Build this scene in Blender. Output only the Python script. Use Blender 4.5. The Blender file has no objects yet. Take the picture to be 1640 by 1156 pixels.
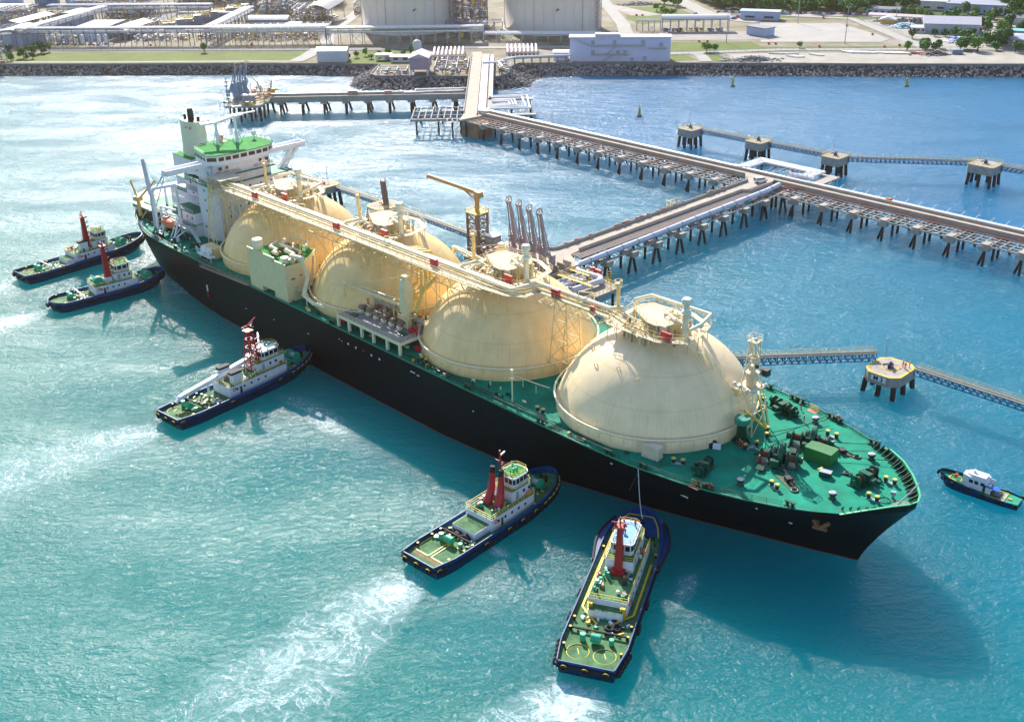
import bpy, math, random
from mathutils import Vector, Matrix
R_ = math.radians
random.seed(7)
scene = bpy.context.scene
COL = scene.collection

# ------------------------------------------------------------------ camera
cam = bpy.data.cameras.new("camera"); camo = bpy.data.objects.new("camera", cam); COL.objects.link(camo)
cam.sensor_width = 36.0; cam.lens = 36.0 * 1754 / 1640; cam.clip_end = 9000; cam.clip_start = 1
PITCH, ROLL, CAMH = R_(25.7), R_(1.1), 122.0
_F = Vector((0, math.cos(PITCH), -math.sin(PITCH))); _R0 = Vector((1, 0, 0)); _U0 = Vector((0, math.sin(PITCH), math.cos(PITCH)))
_Rt = math.cos(ROLL) * _R0 - math.sin(ROLL) * _U0; _Up = math.sin(ROLL) * _R0 + math.cos(ROLL) * _U0
camo.matrix_world = Matrix(((_Rt.x, _Up.x, -_F.x, 0), (_Rt.y, _Up.y, -_F.y, 0), (_Rt.z, _Up.z, -_F.z, CAMH), (0, 0, 0, 1)))
scene.camera = camo

# ------------------------------------------------------------------ world, sun, exposure
SUN_EL, SUN_AZ = R_(35), R_(13)        # sun stands 13 degrees left of the view direction (+Y)
world = bpy.data.worlds.new("World"); scene.world = world; world.use_nodes = True
wn = world.node_tree; bg = wn.nodes["Background"]
sky = wn.nodes.new("ShaderNodeTexSky"); sky.sky_type = 'NISHITA'; sky.sun_disc = False
sky.sun_elevation = SUN_EL; sky.sun_rotation = -SUN_AZ; sky.altitude = 50; sky.air_density = 1.0; sky.dust_density = 1.0; sky.ozone_density = 1.2
wn.links.new(sky.outputs[0], bg.inputs[0]); bg.inputs[1].default_value = 0.13
sun = bpy.data.lights.new("sun", 'SUN'); sun.energy = 5.0; sun.angle = R_(0.6); sun.color = (1.0, 0.945, 0.86)
suno = bpy.data.objects.new("sun", sun); COL.objects.link(suno)
_sd = Vector((-math.sin(SUN_AZ) * math.cos(SUN_EL), math.cos(SUN_AZ) * math.cos(SUN_EL), math.sin(SUN_EL)))
suno.rotation_euler = (-_sd).to_track_quat('-Z', 'Y').to_euler()
scene.view_settings.view_transform = 'Standard'; scene.view_settings.look = 'None'
scene.view_settings.exposure = 0.78; scene.view_settings.gamma = 1.0
scene.cycles.max_bounces = 5; scene.cycles.diffuse_bounces = 3; scene.cycles.glossy_bounces = 3
scene.cycles.transparent_max_bounces = 8; scene.cycles.sample_clamp_indirect = 4; scene.cycles.sample_clamp_direct = 30
scene.cycles.use_denoising = True

# ------------------------------------------------------------------ frames
HD = R_(-46.66); HX, HY = math.cos(HD), math.sin(HD)
OX, OY = -68.55474, 305.52437
def FW(x, y, z=0.0):                   # berth frame (x along the quay and ship, y landward) -> world
    return Vector((OX + x * HX - y * HY, OY + x * HY + y * HX, z))

# ------------------------------------------------------------------ mesh builder
class MB:
    def __init__(s): s.v = []; s.f = []; s.mi = []; s.sm = []; s.cm = 0; s.cs = False
    def m(s, i, smooth=None):
        s.cm = i
        if smooth is not None: s.cs = smooth
        return s
    def add(s, vs, fs, smooth=None):
        b = len(s.v); s.v.extend([tuple(p) for p in vs])
        sm = s.cs if smooth is None else smooth
        for f in fs: s.f.append([b + i for i in f]); s.mi.append(s.cm); s.sm.append(sm)
        return s
    def bx(s, x0, x1, y0, y1, z0, z1):
        vs = [(x, y, z) for z in (z0, z1) for y in (y0, y1) for x in (x0, x1)]
        return s.add(vs, [(0, 2, 3, 1), (4, 5, 7, 6), (0, 1, 5, 4), (2, 6, 7, 3), (0, 4, 6, 2), (1, 3, 7, 5)], False)
    def cb(s, c, d, rz=0.0):            # centred box, rotated about z
        ca, sa = math.cos(rz), math.sin(rz); vs = []
        for z in (-1, 1):
            for y in (-1, 1):
                for x in (-1, 1):
                    X, Y = x * d[0] / 2, y * d[1] / 2
                    vs.append((c[0] + X * ca - Y * sa, c[1] + X * sa + Y * ca, c[2] + z * d[2] / 2))
        return s.add(vs, [(0, 2, 3, 1), (4, 5, 7, 6), (0, 1, 5, 4), (2, 6, 7, 3), (0, 4, 6, 2), (1, 3, 7, 5)], False)
    def bar(s, p, q, w, h=None):
        h = h or w; p, q = Vector(p), Vector(q); d = q - p
        if d.length < 1e-6: return s
        d.normalize(); a = d.cross(Vector((0, 0, 1)))
        if a.length < 1e-3: a = Vector((1, 0, 0))
        a.normalize(); b = a.cross(d).normalized(); a = a * w / 2; b = b * h / 2
        vs = [p - a - b, p + a - b, p + a + b, p - a + b, q - a - b, q + a - b, q + a + b, q - a + b]
        return s.add(vs, [(0, 3, 2, 1), (4, 5, 6, 7), (0, 1, 5, 4), (1, 2, 6, 5), (2, 3, 7, 6), (3, 0, 4, 7)], False)
    def tube(s, p, q, r, r2=None, n=8, cap=True):
        r2 = r if r2 is None else r2; p, q = Vector(p), Vector(q); d = (q - p)
        if d.length < 1e-6: return s
        d.normalize(); a = d.cross(Vector((0, 0, 1)))
        if a.length < 1e-3: a = Vector((1, 0, 0))
        a.normalize(); b = a.cross(d).normalized(); vs = []
        for c, rr in ((p, r), (q, r2)):
            for i in range(n):
                t = 2 * math.pi * i / n; vs.append(c + (a * math.cos(t) + b * math.sin(t)) * rr)
        s.add(vs, [(i, n + i, n + (i + 1) % n, (i + 1) % n) for i in range(n)], True)
        if cap: s.add(vs[n:], [tuple(reversed(range(n)))], False); s.add(vs[:n], [tuple(range(n))], False)
        return s
    def pipe(s, pts, r, n=8):
        pts = [Vector(p) for p in pts]
        for p, q in zip(pts, pts[1:]): s.tube(p, q, r, n=n)
        for p in pts[1:-1]: s.ball(p, r * 1.02, 6, 4)
        return s
    def ball(s, c, r, n=8, k=5, sz=1.0):
        vs = []; fs = []
        for j in range(k + 1):
            t = math.pi * j / k
            for i in range(n):
                a = 2 * math.pi * i / n; vs.append((c[0] + r * math.sin(t) * math.cos(a), c[1] + r * math.sin(t) * math.sin(a), c[2] + r * sz * math.cos(t)))
        for j in range(k):
            for i in range(n): fs.append((j * n + i, (j + 1) * n + i, (j + 1) * n + (i + 1) % n, j * n + (i + 1) % n))
        return s.add(vs, fs, True)
    def lathe(s, c, prof, n=16, smooth=True, cap=True):   # prof: (r, z) upwards, about z
        vs = []; fs = []
        for r, z in prof:
            for i in range(n):
                a = 2 * math.pi * i / n; vs.append((c[0] + r * math.cos(a), c[1] + r * math.sin(a), c[2] + z))
        for j in range(len(prof) - 1):
            for i in range(n): fs.append((j * n + i, j * n + (i + 1) % n, (j + 1) * n + (i + 1) % n, (j + 1) * n + i))
        s.add(vs, fs, smooth)
        if cap: s.add(vs[-n:], [tuple(range(n))], False)
        return s
    def prism(s, poly, z0, z1):
        n = len(poly); a = sum(poly[i][0] * poly[(i + 1) % n][1] - poly[(i + 1) % n][0] * poly[i][1] for i in range(n))
        if a < 0: poly = list(reversed(poly))
        vs = [(p[0], p[1], z0) for p in poly] + [(p[0], p[1], z1) for p in poly]
        return s.add(vs, [tuple(reversed(range(n))), tuple(range(n, 2 * n))] + [(i, (i + 1) % n, n + (i + 1) % n, n + i) for i in range(n)], False)
    def torus(s, c, R, r, n=16, k=6, ax='z', a0=0.0, a1=2 * math.pi):
        vs = []; fs = []; full = abs(a1 - a0 - 2 * math.pi) < 1e-6; N = n if full else n + 1
        for i in range(N):
            t = a0 + (a1 - a0) * i / n
            for j in range(k):
                u = 2 * math.pi * j / k; x = (R + r * math.cos(u)) * math.cos(t); y = (R + r * math.cos(u)) * math.sin(t); z = r * math.sin(u)
                p = (x, y, z) if ax == 'z' else ((z, x, y) if ax == 'x' else (x, z, y)); vs.append((c[0] + p[0], c[1] + p[1], c[2] + p[2]))
        for i in range(n):
            for j in range(k):
                i2 = (i + 1) % N if full else i + 1
                fs.append((i * k + j, i2 * k + j, i2 * k + (j + 1) % k, i * k + (j + 1) % k))
        return s.add(vs, fs, True)
    def rail(s, pts, h=1.1, w=0.06, step=2.0, bars=2, closed=False):
        pts = [Vector(p) for p in pts]
        if closed: pts = pts + [pts[0]]
        for p, q in zip(pts, pts[1:]):
            for b in range(1, bars + 1):
                z = Vector((0, 0, h * b / bars)); s.bar(p + z, q + z, w)
            n = max(1, round((q - p).length / step))
            for i in range(n + 1): c = p.lerp(q, i / n); s.bar(c, c + Vector((0, 0, h)), w)
        return s
    def truss(s, p, q, w, h, n, t=0.12, top=True):   # box truss below the line p-q (top chords), width w
        p, q = Vector(p), Vector(q); d = (q - p); L = d.length; d.normalize(); a = d.cross(Vector((0, 0, 1))).normalized() * w / 2; dz = Vector((0, 0, -h))
        for sgn in (-1, 1):
            A, B = p + a * sgn, q + a * sgn; s.bar(A, B, t); s.bar(A + dz, B + dz, t)
            for i in range(n):
                u, v = A.lerp(B, i / n), A.lerp(B, (i + 1) / n); m = u.lerp(v, .5)
                s.bar(u + dz, m, t * .7); s.bar(m, v + dz, t * .7); s.bar(u, u + dz, t * .7)
            s.bar(B, B + dz, t * .7)
        for i in range(n + 1):
            u = p.lerp(q, i / n); s.bar(u - a + dz, u + a + dz, t * .6)
        return s
    def cut(s, name=None):
        if not hasattr(s, 'cuts'): s.cuts = []
        s.cuts.append((len(s.v), len(s.f), name)); return s
    def build_split(s, name, mats, parent=None):     # one object per piece marked off with cut()
        s.cut(None); v0 = f0 = 0; out = []
        for v1, f1, nm in s.cuts:
            if f1 > f0:
                q = MB(); q.v = s.v[v0:v1]; q.f = [[i - v0 for i in f] for f in s.f[f0:f1]]; q.mi = s.mi[f0:f1]; q.sm = s.sm[f0:f1]; out.append(q.build(nm or name, mats, parent))
            v0, f0 = v1, f1
        return out
    def build(s, name, mats, parent=None, loc=None, label=None, rz=0.0):
        me = bpy.data.meshes.new(name); me.from_pydata(s.v, [], s.f)
        if not isinstance(mats, (list, tuple)): mats = [mats]
        for m in mats: me.materials.append(m)
        me.polygons.foreach_set("material_index", [min(i, len(mats) - 1) for i in s.mi]); me.polygons.foreach_set("use_smooth", s.sm); me.update()
        o = bpy.data.objects.new(name, me); COL.objects.link(o)
        if parent: o.parent = parent
        if loc: o.location = loc
        if rz: o.rotation_euler[2] = rz
        if label: o['label'] = label
        return o

def tag(o, label, cat, group=None):
    o['label'] = label; o['category'] = cat
    if group: o['group'] = group
    return o
def thing(name, label, cat, loc=(0, 0, 0), rz=0.0, group=None):
    o = bpy.data.objects.new(name, None); COL.objects.link(o); o.empty_display_size = .1
    o.location = loc; o.rotation_euler = (0, 0, rz); return tag(o, label, cat, group)
def structure(o): o['kind'] = 'structure'; return o
def stuff(o): o['kind'] = 'stuff'; return o
def kids(o, table): return table.get(o, [])
def copy_tree(o, label=None):
    table = {}
    for x in COL.objects:
        if x.parent: table.setdefault(x.parent, []).append(x)
    def rec(a, par):
        c = a.copy(); COL.objects.link(c); c.parent = par
        for k in table.get(a, []): rec(k, c)
        return c
    c = rec(o, None)
    if label: c['label'] = label
    return c

# ------------------------------------------------------------------ materials
def lin(c): return tuple(c) + (1.0,)
MATS = {}
def mat(name, col, rough=.5, metal=0.0, var=.18, scale=.6, rust=0.0, rustcol=(.28, .11, .03), stretch=.12, bump=0.0, spec=.5, streak_scale=1.2):
    if name in MATS: return MATS[name]
    m = bpy.data.materials.new(name); m.use_nodes = True; nt = m.node_tree; b = nt.nodes["Principled BSDF"]; N = nt.nodes.new; Lk = nt.links.new
    b.inputs["Roughness"].default_value = rough; b.inputs["Metallic"].default_value = metal; b.inputs["Specular IOR Level"].default_value = spec
    tc = N("ShaderNodeTexCoord"); n1 = N("ShaderNodeTexNoise"); n1.inputs["Scale"].default_value = scale; n1.inputs["Detail"].default_value = 6; n1.inputs["Roughness"].default_value = .65
    Lk(tc.outputs["Object"], n1.inputs["Vector"])
    rp = N("ShaderNodeMapRange"); rp.inputs[1].default_value = .3; rp.inputs[2].default_value = .7; rp.inputs[3].default_value = 1 - var; rp.inputs[4].default_value = 1 + var * .6
    Lk(n1.outputs["Fac"], rp.inputs[0])
    mx = N("ShaderNodeMix"); mx.data_type = 'RGBA'; mx.blend_type = 'MULTIPLY'; mx.inputs[0].default_value = 1; mx.inputs[6].default_value = lin(col)
    Lk(rp.outputs[0], mx.inputs[7]); out = mx.outputs[2]
    if rust > 0:
        mp = N("ShaderNodeMapping"); mp.inputs["Scale"].default_value = (streak_scale, streak_scale, stretch); Lk(tc.outputs["Object"], mp.inputs["Vector"])
        n2 = N("ShaderNodeTexNoise"); n2.inputs["Scale"].default_value = 1.0; n2.inputs["Detail"].default_value = 5; n2.inputs["Roughness"].default_value = .7; Lk(mp.outputs[0], n2.inputs["Vector"])
        r2 = N("ShaderNodeMapRange"); r2.inputs[1].default_value = .68 - rust * .2; r2.inputs[2].default_value = .82 - rust * .15; Lk(n2.outputs["Fac"], r2.inputs[0])
        m2 = N("ShaderNodeMath"); m2.operation = 'MULTIPLY'; m2.inputs[1].default_value = min(1, .35 + rust); Lk(r2.outputs[0], m2.inputs[0])
        mx2 = N("ShaderNodeMix"); mx2.data_type = 'RGBA'; mx2.inputs[7].default_value = lin(rustcol); Lk(m2.outputs[0], mx2.inputs[0]); Lk(out, mx2.inputs[6]); out = mx2.outputs[2]
    Lk(out, b.inputs["Base Color"])
    if bump:
        bp = N("ShaderNodeBump"); bp.inputs["Strength"].default_value = bump; bp.inputs["Distance"].default_value = .1; Lk(n1.outputs["Fac"], bp.inputs["Height"]); Lk(bp.outputs[0], b.inputs["Normal"])
    MATS[name] = m; return m

CREAM = mat('cream_paint', (.80, .62, .30), .45, rust=.22, rustcol=(.45, .2, .05))
CREAMW = mat('pale_cream_paint', (.86, .76, .50), .45, var=.1, rust=.08, rustcol=(.5, .3, .1))
WALKW = mat('walkway_plate', (.62, .55, .40), .85, spec=.2, var=.18)
WHITE = mat('ship_white_paint', (.74, .72, .76), .45, var=.1, rust=.2, rustcol=(.42, .2, .07), stretch=.1)
WHITE2 = mat('clean_white_paint', (.8, .8, .84), .4, var=.08)
TUGW = mat('tug_white_paint', (.78, .79, .85), .4, var=.12, rust=.12)
GREEN = mat('deck_green_paint', (.0, .25, .155), .75, spec=.18, var=.45, scale=.16, rust=.36, rustcol=(.10, .15, .08), stretch=1.0, streak_scale=.35)
GREENT = mat('tug_deck_green', (.085, .20, .09), .8, spec=.2, var=.5, scale=.5, rust=.35, rustcol=(.20, .13, .06), stretch=1.0)
GREENL = mat('roof_green', (.07, .30, .08), .9, spec=.12, var=.25, scale=.5, rust=.05)
GREENM = mat('machinery_green', (.003, .085, .045), .4, var=.3, scale=1.5, rust=.2)
GREEND = mat('dark_fitting_green', (.003, .045, .028), .45, var=.3, scale=1.5)
GREENB = mat('bright_winch_green', (.02, .42, .24), .45, var=.25, scale=1.5)
BLACK = mat('black_rubber', (.012, .012, .014), .75, var=.3, scale=2)
DARK = mat('dark_steel', (.04, .035, .035), .6, var=.3, scale=1.5, rust=.3, rustcol=(.12, .05, .025))
ROPE = mat('rope_brown', (.12, .06, .04), .9, var=.4, scale=4)
GREY = mat('grey_paint', (.33, .36, .40), .5, var=.2)
LGREY = mat('light_grey_paint', (.36, .38, .43), .5, var=.12)
PIPEL = mat('lavender_grey_pipe', (.60, .62, .75), .35, var=.1, scale=.3)
PIPEW = mat('white_pipe_lagging', (.80, .79, .80), .38, var=.1, scale=.3)
YEL = mat('yellow_paint', (.80, .56, .03), .45, var=.15)
RED = mat('mast_red', (.42, .02, .025), .45, var=.2)
REDB = mat('bright_red', (.55, .03, .03), .4, var=.15)
ORANGE = mat('lifeboat_orange', (.80, .22, .10), .45, var=.2, rust=.1)
BLUE = mat('bulwark_blue', (.006, .055, .20), .5, var=.3, scale=1)
NAVY = mat('tug_hull_blue', (.004, .022, .105), .4, var=.4, scale=.7, rust=.06)
GLASS = mat('window_glass', (.02, .022, .028), .08, var=.05)
GLASSB = mat('brown_window_glass', (.09, .05, .03), .12, var=.2)
CONC = mat('concrete', (.37, .33, .29), .85, var=.22, scale=.35, rust=.12, rustcol=(.2, .17, .14), stretch=.3)
CONCD = mat('road_concrete', (.44, .38, .31), .9, var=.16, scale=.3)
PILE = mat('pile_brown', (.05, .028, .02), .7, var=.4, scale=.8, rust=.25, rustcol=(.04, .03, .02), stretch=.3)
STEELB = mat('blue_grey_steel', (.16, .22, .30), .5, var=.2)
STEELV = mat('truss_blue', (.07, .17, .32), .45, var=.2)
RUSTM = mat('rusty_frame', (.34, .20, .13), .7, var=.3, rust=.3)
REDPIPE = mat('red_oxide_pipe', (.42, .13, .07), .5, var=.2)
ARM = mat('loading_arm_paint', (.42, .34, .37), .45, var=.15, rust=.2)
# ------------------------------------------------------------------ water
def make_water():
    m = bpy.data.materials.new('sea_water'); m.use_nodes = True; nt = m.node_tree; b = nt.nodes["Principled BSDF"]; N = nt.nodes.new; Lk = nt.links.new
    tc = N("ShaderNodeTexCoord"); sep = N("ShaderNodeSeparateXYZ"); Lk(tc.outputs["Object"], sep.inputs[0])
    big = N("ShaderNodeTexNoise"); big.inputs["Scale"].default_value = .006; big.inputs["Detail"].default_value = 3; Lk(tc.outputs["Object"], big.inputs["Vector"])
    # shoal water near the berth is greener, the basin to the right is bluer
    f = N("ShaderNodeMath"); f.operation = 'MULTIPLY_ADD'; f.inputs[1].default_value = 1 / 420; f.inputs[2].default_value = 0; Lk(sep.outputs[1], f.inputs[0])
    g = N("ShaderNodeMath"); g.operation = 'MULTIPLY_ADD'; g.inputs[1].default_value = 1 / 330; Lk(sep.outputs[0], g.inputs[0]); Lk(f.outputs[0], g.inputs[2])
    h = N("ShaderNodeMath"); h.operation = 'ADD'; Lk(g.outputs[0], h.inputs[0]); Lk(big.outputs["Fac"], h.inputs[1])
    mr = N("ShaderNodeMapRange"); mr.inputs[1].default_value = .75; mr.inputs[2].default_value = 1.9; Lk(h.outputs[0], mr.inputs[0])
    cr = N("ShaderNodeValToRGB"); e = cr.color_ramp.elements
    e[0].color = (.0, .170, .172, 1); e[1].color = (.0, .135, .30, 1); k = cr.color_ramp.elements.new(.4); k.color = (.0, .16, .235, 1)
    Lk(mr.outputs[0], cr.inputs[0]); Lk(cr.outputs[0], b.inputs["Base Color"])
    b.inputs["Roughness"].default_value = .30; b.inputs["IOR"].default_value = 1.33; b.subsurface_method = "BURLEY"; b.inputs["Subsurface Weight"].default_value = 1; b.inputs["Subsurface Radius"].default_value = (.3, 1, 1); b.inputs["Subsurface Scale"].default_value = 60; b.inputs["Specular IOR Level"].default_value = .34
    def wave(scale, detail, rot, sx, sy, rough=.6):
        mp = N("ShaderNodeMapping"); mp.inputs["Rotation"].default_value = (0, 0, rot); mp.inputs["Scale"].default_value = (sx, sy, 1); Lk(tc.outputs["Object"], mp.inputs["Vector"])
        n = N("ShaderNodeTexNoise"); n.inputs["Scale"].default_value = scale; n.inputs["Detail"].default_value = detail; n.inputs["Roughness"].default_value = rough; n.inputs["Distortion"].default_value = .4
        Lk(mp.outputs[0], n.inputs["Vector"]); return n
    w0 = wave(.035, 2, .9, 1, 2.2); w1 = wave(.12, 3, .5, 1, 1.9); w2 = wave(.45, 5, -.35, 1, 1.7, .65); w3 = wave(1.5, 3, .2, 1, 1.5, .6)
    patch = wave(.018, 4, .4, 1, 2.6); pr = N("ShaderNodeMapRange"); pr.inputs[1].default_value = .38; pr.inputs[2].default_value = .62; pr.inputs[3].default_value = .7; pr.inputs[4].default_value = 1.2; Lk(patch.outputs["Fac"], pr.inputs[0])
    rr = N("ShaderNodeMapRange"); rr.inputs[1].default_value = .4; rr.inputs[2].default_value = .62; rr.inputs[3].default_value = .215; rr.inputs[4].default_value = .155; Lk(patch.outputs["Fac"], rr.inputs[0]); Lk(rr.outputs[0], b.inputs["Roughness"])
    prev = None
    for w, dist, mod in ((w0, 1.2, 0), (w1, .80, 0), (w2, .62, 1), (w3, .20, 1)):
        bn = N("ShaderNodeBump"); bn.inputs["Distance"].default_value = dist; Lk(w.outputs["Fac"], bn.inputs["Height"])
        if mod: Lk(pr.outputs[0], bn.inputs["Strength"])
        else: bn.inputs["Strength"].default_value = 1
        if prev: Lk(prev.outputs[0], bn.inputs["Normal"])
        prev = bn
    Lk(prev.outputs[0], b.inputs["Normal"])
    mb = MB(); S = 4500; mb.add([(-S, -600, 0), (S, -600, 0), (S, S, 0), (-S, S, 0)], [(0, 1, 2, 3)])
    structure(mb.build('water', m))
make_water()

def foam_mat():
    m = bpy.data.materials.new('churned_foam'); m.use_nodes = True; nt = m.node_tree; b = nt.nodes["Principled BSDF"]; N = nt.nodes.new; Lk = nt.links.new
    b.inputs["Base Color"].default_value = (.62, .80, .84, 1); b.inputs["Roughness"].default_value = .6
    at = N("ShaderNodeAttribute"); at.attribute_name = 'thick'
    tc = N("ShaderNodeTexCoord")
    def M(op, x, y=None, z=None, clamp=False):
        q = N("ShaderNodeMath"); q.operation = op; q.use_clamp = clamp
        for i, v in enumerate((x, y, z)):
            if v is None: continue
            if isinstance(v, (int, float)): q.inputs[i].default_value = v
            else: Lk(v, q.inputs[i])
        return q.outputs[0]
    def nz(sc, det, dist, rough=.6):
        n = N("ShaderNodeTexNoise"); n.inputs["Scale"].default_value = sc; n.inputs["Detail"].default_value = det; n.inputs["Roughness"].default_value = rough; n.inputs["Distortion"].default_value = dist; Lk(tc.outputs["Object"], n.inputs["Vector"]); return n.outputs["Fac"]
    T_ = at.outputs["Fac"]
    def ridge(sc, w, det=6, dist=1.2): d = M('ABSOLUTE', M('SUBTRACT', nz(sc, det, dist), .5)); return M('SUBTRACT', 1.0, M('DIVIDE', d, M('MULTIPLY_ADD', T_, w, .0005)), clamp=True)
    l1 = ridge(.13, .050); l2 = ridge(.34, .045); l3 = ridge(.9, .05, 4)
    core = M('MULTIPLY', M('SUBTRACT', M('MULTIPLY_ADD', T_, .30, nz(.5, 8, 1.0, .7)), .86, clamp=True), 4.0, clamp=True)
    veil = M('MULTIPLY', M('MULTIPLY', nz(.08, 5, .8), T_), .34)
    tot = M('ADD', M('ADD', M('MULTIPLY', l1, .55), M('MULTIPLY', l2, .5)), M('ADD', M('MULTIPLY', l3, .22), M('ADD', core, veil)))
    r = N("ShaderNodeMapRange"); r.inputs[1].default_value = 0; r.inputs[2].default_value = 1.5; r.inputs[4].default_value = .72; Lk(M('MULTIPLY', tot, M('MULTIPLY', T_, 2.2, clamp=True)), r.inputs[0])
    tr = N("ShaderNodeBsdfTransparent"); mx = N("ShaderNodeMixShader"); Lk(r.outputs[0], mx.inputs[0]); Lk(tr.outputs[0], mx.inputs[1]); Lk(b.outputs[0], mx.inputs[2])
    Lk(mx.outputs[0], nt.nodes["Material Output"].inputs["Surface"]); return m
FOAM = foam_mat()
def foam(pts, label):                    # pts: (x, y, half width, thickness 0..1)
    vs = []; fs = []; th = []; K = 9
    P = []
    for (a, b) in zip(pts, pts[1:]):
        for i in range(5): t = i / 5; P.append([a[k] * (1 - t) + b[k] * t for k in range(4)])
    P.append(list(pts[-1]))
    for i, p in enumerate(P):
        q = P[min(i + 1, len(P) - 1)]; o = P[max(i - 1, 0)]; d = Vector((q[0] - o[0], q[1] - o[1], 0)).normalized(); n = Vector((-d.y, d.x, 0))
        for k in range(K):
            u = (k / (K - 1) - .5) * 2; vs.append((p[0] + n.x * u * p[2], p[1] + n.y * u * p[2], .03)); e = min(i, len(P) - 1 - i) / 4
            th.append(max(0, 1 - abs(u) ** 1.5) * p[3] * min(1, e))
    for i in range(len(P) - 1):
        for k in range(K - 1): fs.append((i * K + k, i * K + k + 1, (i + 1) * K + k + 1, (i + 1) * K + k))
    me = bpy.data.meshes.new('wake_foam'); me.from_pydata(vs, [], fs); at = me.attributes.new('thick', 'FLOAT', 'POINT'); at.data.foreach_set('value', th)
    me.materials.append(FOAM); o = bpy.data.objects.new('wake_foam', me); COL.objects.link(o); stuff(o); tag(o, label, 'foam')
foam([(-17, 166, 4, 2.0), (-23, 158, 7, 1.5), (-30, 149, 12, 1), (-37, 138, 14, .85), (-45, 126, 16, .75), (-56, 114, 18, .5), (-72, 102, 18, .2)], 'white churned wake behind the tug with square green deck hatches')
foam([(11, 137, 4, 2.2), (8, 131, 8, 1.9), (4, 124, 12, 1.25), (-2, 117, 15, 1.1), (-12, 108, 16, 1)], 'white churned wake below the stern of the nearest tug')
foam([(-79, 223, 4, 1.8), (-88, 217, 8, 1.1), (-99, 210, 13, .8), (-112, 197, 17, .7), (-122, 182, 20, .6), (-126, 160, 22, .3)], 'pale wake behind the tug with the lattice mast')
foam([(-132, 293, 4, 1.3), (-141, 286, 8, 1.8), (-152, 277, 10, 1.8), (-165, 266, 11, 1.4), (-182, 252, 12, .6)], 'white wake streaming left from the tug with the domed stern deck')
foam([(-149, 317, 4, 1.2), (-157, 311, 7, 1.6), (-168, 302, 8, 1.3), (-186, 288, 10, .6)], 'white wake streaming left from the farthest tug')
foam([(-94, 300, 3, .8), (-101, 309, 6, 1.1), (-107, 318, 6, 1.0), (-113, 332, 5, .6)], 'foam between the two far tugs and the carrier stern')
foam([(-5.4, 172.6, 1, .9), (-3.5, 171, 2.4, 1.5), (-1, 168, 2.0, .8)], 'small splash beside the hull of the tug with two red funnels')
foam([(-60, 240, 2, .5), (-50, 232, 4, .8), (-42, 222, 5, .7), (-30, 208, 6, .3)], 'thin foam streaks on the water right of the lattice mast tug')
foam([(26, 150, 1.5, .6), (30, 158, 2.5, .9), (34, 166, 2.5, .5)], 'thin foam along the right side of the nearest tug')

# ------------------------------------------------------------------ land
def terrain_mat():
    m = bpy.data.materials.new('shore_ground'); m.use_nodes = True; nt = m.node_tree; b = nt.nodes["Principled BSDF"]; N = nt.nodes.new; Lk = nt.links.new
    tc = N("ShaderNodeTexCoord"); n = N("ShaderNodeTexNoise"); n.inputs["Scale"].default_value = .045; n.inputs["Detail"].default_value = 9; n.inputs["Roughness"].default_value = .7; Lk(tc.outputs["Object"], n.inputs["Vector"])
    cr = N("ShaderNodeValToRGB"); cr.color_ramp.elements[0].position = .38; cr.color_ramp.elements[1].position = .6
    cr.color_ramp.elements[0].color = (.15, .13, .065, 1); cr.color_ramp.elements[1].color = (.28, .25, .20, 1); k = cr.color_ramp.elements.new(.48); k.color = (.21, .18, .12, 1)
    Lk(n.outputs["Fac"], cr.inputs[0]); Lk(cr.outputs[0], b.inputs["Base Color"]); b.inputs["Roughness"].default_value = .95; return m
GROUND = terrain_mat()
SAND = mat('pale_sand', (.36, .335, .29), .95, var=.22, scale=.12, rust=.25, rustcol=(.24, .24, .10), stretch=1, streak_scale=.12)
LAWN = mat('dry_lawn', (.10, .145, .014), .95, var=.3, scale=.1, rust=.35, rustcol=(.26, .25, .13), stretch=1, streak_scale=.07)
ROADM = mat('asphalt_road', (.17, .17, .19), .9, var=.15, scale=.2)
ROADL = mat('pale_road', (.34, .33, .31), .9, var=.15, scale=.2)
ROCKM = mat('revetment_rock', (.19, .175, .17), .9, var=.5, scale=.35)
GZ = 5.0
CREST = [(-700, 697), (-420, 669), (-297, 657), (-222, 650), (-148, 644), (-89, 636.5), (-72, 634), (-74, 606), (-70, 600), (-29, 596), (-5, 592), (1, 600), (3, 620), (7, 629), (66, 624), (134, 615.5), (201, 606.5), (278, 597.5), (420, 583), (700, 556)]
WLINE = [(-700, 689), (-420, 661), (-297, 649), (-220, 643), (-147, 638), (-92, 630), (-84, 624), (-84, 600), (-76, 591), (-37, 587.5), (-4, 583), (11, 590), (14, 606), (22, 619), (66, 616), (134, 608), (201, 599), (278, 590), (420, 576), (700, 549)]
def land():
    mb = MB(); far = [(2600, 556), (2600, 4200), (-2600, 4200), (-2600, 697)]
    n = len(CREST); poly = CREST + far
    from mathutils.geometry import tessellate_polygon
    tri = tessellate_polygon([[Vector((p[0], p[1], 0)) for p in poly]])
    mb.add([(p[0], p[1], GZ) for p in poly], [t for t in tri])
    mb.add([(p[0], p[1], GZ) for p in CREST] + [(p[0], p[1], -1) for p in CREST], [(i + 1, i, n + i, n + i + 1) for i in range(n - 1)])
    structure(mb.build('ground', GROUND))
land()
SHN = [0]
def sheet(name, poly, m, lvl=1):
    SHN[0] += 1
    if len(poly[0]) == 2: poly = [(p[0], p[1]) for p in poly]
    from mathutils.geometry import tessellate_polygon
    tri = tessellate_polygon([[Vector((p[0], p[1], 0)) for p in poly]])
    mb = MB(); mb.add([(p[0], p[1], GZ + .05 * lvl + .006 * SHN[0]) for p in poly], [t for t in tri]); return structure(mb.build(name, m))
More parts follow.
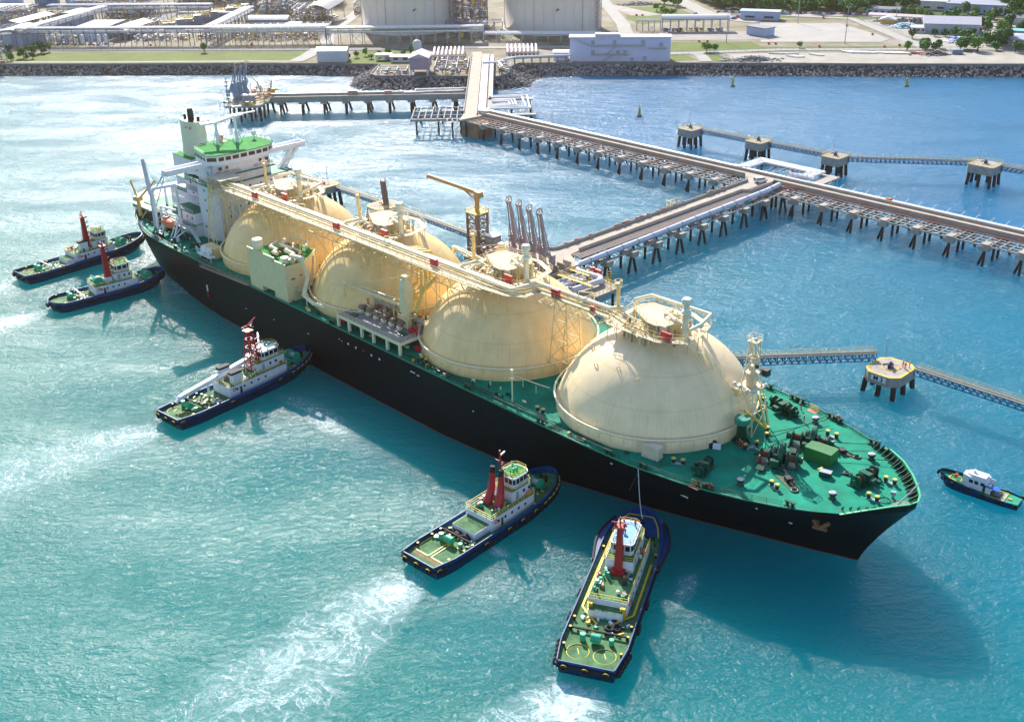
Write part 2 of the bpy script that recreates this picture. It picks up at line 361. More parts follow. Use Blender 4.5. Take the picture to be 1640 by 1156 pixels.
def strip_poly(pts, w):
    L = []; Rr = []
    for i, p in enumerate(pts):
        a = Vector(pts[max(0, i - 1)]); b = Vector(pts[min(len(pts) - 1, i + 1)]); d = (b - a).normalized(); n = Vector((-d.y, d.x)) * w / 2
        L.append((p[0] + n.x, p[1] + n.y)); Rr.append((p[0] - n.x, p[1] - n.y))
    return L + list(reversed(Rr))
sheet('lawn', [(-330, 662), (-330, 698), (-236, 690), (-157, 685), (-112, 684), (-118, 648), (-149, 645.5), (-222, 652)], LAWN, 1)
sheet('lawn', [(-92, 640), (-88, 684), (-48, 680), (-50, 637), (-72, 636)], LAWN, 1)
sheet('lawn', [(93, 652), (96, 690), (150, 686), (152, 667), (240, 660), (238, 690), (230, 772), (175, 778), (165, 792), (262, 775), (248, 655), (160, 660), (152, 652)], LAWN, 1)
sheet('lawn', [(93, 627), (93, 645), (105, 643), (108, 630)], LAWN, 1)
sheet('lawn', [(113, 645), (122, 646), (128, 622), (117, 623)], LAWN, 1)
sheet('lawn', [(84, 790), (92, 840), (120, 842), (136, 792), (118, 770), (90, 760)], LAWN, 1)
sheet('ground', [(76, 850), (84, 850), (110, 800), (100, 795), (88, 800)], SAND, 2)
sheet('path', strip_poly([(-330, 667), (-296, 664), (-224, 657), (-149, 652), (-119, 648)], 4), SAND, 2)
sheet('ground', [(126, 621), (128, 648), (234, 640), (300, 632), (300, 600), (201, 610)], SAND, 1)
sheet('ground', [(155, 683), (170, 756), (221, 748), (232, 700), (233, 683), (226, 675)], mat('pale_yard', (.37, .355, .33), .95, var=.14, scale=.08), 2)
sheet('ground', [(96, 695), (98, 726), (165, 722), (162, 690)], mat('apron_concrete', (.30, .27, .25), .9, var=.25, scale=.1), 2)
sheet('ground', [(236, 660), (240, 760), (300, 770), (330, 720), (330, 640), (300, 634)], SAND, 1)
for pts, w, m in (([(-700, 748), (-312, 707), (-237, 700), (-158, 691), (-120, 688), (-81, 684), (-40, 684), (-17, 682)], 8, ROADM), ([(-17, 682), (34, 679), (93, 650), (160, 656), (245, 649), (330, 640)], 7, ROADL),
                  ([(-258, 700), (-254, 745), (-250, 790), (-249, 840), (-238, 900), (-220, 960)], 10, ROADM), ([(-110, 690), (-117, 740), (-112, 800), (-104, 900)], 9, ROADL),
                  ([(77, 720), (79, 760), (76, 856), (74, 950)], 9, ROADL), ([(126, 920), (132, 875), (142, 800), (160, 770), (170, 760)], 13, ROADL), ([(110, 650), (112, 640), (112, 624)], 7, ROADL),
                  ([(244, 652), (240, 700), (234, 766), (180, 793)], 7, ROADL), ([(150, 800), (179, 793), (244, 778), (336, 733), (420, 690)], 8, ROADL), ([(-115, 690), (-118, 665), (-122, 648)], 9, ROADL), ([(250, 780), (262, 765), (330, 700)], 6, ROADL)):
    sheet('road', strip_poly(pts, w), m, 3)

def revetment():
    mb = MB(); rnd = random.Random(3)
    def seg(i, t):
        c = Vector(CREST[i]).lerp(Vector(CREST[i + 1]), t); w = Vector(WLINE[i]).lerp(Vector(WLINE[i + 1]), t); return c, w
    phi = (1 + 5 ** .5) / 2; ico = [(0, 1, phi), (0, -1, phi), (0, 1, -phi), (0, -1, -phi), (1, phi, 0), (-1, phi, 0), (1, -phi, 0), (-1, -phi, 0), (phi, 0, 1), (-phi, 0, 1), (phi, 0, -1), (-phi, 0, -1)]
    icf = [(0, 1, 8), (0, 8, 4), (0, 4, 5), (0, 5, 9), (0, 9, 1), (1, 6, 8), (8, 6, 10), (8, 10, 4), (4, 10, 2), (4, 2, 5), (5, 2, 11), (5, 11, 9), (9, 11, 7), (9, 7, 1), (1, 7, 6), (3, 6, 7), (3, 7, 11), (3, 11, 2), (3, 2, 10), (3, 10, 6)]
    for i in range(2, len(CREST) - 3):
        L = (Vector(CREST[i]) - Vector(CREST[i + 1])).length; W = (Vector(CREST[i]) - Vector(WLINE[i])).length + 2.5
        for k in range(int(L * W / 1.15)):
            t = rnd.random(); u = rnd.random() ** .9 * 1.22; c, w = seg(i, t); p = c.lerp(w, u * 1.0); z = (GZ - .6) * (1 - u) + rnd.uniform(-.2, .35); r = rnd.uniform(.42, .95)
            a = rnd.random() * 6.28; ca, sa = math.cos(a), math.sin(a); sx, sy, sz = r * rnd.uniform(.7, 1.2) / 1.9, r * rnd.uniform(.7, 1.2) / 1.9, r * rnd.uniform(.6, 1.0) / 1.9
            mb.cm = rnd.choice((0, 0, 1, 1, 2))
            mb.add([(p.x + (x * ca - y * sa) * sx + rnd.uniform(-.08, .08), p.y + (x * sa + y * ca) * sy + rnd.uniform(-.08, .08), z + q * sz) for x, y, q in ico], icf)
    n = len(CREST); mb.cm = 2
    mb.add([(p[0], p[1], GZ - .9) for p in CREST] + [(p[0], p[1], -.8) for p in WLINE], [(i, i + 1, n + i + 1, n + i) for i in range(n - 1)])
    o = mb.build('revetment_rocks', [mat('grey_rock', (.20, .185, .185), .9, var=.4), mat('pale_rock', (.36, .33, .32), .9, var=.4), mat('dark_rock', (.075, .07, .075), .9, var=.4)])
    stuff(o); tag(o, 'sloping bank of grey armour rock along the shoreline', 'rocks')
    w = MB()
    for a, b in zip(CREST, CREST[1:]): w.bar((a[0], a[1], GZ - .1), (b[0], b[1], GZ - .1), .7, 1.5)
    tag(w.build('seawall', mat('seawall_concrete', (.22, .20, .19), .9, var=.3)), 'low dark concrete wall along the top of the rock bank', 'wall')
revetment()
# ------------------------------------------------------------------ the gas carrier (local: x forward, y away from the camera, z up)
SHIP = thing('gas_carrier', 'huge black hulled gas carrier with four cream domed tanks moored at the berth', 'ship', (OX, OY, 0), HD)
DK = 14.6
def dz(x): t = max(0, min(1, (x - 148) / 52)); return DK + .9 * t * t * (3 - 2 * t)
ST = [(-67.5, 0, -60.5, 0), (-67.2, 4, -60, 2.6), (-66.2, 8.2, -58.5, 5), (-63.5, 12, -56, 7.8), (-58.5, 15.5, -52.5, 11), (-53, 17.7, -48, 13.8), (-47.5, 19.8, -43.5, 16.2), (-41, 21.6, -37, 17.9), (-34.5, 22.8, -28.8, 19.2), (-26, 23.3, -15, 21.4), (-14, 23.45, -2, 22.8), (2, 23.5, 8, 23.35), (30, 23.5, 30, 23.5), (70, 23.5, 70, 23.5), (105, 23.5, 102, 23.3), (127, 23.4, 118, 21.9), (143, 23.2, 131, 19.3), (155, 22.7, 144, 16), (165.7, 21.3, 155, 13), (172, 19.9, 163, 10.4), (178, 18.1, 170, 8), (183.5, 16, 176, 5.9), (188.5, 13.4, 181, 4.2), (192.5, 10.6, 185, 2.8), (196, 7.4, 188, 1.6), (198.6, 4.4, 190, .9), (200.3, 2, 191.4, .4), (201, 0, 192, 0)]
# anti-fouling below, black topsides
def hull_mat():
    m = mat('hull_black_paint', (.007, .006, .007), .45, var=.5, scale=.12, rust=.26, rustcol=(.035, .028, .026), stretch=.04, streak_scale=.3, spec=.25)
    nt = m.node_tree; b = nt.nodes["Principled BSDF"]; src = b.inputs["Base Color"].links[0].from_socket; N = nt.nodes.new; Lk = nt.links.new
    tc = N("ShaderNodeTexCoord"); sp = N("ShaderNodeSeparateXYZ"); Lk(tc.outputs["Object"], sp.inputs[0])
    lt = N("ShaderNodeMath"); lt.operation = 'LESS_THAN'; lt.inputs[1].default_value = .25; Lk(sp.outputs[2], lt.inputs[0])
    mx = N("ShaderNodeMix"); mx.data_type = 'RGBA'; mx.inputs[7].default_value = (.16, .02, .015, 1); Lk(lt.outputs[0], mx.inputs[0]); Lk(src, mx.inputs[6]); Lk(mx.outputs[2], b.inputs["Base Color"]); return m
def hull_pt(s, f, sgn): # f 0..1 from waterline to deck edge
    xd, yd, xw, yw = s; e = f ** 1.25; y = yw + (yd - yw) * (f ** 1.5 if xd > 120 else f ** .7); return (xw + (xd - xw) * e, sgn * y, f * dz(xd))
def hull():
    mb = MB(); mb.cs = True; K = 12
    for sgn in (-1, 1):
        vs = []; fs = []
        for s in ST:
            vs.append((s[2], sgn * s[3], -4))
            for k in range(K + 1): vs.append(hull_pt(s, k / K, sgn))
        w = K + 2
        for i in range(len(ST) - 1):
            for k in range(w - 1):
                q = (i * w + k, (i + 1) * w + k, (i + 1) * w + k + 1, i * w + k + 1); fs.append(q if sgn < 0 else tuple(reversed(q)))
        mb.add(vs, fs, True)
    mb.build('hull', hull_mat(), SHIP)
    d = MB(); vs = []; n = len(ST)
    for s in ST: vs += [(s[0], -s[1] + .02, dz(s[0])), (s[0], s[1] - .02, dz(s[0]))]
    d.add(vs, [(2 * i, 2 * i + 2, 2 * i + 3, 2 * i + 1) for i in range(n - 1)]); d.build('deck', GREEN, SHIP)
    e = MB()                                            # gunwale strip along the deck edge
    for sgn in (-1, 1):
        for a, b in zip(ST[:-1], ST[1:]): a[0] < 185 and e.bar((a[0], sgn * a[1], dz(a[0]) + .08), (b[0], sgn * b[1], dz(b[0]) + .08), .22, .24)
    e.build('gunwale', mat('gunwale_green', (.03, .26, .15), .5), SHIP)
hull()
def edge(x):
    for a, b in zip(ST[:-1], ST[1:]):
        if a[0] <= x <= b[0]: t = (x - a[0]) / (b[0] - a[0]); return a[1] * (1 - t) + b[1] * t
    return 0
def bulwark():
    mb = MB(); g = MB(); P = [(186, edge(186))] + [(s[0], s[1]) for s in ST if s[0] > 186.5]; P = P + [(p[0], -p[1]) for p in reversed(P[:-1])]
    P = [p for p in P if not (p[1] < 0 and p[0] < 192)]
    n = len(P); vs = []
    for ip, p in enumerate(P):
        z = dz(p[0]); k = 1.5 * min(1, (ip + .05) / 1.5, (n - 1 - ip + .05) / 1.5)
        vs += [(p[0], p[1], z), (p[0] + .25, p[1] * 1.02, z + k), (p[0] - .12, p[1] * .985, z), (p[0] + .1, p[1] * 1.0, z + k)]
    mb.m(2).add(vs, [(4 * i, 4 * i + 4, 4 * i + 5, 4 * i + 1) for i in range(n - 1)]); mb.m(0).add(vs, [(4 * i + 2, 4 * i + 3, 4 * i + 7, 4 * i + 6) for i in range(n - 1)])
    for i in range(n - 1): mb.m(1).bar((vs[4 * i + 1][0], vs[4 * i + 1][1], vs[4 * i + 1][2]), (vs[4 * i + 5][0], vs[4 * i + 5][1], vs[4 * i + 5][2]), .35, .16)
    mb.m(0)
    L = 0; prev = None
    for i in range(n - 1):
        a, b = Vector(P[i]), Vector(P[i + 1]); seglen = (b - a).length; t = 0
        while t < seglen:
            c = a.lerp(b, t / seglen); d = (b - a).normalized(); nn = Vector((d.y, -d.x))
            if nn.dot(Vector((185, 0)) - c) < 0: nn = -nn
            z = dz(c.x); q = c + nn * 1.5
            g.add([(c.x, c.y, z + 1.45), (c.x, c.y, z + .02), (q.x, q.y, z + .02)], [(0, 1, 2)]); g.bar((c.x, c.y, z + 1.4), (q.x, q.y, z + .08), .12, .2); g.cut(); t += 1.35
    o = mb.build('bulwark', [mat('bulwark_green', (.01, .17, .09), .5), mat('bulwark_cap_green', (.05, .42, .2), .5), MATS['hull_black_paint']], SHIP, label='green bow bulwark with ribs inside')
    g.build_split('bulwark_rib', GREEND, o)
bulwark()
def deck_rails():
    mb = MB()
    for sgn in (-1, 1):
        x = 88 if sgn < 0 else -40; pts = []
        while x < 186: pts.append((x, sgn * (edge(x) - .35), dz(x))); x += 2.4
        mb.rail(pts, 1.15, .05, 2.4, 3); mb.build('deck_railing', GREEND, SHIP); mb = MB()
    pts = [(x, -(edge(x) - .35), DK) for x in (-22, -18, -12, -6, 0, 6, 12, 18, 23)]; mb.rail(pts, 1.15, .05, 2.4, 3)
    mb.build('deck_railing', GREEND, SHIP)
    s = MB(); pts = [(x, -(edge(x) - .3), DK) for x in (-66, -63.5, -58.5, -53, -47.5, -41, -34, -22)]; s.rail(pts, 1.2, .05, 2.2, 3)
    pts = [(x, (edge(x) - .3), DK) for x in (-66, -63.5, -58.5, -53, -47.5, -41)]; s.rail(pts, 1.2, .05, 2.2, 3); s.build('deck_railing', WHITE2, SHIP)
deck_rails()

# ---- tanks
TX = [10.5, 54.7, 98.9, 143.1]; TR = 21.2; TZ = 10.8
def tank_mat(i):
    base = [(.93, .64, .26), (.93, .65, .27), (.93, .66, .31), (.95, .74, .45)][i]; ru = [.32, .45, .55, .45][i]  # golden base of the first three domes has the warm flare glow painted in
    m = bpy.data.materials.new('tank_cover_paint_and_glow'); m.use_nodes = True; nt = m.node_tree; b = nt.nodes["Principled BSDF"]; N = nt.nodes.new; Lk = nt.links.new
    b.inputs["Roughness"].default_value = .42
    tc = N("ShaderNodeTexCoord"); sp = N("ShaderNodeSeparateXYZ"); Lk(tc.outputs["Object"], sp.inputs[0])
    at = N("ShaderNodeMath"); at.operation = 'ARCTAN2'; Lk(sp.outputs[1], at.inputs[0]); Lk(sp.outputs[0], at.inputs[1])
    def streak(k, kz, det, lo, hi, off):
        a = N("ShaderNodeMath"); a.operation = 'MULTIPLY_ADD'; a.inputs[1].default_value = k; a.inputs[2].default_value = off; Lk(at.outputs[0], a.inputs[0])
        z = N("ShaderNodeMath"); z.operation = 'MULTIPLY'; z.inputs[1].default_value = kz; Lk(sp.outputs[2], z.inputs[0])
        cb = N("ShaderNodeCombineXYZ"); Lk(a.outputs[0], cb.inputs[0]); Lk(z.outputs[0], cb.inputs[1]); n = N("ShaderNodeTexNoise"); n.inputs["Scale"].default_value = 1; n.inputs["Detail"].default_value = det; n.inputs["Roughness"].default_value = .62
        Lk(cb.outputs[0], n.inputs["Vector"]); r = N("ShaderNodeMapRange"); r.inputs[1].default_value = lo; r.inputs[2].default_value = hi; Lk(n.outputs["Fac"], r.inputs[0]); return r.outputs[0]
    def mix(fac, ca, cbv, k):
        f = N("ShaderNodeMath"); f.operation = 'MULTIPLY'; f.inputs[1].default_value = k; Lk(fac, f.inputs[0])
        x = N("ShaderNodeMix"); x.data_type = 'RGBA'; Lk(f.outputs[0], x.inputs[0]); x.inputs[7].default_value = lin(cbv)
        if isinstance(ca, tuple): x.inputs[6].default_value = lin(ca)
        else: Lk(ca, x.inputs[6])
        return x.outputs[2]
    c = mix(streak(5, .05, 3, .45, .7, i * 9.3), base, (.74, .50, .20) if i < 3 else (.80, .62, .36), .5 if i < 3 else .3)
    c = mix(streak(22, .09, 4, .58, .74, i * 5.1), c, (.55, .27, .07), ru)
    c = mix(streak(70, .12, 3, .66, .78, i * 3.7), c, (.30, .11, .03), ru * .8)
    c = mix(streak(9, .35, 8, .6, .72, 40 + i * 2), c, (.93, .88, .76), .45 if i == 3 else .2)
    n = N("ShaderNodeTexNoise"); n.inputs["Scale"].default_value = .25; n.inputs["Detail"].default_value = 5; Lk(tc.outputs["Object"], n.inputs["Vector"])
    r = N("ShaderNodeMapRange"); r.inputs[1].default_value = .3; r.inputs[2].default_value = .7; r.inputs[3].default_value = .9; r.inputs[4].default_value = 1.06; Lk(n.outputs["Fac"], r.inputs[0])
    x = N("ShaderNodeMix"); x.data_type = 'RGBA'; x.blend_type = 'MULTIPLY'; x.inputs[0].default_value = 1; Lk(c, x.inputs[6]); Lk(r.outputs[0], x.inputs[7]); Lk(x.outputs[2], b.inputs["Base Color"])
    SE = None
    w = N("ShaderNodeTexWave"); w.wave_type = 'BANDS'; w.bands_direction = 'X'; w.inputs["Scale"].default_value = 1.0
    a = N("ShaderNodeMath"); a.operation = 'MULTIPLY'; a.inputs[1].default_value = 7.0; Lk(at.outputs[0], a.inputs[0]); cb = N("ShaderNodeCombineXYZ"); Lk(a.outputs[0], cb.inputs[0]); Lk(cb.outputs[0], w.inputs["Vector"])
    pw = N("ShaderNodeMath"); pw.operation = 'POWER'; pw.inputs[1].default_value = 30; Lk(w.outputs["Fac"], pw.inputs[0])
    sm = N("ShaderNodeMix"); sm.data_type = 'RGBA'; sm.blend_type = 'MULTIPLY'; sf = N("ShaderNodeMath"); sf.operation = 'MULTIPLY'; sf.inputs[1].default_value = .09; Lk(pw.outputs[0], sf.inputs[0]); Lk(sf.outputs[0], sm.inputs[0]); sm.inputs[7].default_value = (.55, .42, .25, 1); Lk(x.outputs[2], sm.inputs[6])
    w2 = N("ShaderNodeTexWave"); w2.wave_type = 'BANDS'; w2.bands_direction = 'Z'; w2.inputs["Scale"].default_value = .062; Lk(tc.outputs["Object"], w2.inputs["Vector"]); p2 = N("ShaderNodeMath"); p2.operation = 'POWER'; p2.inputs[1].default_value = 90; Lk(w2.outputs["Fac"], p2.inputs[0])
    s2 = N("ShaderNodeMath"); s2.operation = 'MULTIPLY'; s2.inputs[1].default_value = .14; Lk(p2.outputs[0], s2.inputs[0]); sm2 = N("ShaderNodeMix"); sm2.data_type = 'RGBA'; sm2.blend_type = 'MULTIPLY'; Lk(s2.outputs[0], sm2.inputs[0]); sm2.inputs[7].default_value = (.5, .36, .2, 1); Lk(sm.outputs[2], sm2.inputs[6]); Lk(sm2.outputs[2], b.inputs["Base Color"])
    bp = N("ShaderNodeBump"); bp.inputs["Strength"].default_value = .35; bp.inputs["Distance"].default_value = .15; Lk(pw.outputs[0], bp.inputs["Height"]); Lk(bp.outputs[0], b.inputs["Normal"]); return m
TLAB = ['cream tank dome next to the accommodation block', 'rust streaked tank dome behind the deck crane', 'rust streaked tank dome with the crooked catwalk', 'palest tank dome nearest the bow']
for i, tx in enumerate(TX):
    mb = MB(); prof = [(TR - .55, -.1), (TR - .55, 2.0), (TR - .8, 2.4)]
    z0 = DK + 2.6
    for k in range(25):
        z = z0 + (TZ + TR - z0) * (1 - math.cos(math.pi / 2 * k / 24)) if False else None
    a0 = math.asin((z0 - TZ) / TR)
    prof += [(TR * math.cos(a0 + (math.pi / 2 - a0) * k / 26) * (1 if k else 1), TZ - DK + TR * math.sin(a0 + (math.pi / 2 - a0) * k / 26)) for k in range(27)]
    mb.lathe((0, 0, 0), prof, 96, True, False)
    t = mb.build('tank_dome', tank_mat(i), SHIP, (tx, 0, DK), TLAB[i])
    r = MB(); rr = TR - .1                                       # ring main round the foot of the dome
    r.torus((0, 0, 3.1), rr - .1, .22, 64, 6); 
    for k in range(48):
        a = k * math.pi / 24; r.bar(((TR - .5) * math.cos(a), (TR - .5) * math.sin(a), 1.2), (rr * math.cos(a), rr * math.sin(a), 3.1), .1)
    r.build('ring_pipe', CREAMW, t)
    # eye pads with rings on the upper dome
    for k, a in enumerate((-2.3, -1.9, -1.5, -1.15)):
        e = MB(); el = R_(48 if k % 2 else 52); p = Vector((TR * math.cos(el) * math.cos(a), TR * math.cos(el) * math.sin(a), TZ - DK + TR * math.sin(el)))
        e.torus(p * 1.006, .45, .1, 10, 5, 'y'); e.build('lifting_ring', CREAM, t)

# ---- structures on top of each dome
def dome_top(i, tx):
    P = bpy.data.objects.new('tank_platform', None); COL.objects.link(P); P.parent = SHIP; P.location = (tx, 0, 0)
    tr = MB(); tr.lathe((0.6, 0, 31.2), [(4.0, 0), (4.0, 3.0), (3.6, 3.5)], 24); tr.lathe((.6, 0, 31), [(5.2, 0), (5.2, .9)], 24)
    for k in range(10):
        a = k * .63; tr.tube((.6 + 4.3 * math.cos(a), 4.3 * math.sin(a), 32.6), (.6 + 5.6 * math.cos(a), 5.6 * math.sin(a), 32.4), .28, n=6); tr.tube((.6 + 5.3 * math.cos(a + .3), 5.3 * math.sin(a + .3), 31.9), (.6 + 5.3 * math.cos(a + .3), 5.3 * math.sin(a + .3), 34.4), .16, n=6)
    tr.build('dome_trunk', CREAM, P)
    rf = MB(); poly = [(-4.2, 4.2), (-5.6, 2.2), (-5.6, -1.5), (1.0, -5.2), (3.6, -5.4), (5.4, -3.6), (5.8, 2.2), (3.2, 4.4)]
    rf.prism(poly, 34.9, 35.1)
    for x, y in ((-5.4, -1.3), (.9, -5), (3.6, -5.2), (5.3, -3.5), (5.5, 2.1), (-4, 4), (3.1, 4.2)):
        rf.bar((x, y, 31 if abs(y) < 5 else 32.6), (x, y, 34.9), .16); rf.bar((x, y, 33.7), (x * .7, y * .7, 34.9), .12)
    rf.build('platform_roof', WALKW, P)
    r2 = MB(); r2.rail([(p[0], p[1], 35.1) for p in poly], 1.0, .055, 1.8, 2, True); r2.build('roof_railing', CREAM, P)
    tp = MB(); tp.torus((2.2, .6, 35.9), 1.5, .13, 16, 6)
    for k in range(5): tp.tube((1.2 + k * .7, .2 + (k % 2) * 1.3, 35.1), (1.2 + k * .7, .2 + (k % 2) * 1.3, 35.8 + .3 * (k % 3)), .26, n=7)
    tp.pipe([(3.0, -.5, 35.7), (5.4, -1.6, 35.7), (7.4, -1.6, 35.3), (7.6, -1.8, 33.6)], .34); tp.pipe([(2, 2, 35.4), (4, 1, 35.6), (5.5, 1.4, 35.3)], .22); tp.build('dome_pipework', CREAMW, P)
    lp = MB()                                                   # railed walk ring below the roof plate
    ring = [(-7.5, -7.0), (4.6, -7.2), (8.8, -5.0), (9.6, 0.4), (8.0, 5.6), (2, 8.4), (-5.0, 7.6), (-8.2, 2.5)]
    for a, b in zip(ring, ring[1:] + ring[:1]):
        A, B = Vector((a[0], a[1], 32.9)), Vector((b[0], b[1], 32.9)); lp.m(0).bar(A, B, 1.3, .1); 
        n = max(1, int((B - A).length / 2.2))
        for k in range(n):
            c = A.lerp(B, k / n); dd = math.hypot(c.x, c.y); zt = TZ + math.sqrt(max(1, TR * TR - dd * dd)); lp.bar(c, (c.x, c.y, zt - .2), .12)
    lp.build('ring_walkway', mat('grating_cream', (.62, .52, .34), .7), P)
    rl = MB(); out = [(p[0] * 1.08, p[1] * 1.08, 32.95) for p in ring]; rl.rail(out, 1.1, .055, 1.8, 2, True); rl.build('railing', CREAM, P)
    vm = MB(); vm.lathe((8.1, -1.9, 32.5), [(.62, 0), (.62, 5.4), (.95, 5.5), (.95, 6), (.62, 6.1), (.62, 7.3), (1.0, 7.5), (1.05, 8.3), (.8, 8.6)], 14); vm.build('vent_mast', mat('vent_mast_paint', (.72, .72, .58), .45, rust=.1), P)
    v2 = MB(); v2.lathe((-9.6, -1.5, 31.0), [(.42, 0), (.42, 7.8), (.8, 7.9), (.8, 8.2), (.3, 8.3)], 12); v2.torus((-9.6, -1.5, 39.9), .8, .06, 12, 4)
    for k in range(4): v2.bar((-9.6 + .8 * math.cos(k * 1.57), -1.5 + .8 * math.sin(k * 1.57), 39.1), (-9.6 + .8 * math.cos(k * 1.57), -1.5 + .8 * math.sin(k * 1.57), 39.9), .07)
    v2.ball((-9.2, -1.2, 39.6), .35); v2.build('vent_mast', CREAM, P)
    if i == 3 or i == 0:
        g = MB(); g.pipe([(-7.2, 1.2, 33), (-7.2, 1.2, 35.6), (-5.8, 4.6, 35.9), (9.0, 5.0, 35.9), (10.0, .4, 35.4), (8.7, -1.9, 34.4)], .36); g.build('vapour_pipe', CREAMW, P)
    bxs = MB(); bxs.bx(5.6, 8.0, -6.4, -5.9, 33, 34.9); bxs.build('red_locker', REDB, P); b2 = MB(); b2.bx(4.2, 5.5, -5.0, -4.2, 33, 35.2); b2.build('white_locker', WALKW, P)
    cl = MB(); rn = random.Random(i)
    for k in range(34):
        a = rn.uniform(2.5, 7.2) if k % 2 else rn.uniform(3.6, 5.4); d = rn.uniform(5.6, 7.2); x, y = d * math.cos(a), d * math.sin(a); cl.m(rn.choice((0, 0, 1, 2)))
        z = 31.0 - (d - 5.6) * .25
        if k % 3: cl.tube((x, y, z), (x, y, 33.2 + rn.random() * 1.4), .12 + rn.random() * .18, n=6)
        else: cl.cb((x, y, 33.2), (.7, .5, 1.1), a)
        cl.cut('valve')
    for k in range(5): y = 7 - k * .9; cl.m(k % 2).pipe([(-7.8, -4.5 + k * .5, 33.1 + .25 * k), (-3, -5.6 + k * .4, 33.1 + .25 * k), (3.5, -5.8 + .4 * k, 33.2 + .25 * k)], .15, 6).cut('small_pipe')
    cl.build_split('valve', [CREAM, CREAMW, RUSTM], P)
    return P
for i, tx in enumerate(TX): dome_top(i, tx)

# ---- catwalk with pipe bridge
CW = [(-13, -12.3), (2, -12.1), (30, -12.0), (75, -12.0), (104.6, -11.6), (110.4, -11.0), (113.6, -9.0), (113.8, -4.6), (134.6, -4.4), (139.0, -7.2), (148.6, -7.0), (152.9, -4.0)]
def catwalk():
    C = bpy.data.objects.new('catwalk', None); COL.objects.link(C); C.parent = SHIP
    mb = MB(); rl = MB(); tr = MB(); lg = MB(); LGS = []; z = 33.0
    for i in range(len(CW) - 1):
        a, b = Vector((*CW[i], z)), Vector((*CW[i + 1], z)); mb.bar(a, b, 1.75, .12); mb.cb((b.x, b.y, z - .005), (1.75, 1.75, .11), .3)
    off = []
    for i, p in enumerate(CW):
        a = Vector(CW[max(0, i - 1)]); b = Vector(CW[min(len(CW) - 1, i + 1)]); d = (b - a).normalized(); n = Vector((d.y, -d.x)); off.append((p[0] + n.x * .9, p[1] + n.y * .9, z))
    rl.rail(off, 1.15, .055, 2.6, 2)
    rl.rail([(2 * p[0] - o[0], 2 * p[1] - o[1], z) for p, o in zip(CW, off)], 1.15, .055, 2.6, 2)
    # supporting truss below the walk
    for (x0, x1) in ((-13, 104), ):
        n = int((x1 - x0) / 4.4)
        for k in range(n):
            xa, xb = x0 + (x1 - x0) * k / n, x0 + (x1 - x0) * (k + 1) / n
            tr.bar((xa, -12.9, z - .2), (xb, -12.9, z - .2), .2); tr.bar((xa, -12.9, z - 2.3), (xb, -12.9, z - 2.3), .16); tr.bar((xa, -8.6, z - .3), (xb, -8.6, z - .3), .22); tr.bar((xa, -8.6, z - 2.3), (xb, -8.6, z - 2.3), .14)
            tr.bar((xa, -12.9, z - 2.3), ((xa + xb) / 2, -12.9, z - .2), .11); tr.bar(((xa + xb) / 2, -12.9, z - .2), (xb, -12.9, z - 2.3), .11); tr.bar((xa, -12.9, z - .2), (xa, -8.6, z - .2), .14); tr.bar((xa, -12.9, z - 2.3), (xa, -8.6, z - 2.3), .12)
            tr.bar((xa, -12.9, z - 2.3), (xa, -8.6, z - .3), .1)
    n = 6
    for k in range(n):
        xa, xb = 113.8 + 21 * k / n, 113.8 + 21 * (k + 1) / n
        for y in (-5.2, -1.8): tr.bar((xa, y, z - .2), (xb, y, z - .2), .18); tr.bar((xa, y, z - 2.3), (xb, y, z - 2.3), .15); tr.bar((xa, y, z - 2.3), ((xa + xb) / 2, y, z - .2), .1); tr.bar(((xa + xb) / 2, y, z - .2), (xb, y, z - 2.3), .1)
        tr.bar((xa, -5.2, z - 2.3), (xa, -1.8, z - 2.3), .1); tr.bar((xa, -5.2, z - .2), (xa, -1.8, z - .2), .1)
    # posts down to the domes
    for tx in TX[:3]:
        for dx in (-14, -10, -6, -2, 2, 6, 10, 14):
            x = tx + dx; 
            for y in (-12.9, -8.6):
                if x > 108: continue
                q = TR * TR - dx * dx - y * y
                if q > 20: lg.bar((x, y, z - 2.2), (x, y, TZ + math.sqrt(q) - .1), .16); LGS.append(('support_post', lg)); lg = MB()
        lg.bar((tx - 14, -12.9, z - 2.3), (tx - 8, -12.9, z - 6.5), .13); lg.bar((tx + 14, -12.9, z - 2.3), (tx + 8, -12.9, z - 6.5), .13)
    # lattice towers standing between the domes
    for x, ys in ((-10.5, (-13.2, -8.5)), (32.6, (-13.2, -8.5)), (76.8, (-13.2, -8.5)), (121, (-5.4, -1.6))):
        w = 1.6 if x > 0 else 1.0
        for y in ys:
            for s in (-1, 1): lg.bar((x + s * w, y, z - .3), (x + s * (w + 1.5), y * 1.12, DK), .26)
            for k in range(4):
                za, zb = DK + (z - DK) * k / 4, DK + (z - DK) * (k + 1) / 4; ea, eb = w + 1.5 * (1 - k / 4), w + 1.5 * (1 - (k + 1) / 4); ya, yb = y * (1.12 - .03 * k), y * (1.12 - .03 * (k + 1))
                lg.bar((x - ea, ya, za), (x + eb, yb, zb), .13); lg.bar((x + ea, ya, za), (x - eb, yb, zb), .13); lg.bar((x - eb, yb, zb), (x + eb, yb, zb), .12)
        for s in (-1, 1):
            for k in range(3): zz = DK + 4 + k * 5; lg.bar((x + s * (w + 1), ys[0] * 1.05, zz), (x + s * (w + 1), ys[1] * 1.05, zz + 4), .12)
        LGS.append(('support_tower', lg)); lg = MB()
    mb.build('walkway_deck', WALKW, C); rl.build('catwalk_railing', CREAM, C); tr.build('truss', CREAM, C); [q_.build(n_, CREAM, C) for n_, q_ in LGS]
    pp = MB()
    pp.pipe([(-11, -9.6, 33.8), (100, -9.6, 33.8), (110.8, -9.9, 33.9), (112.0, -3.4, 33.9), (132.8, -3.0, 33.9), (134.5, -1.0, 33.9)], .5, 10); 
    pp.build('cargo_pipe', CREAMW, C)
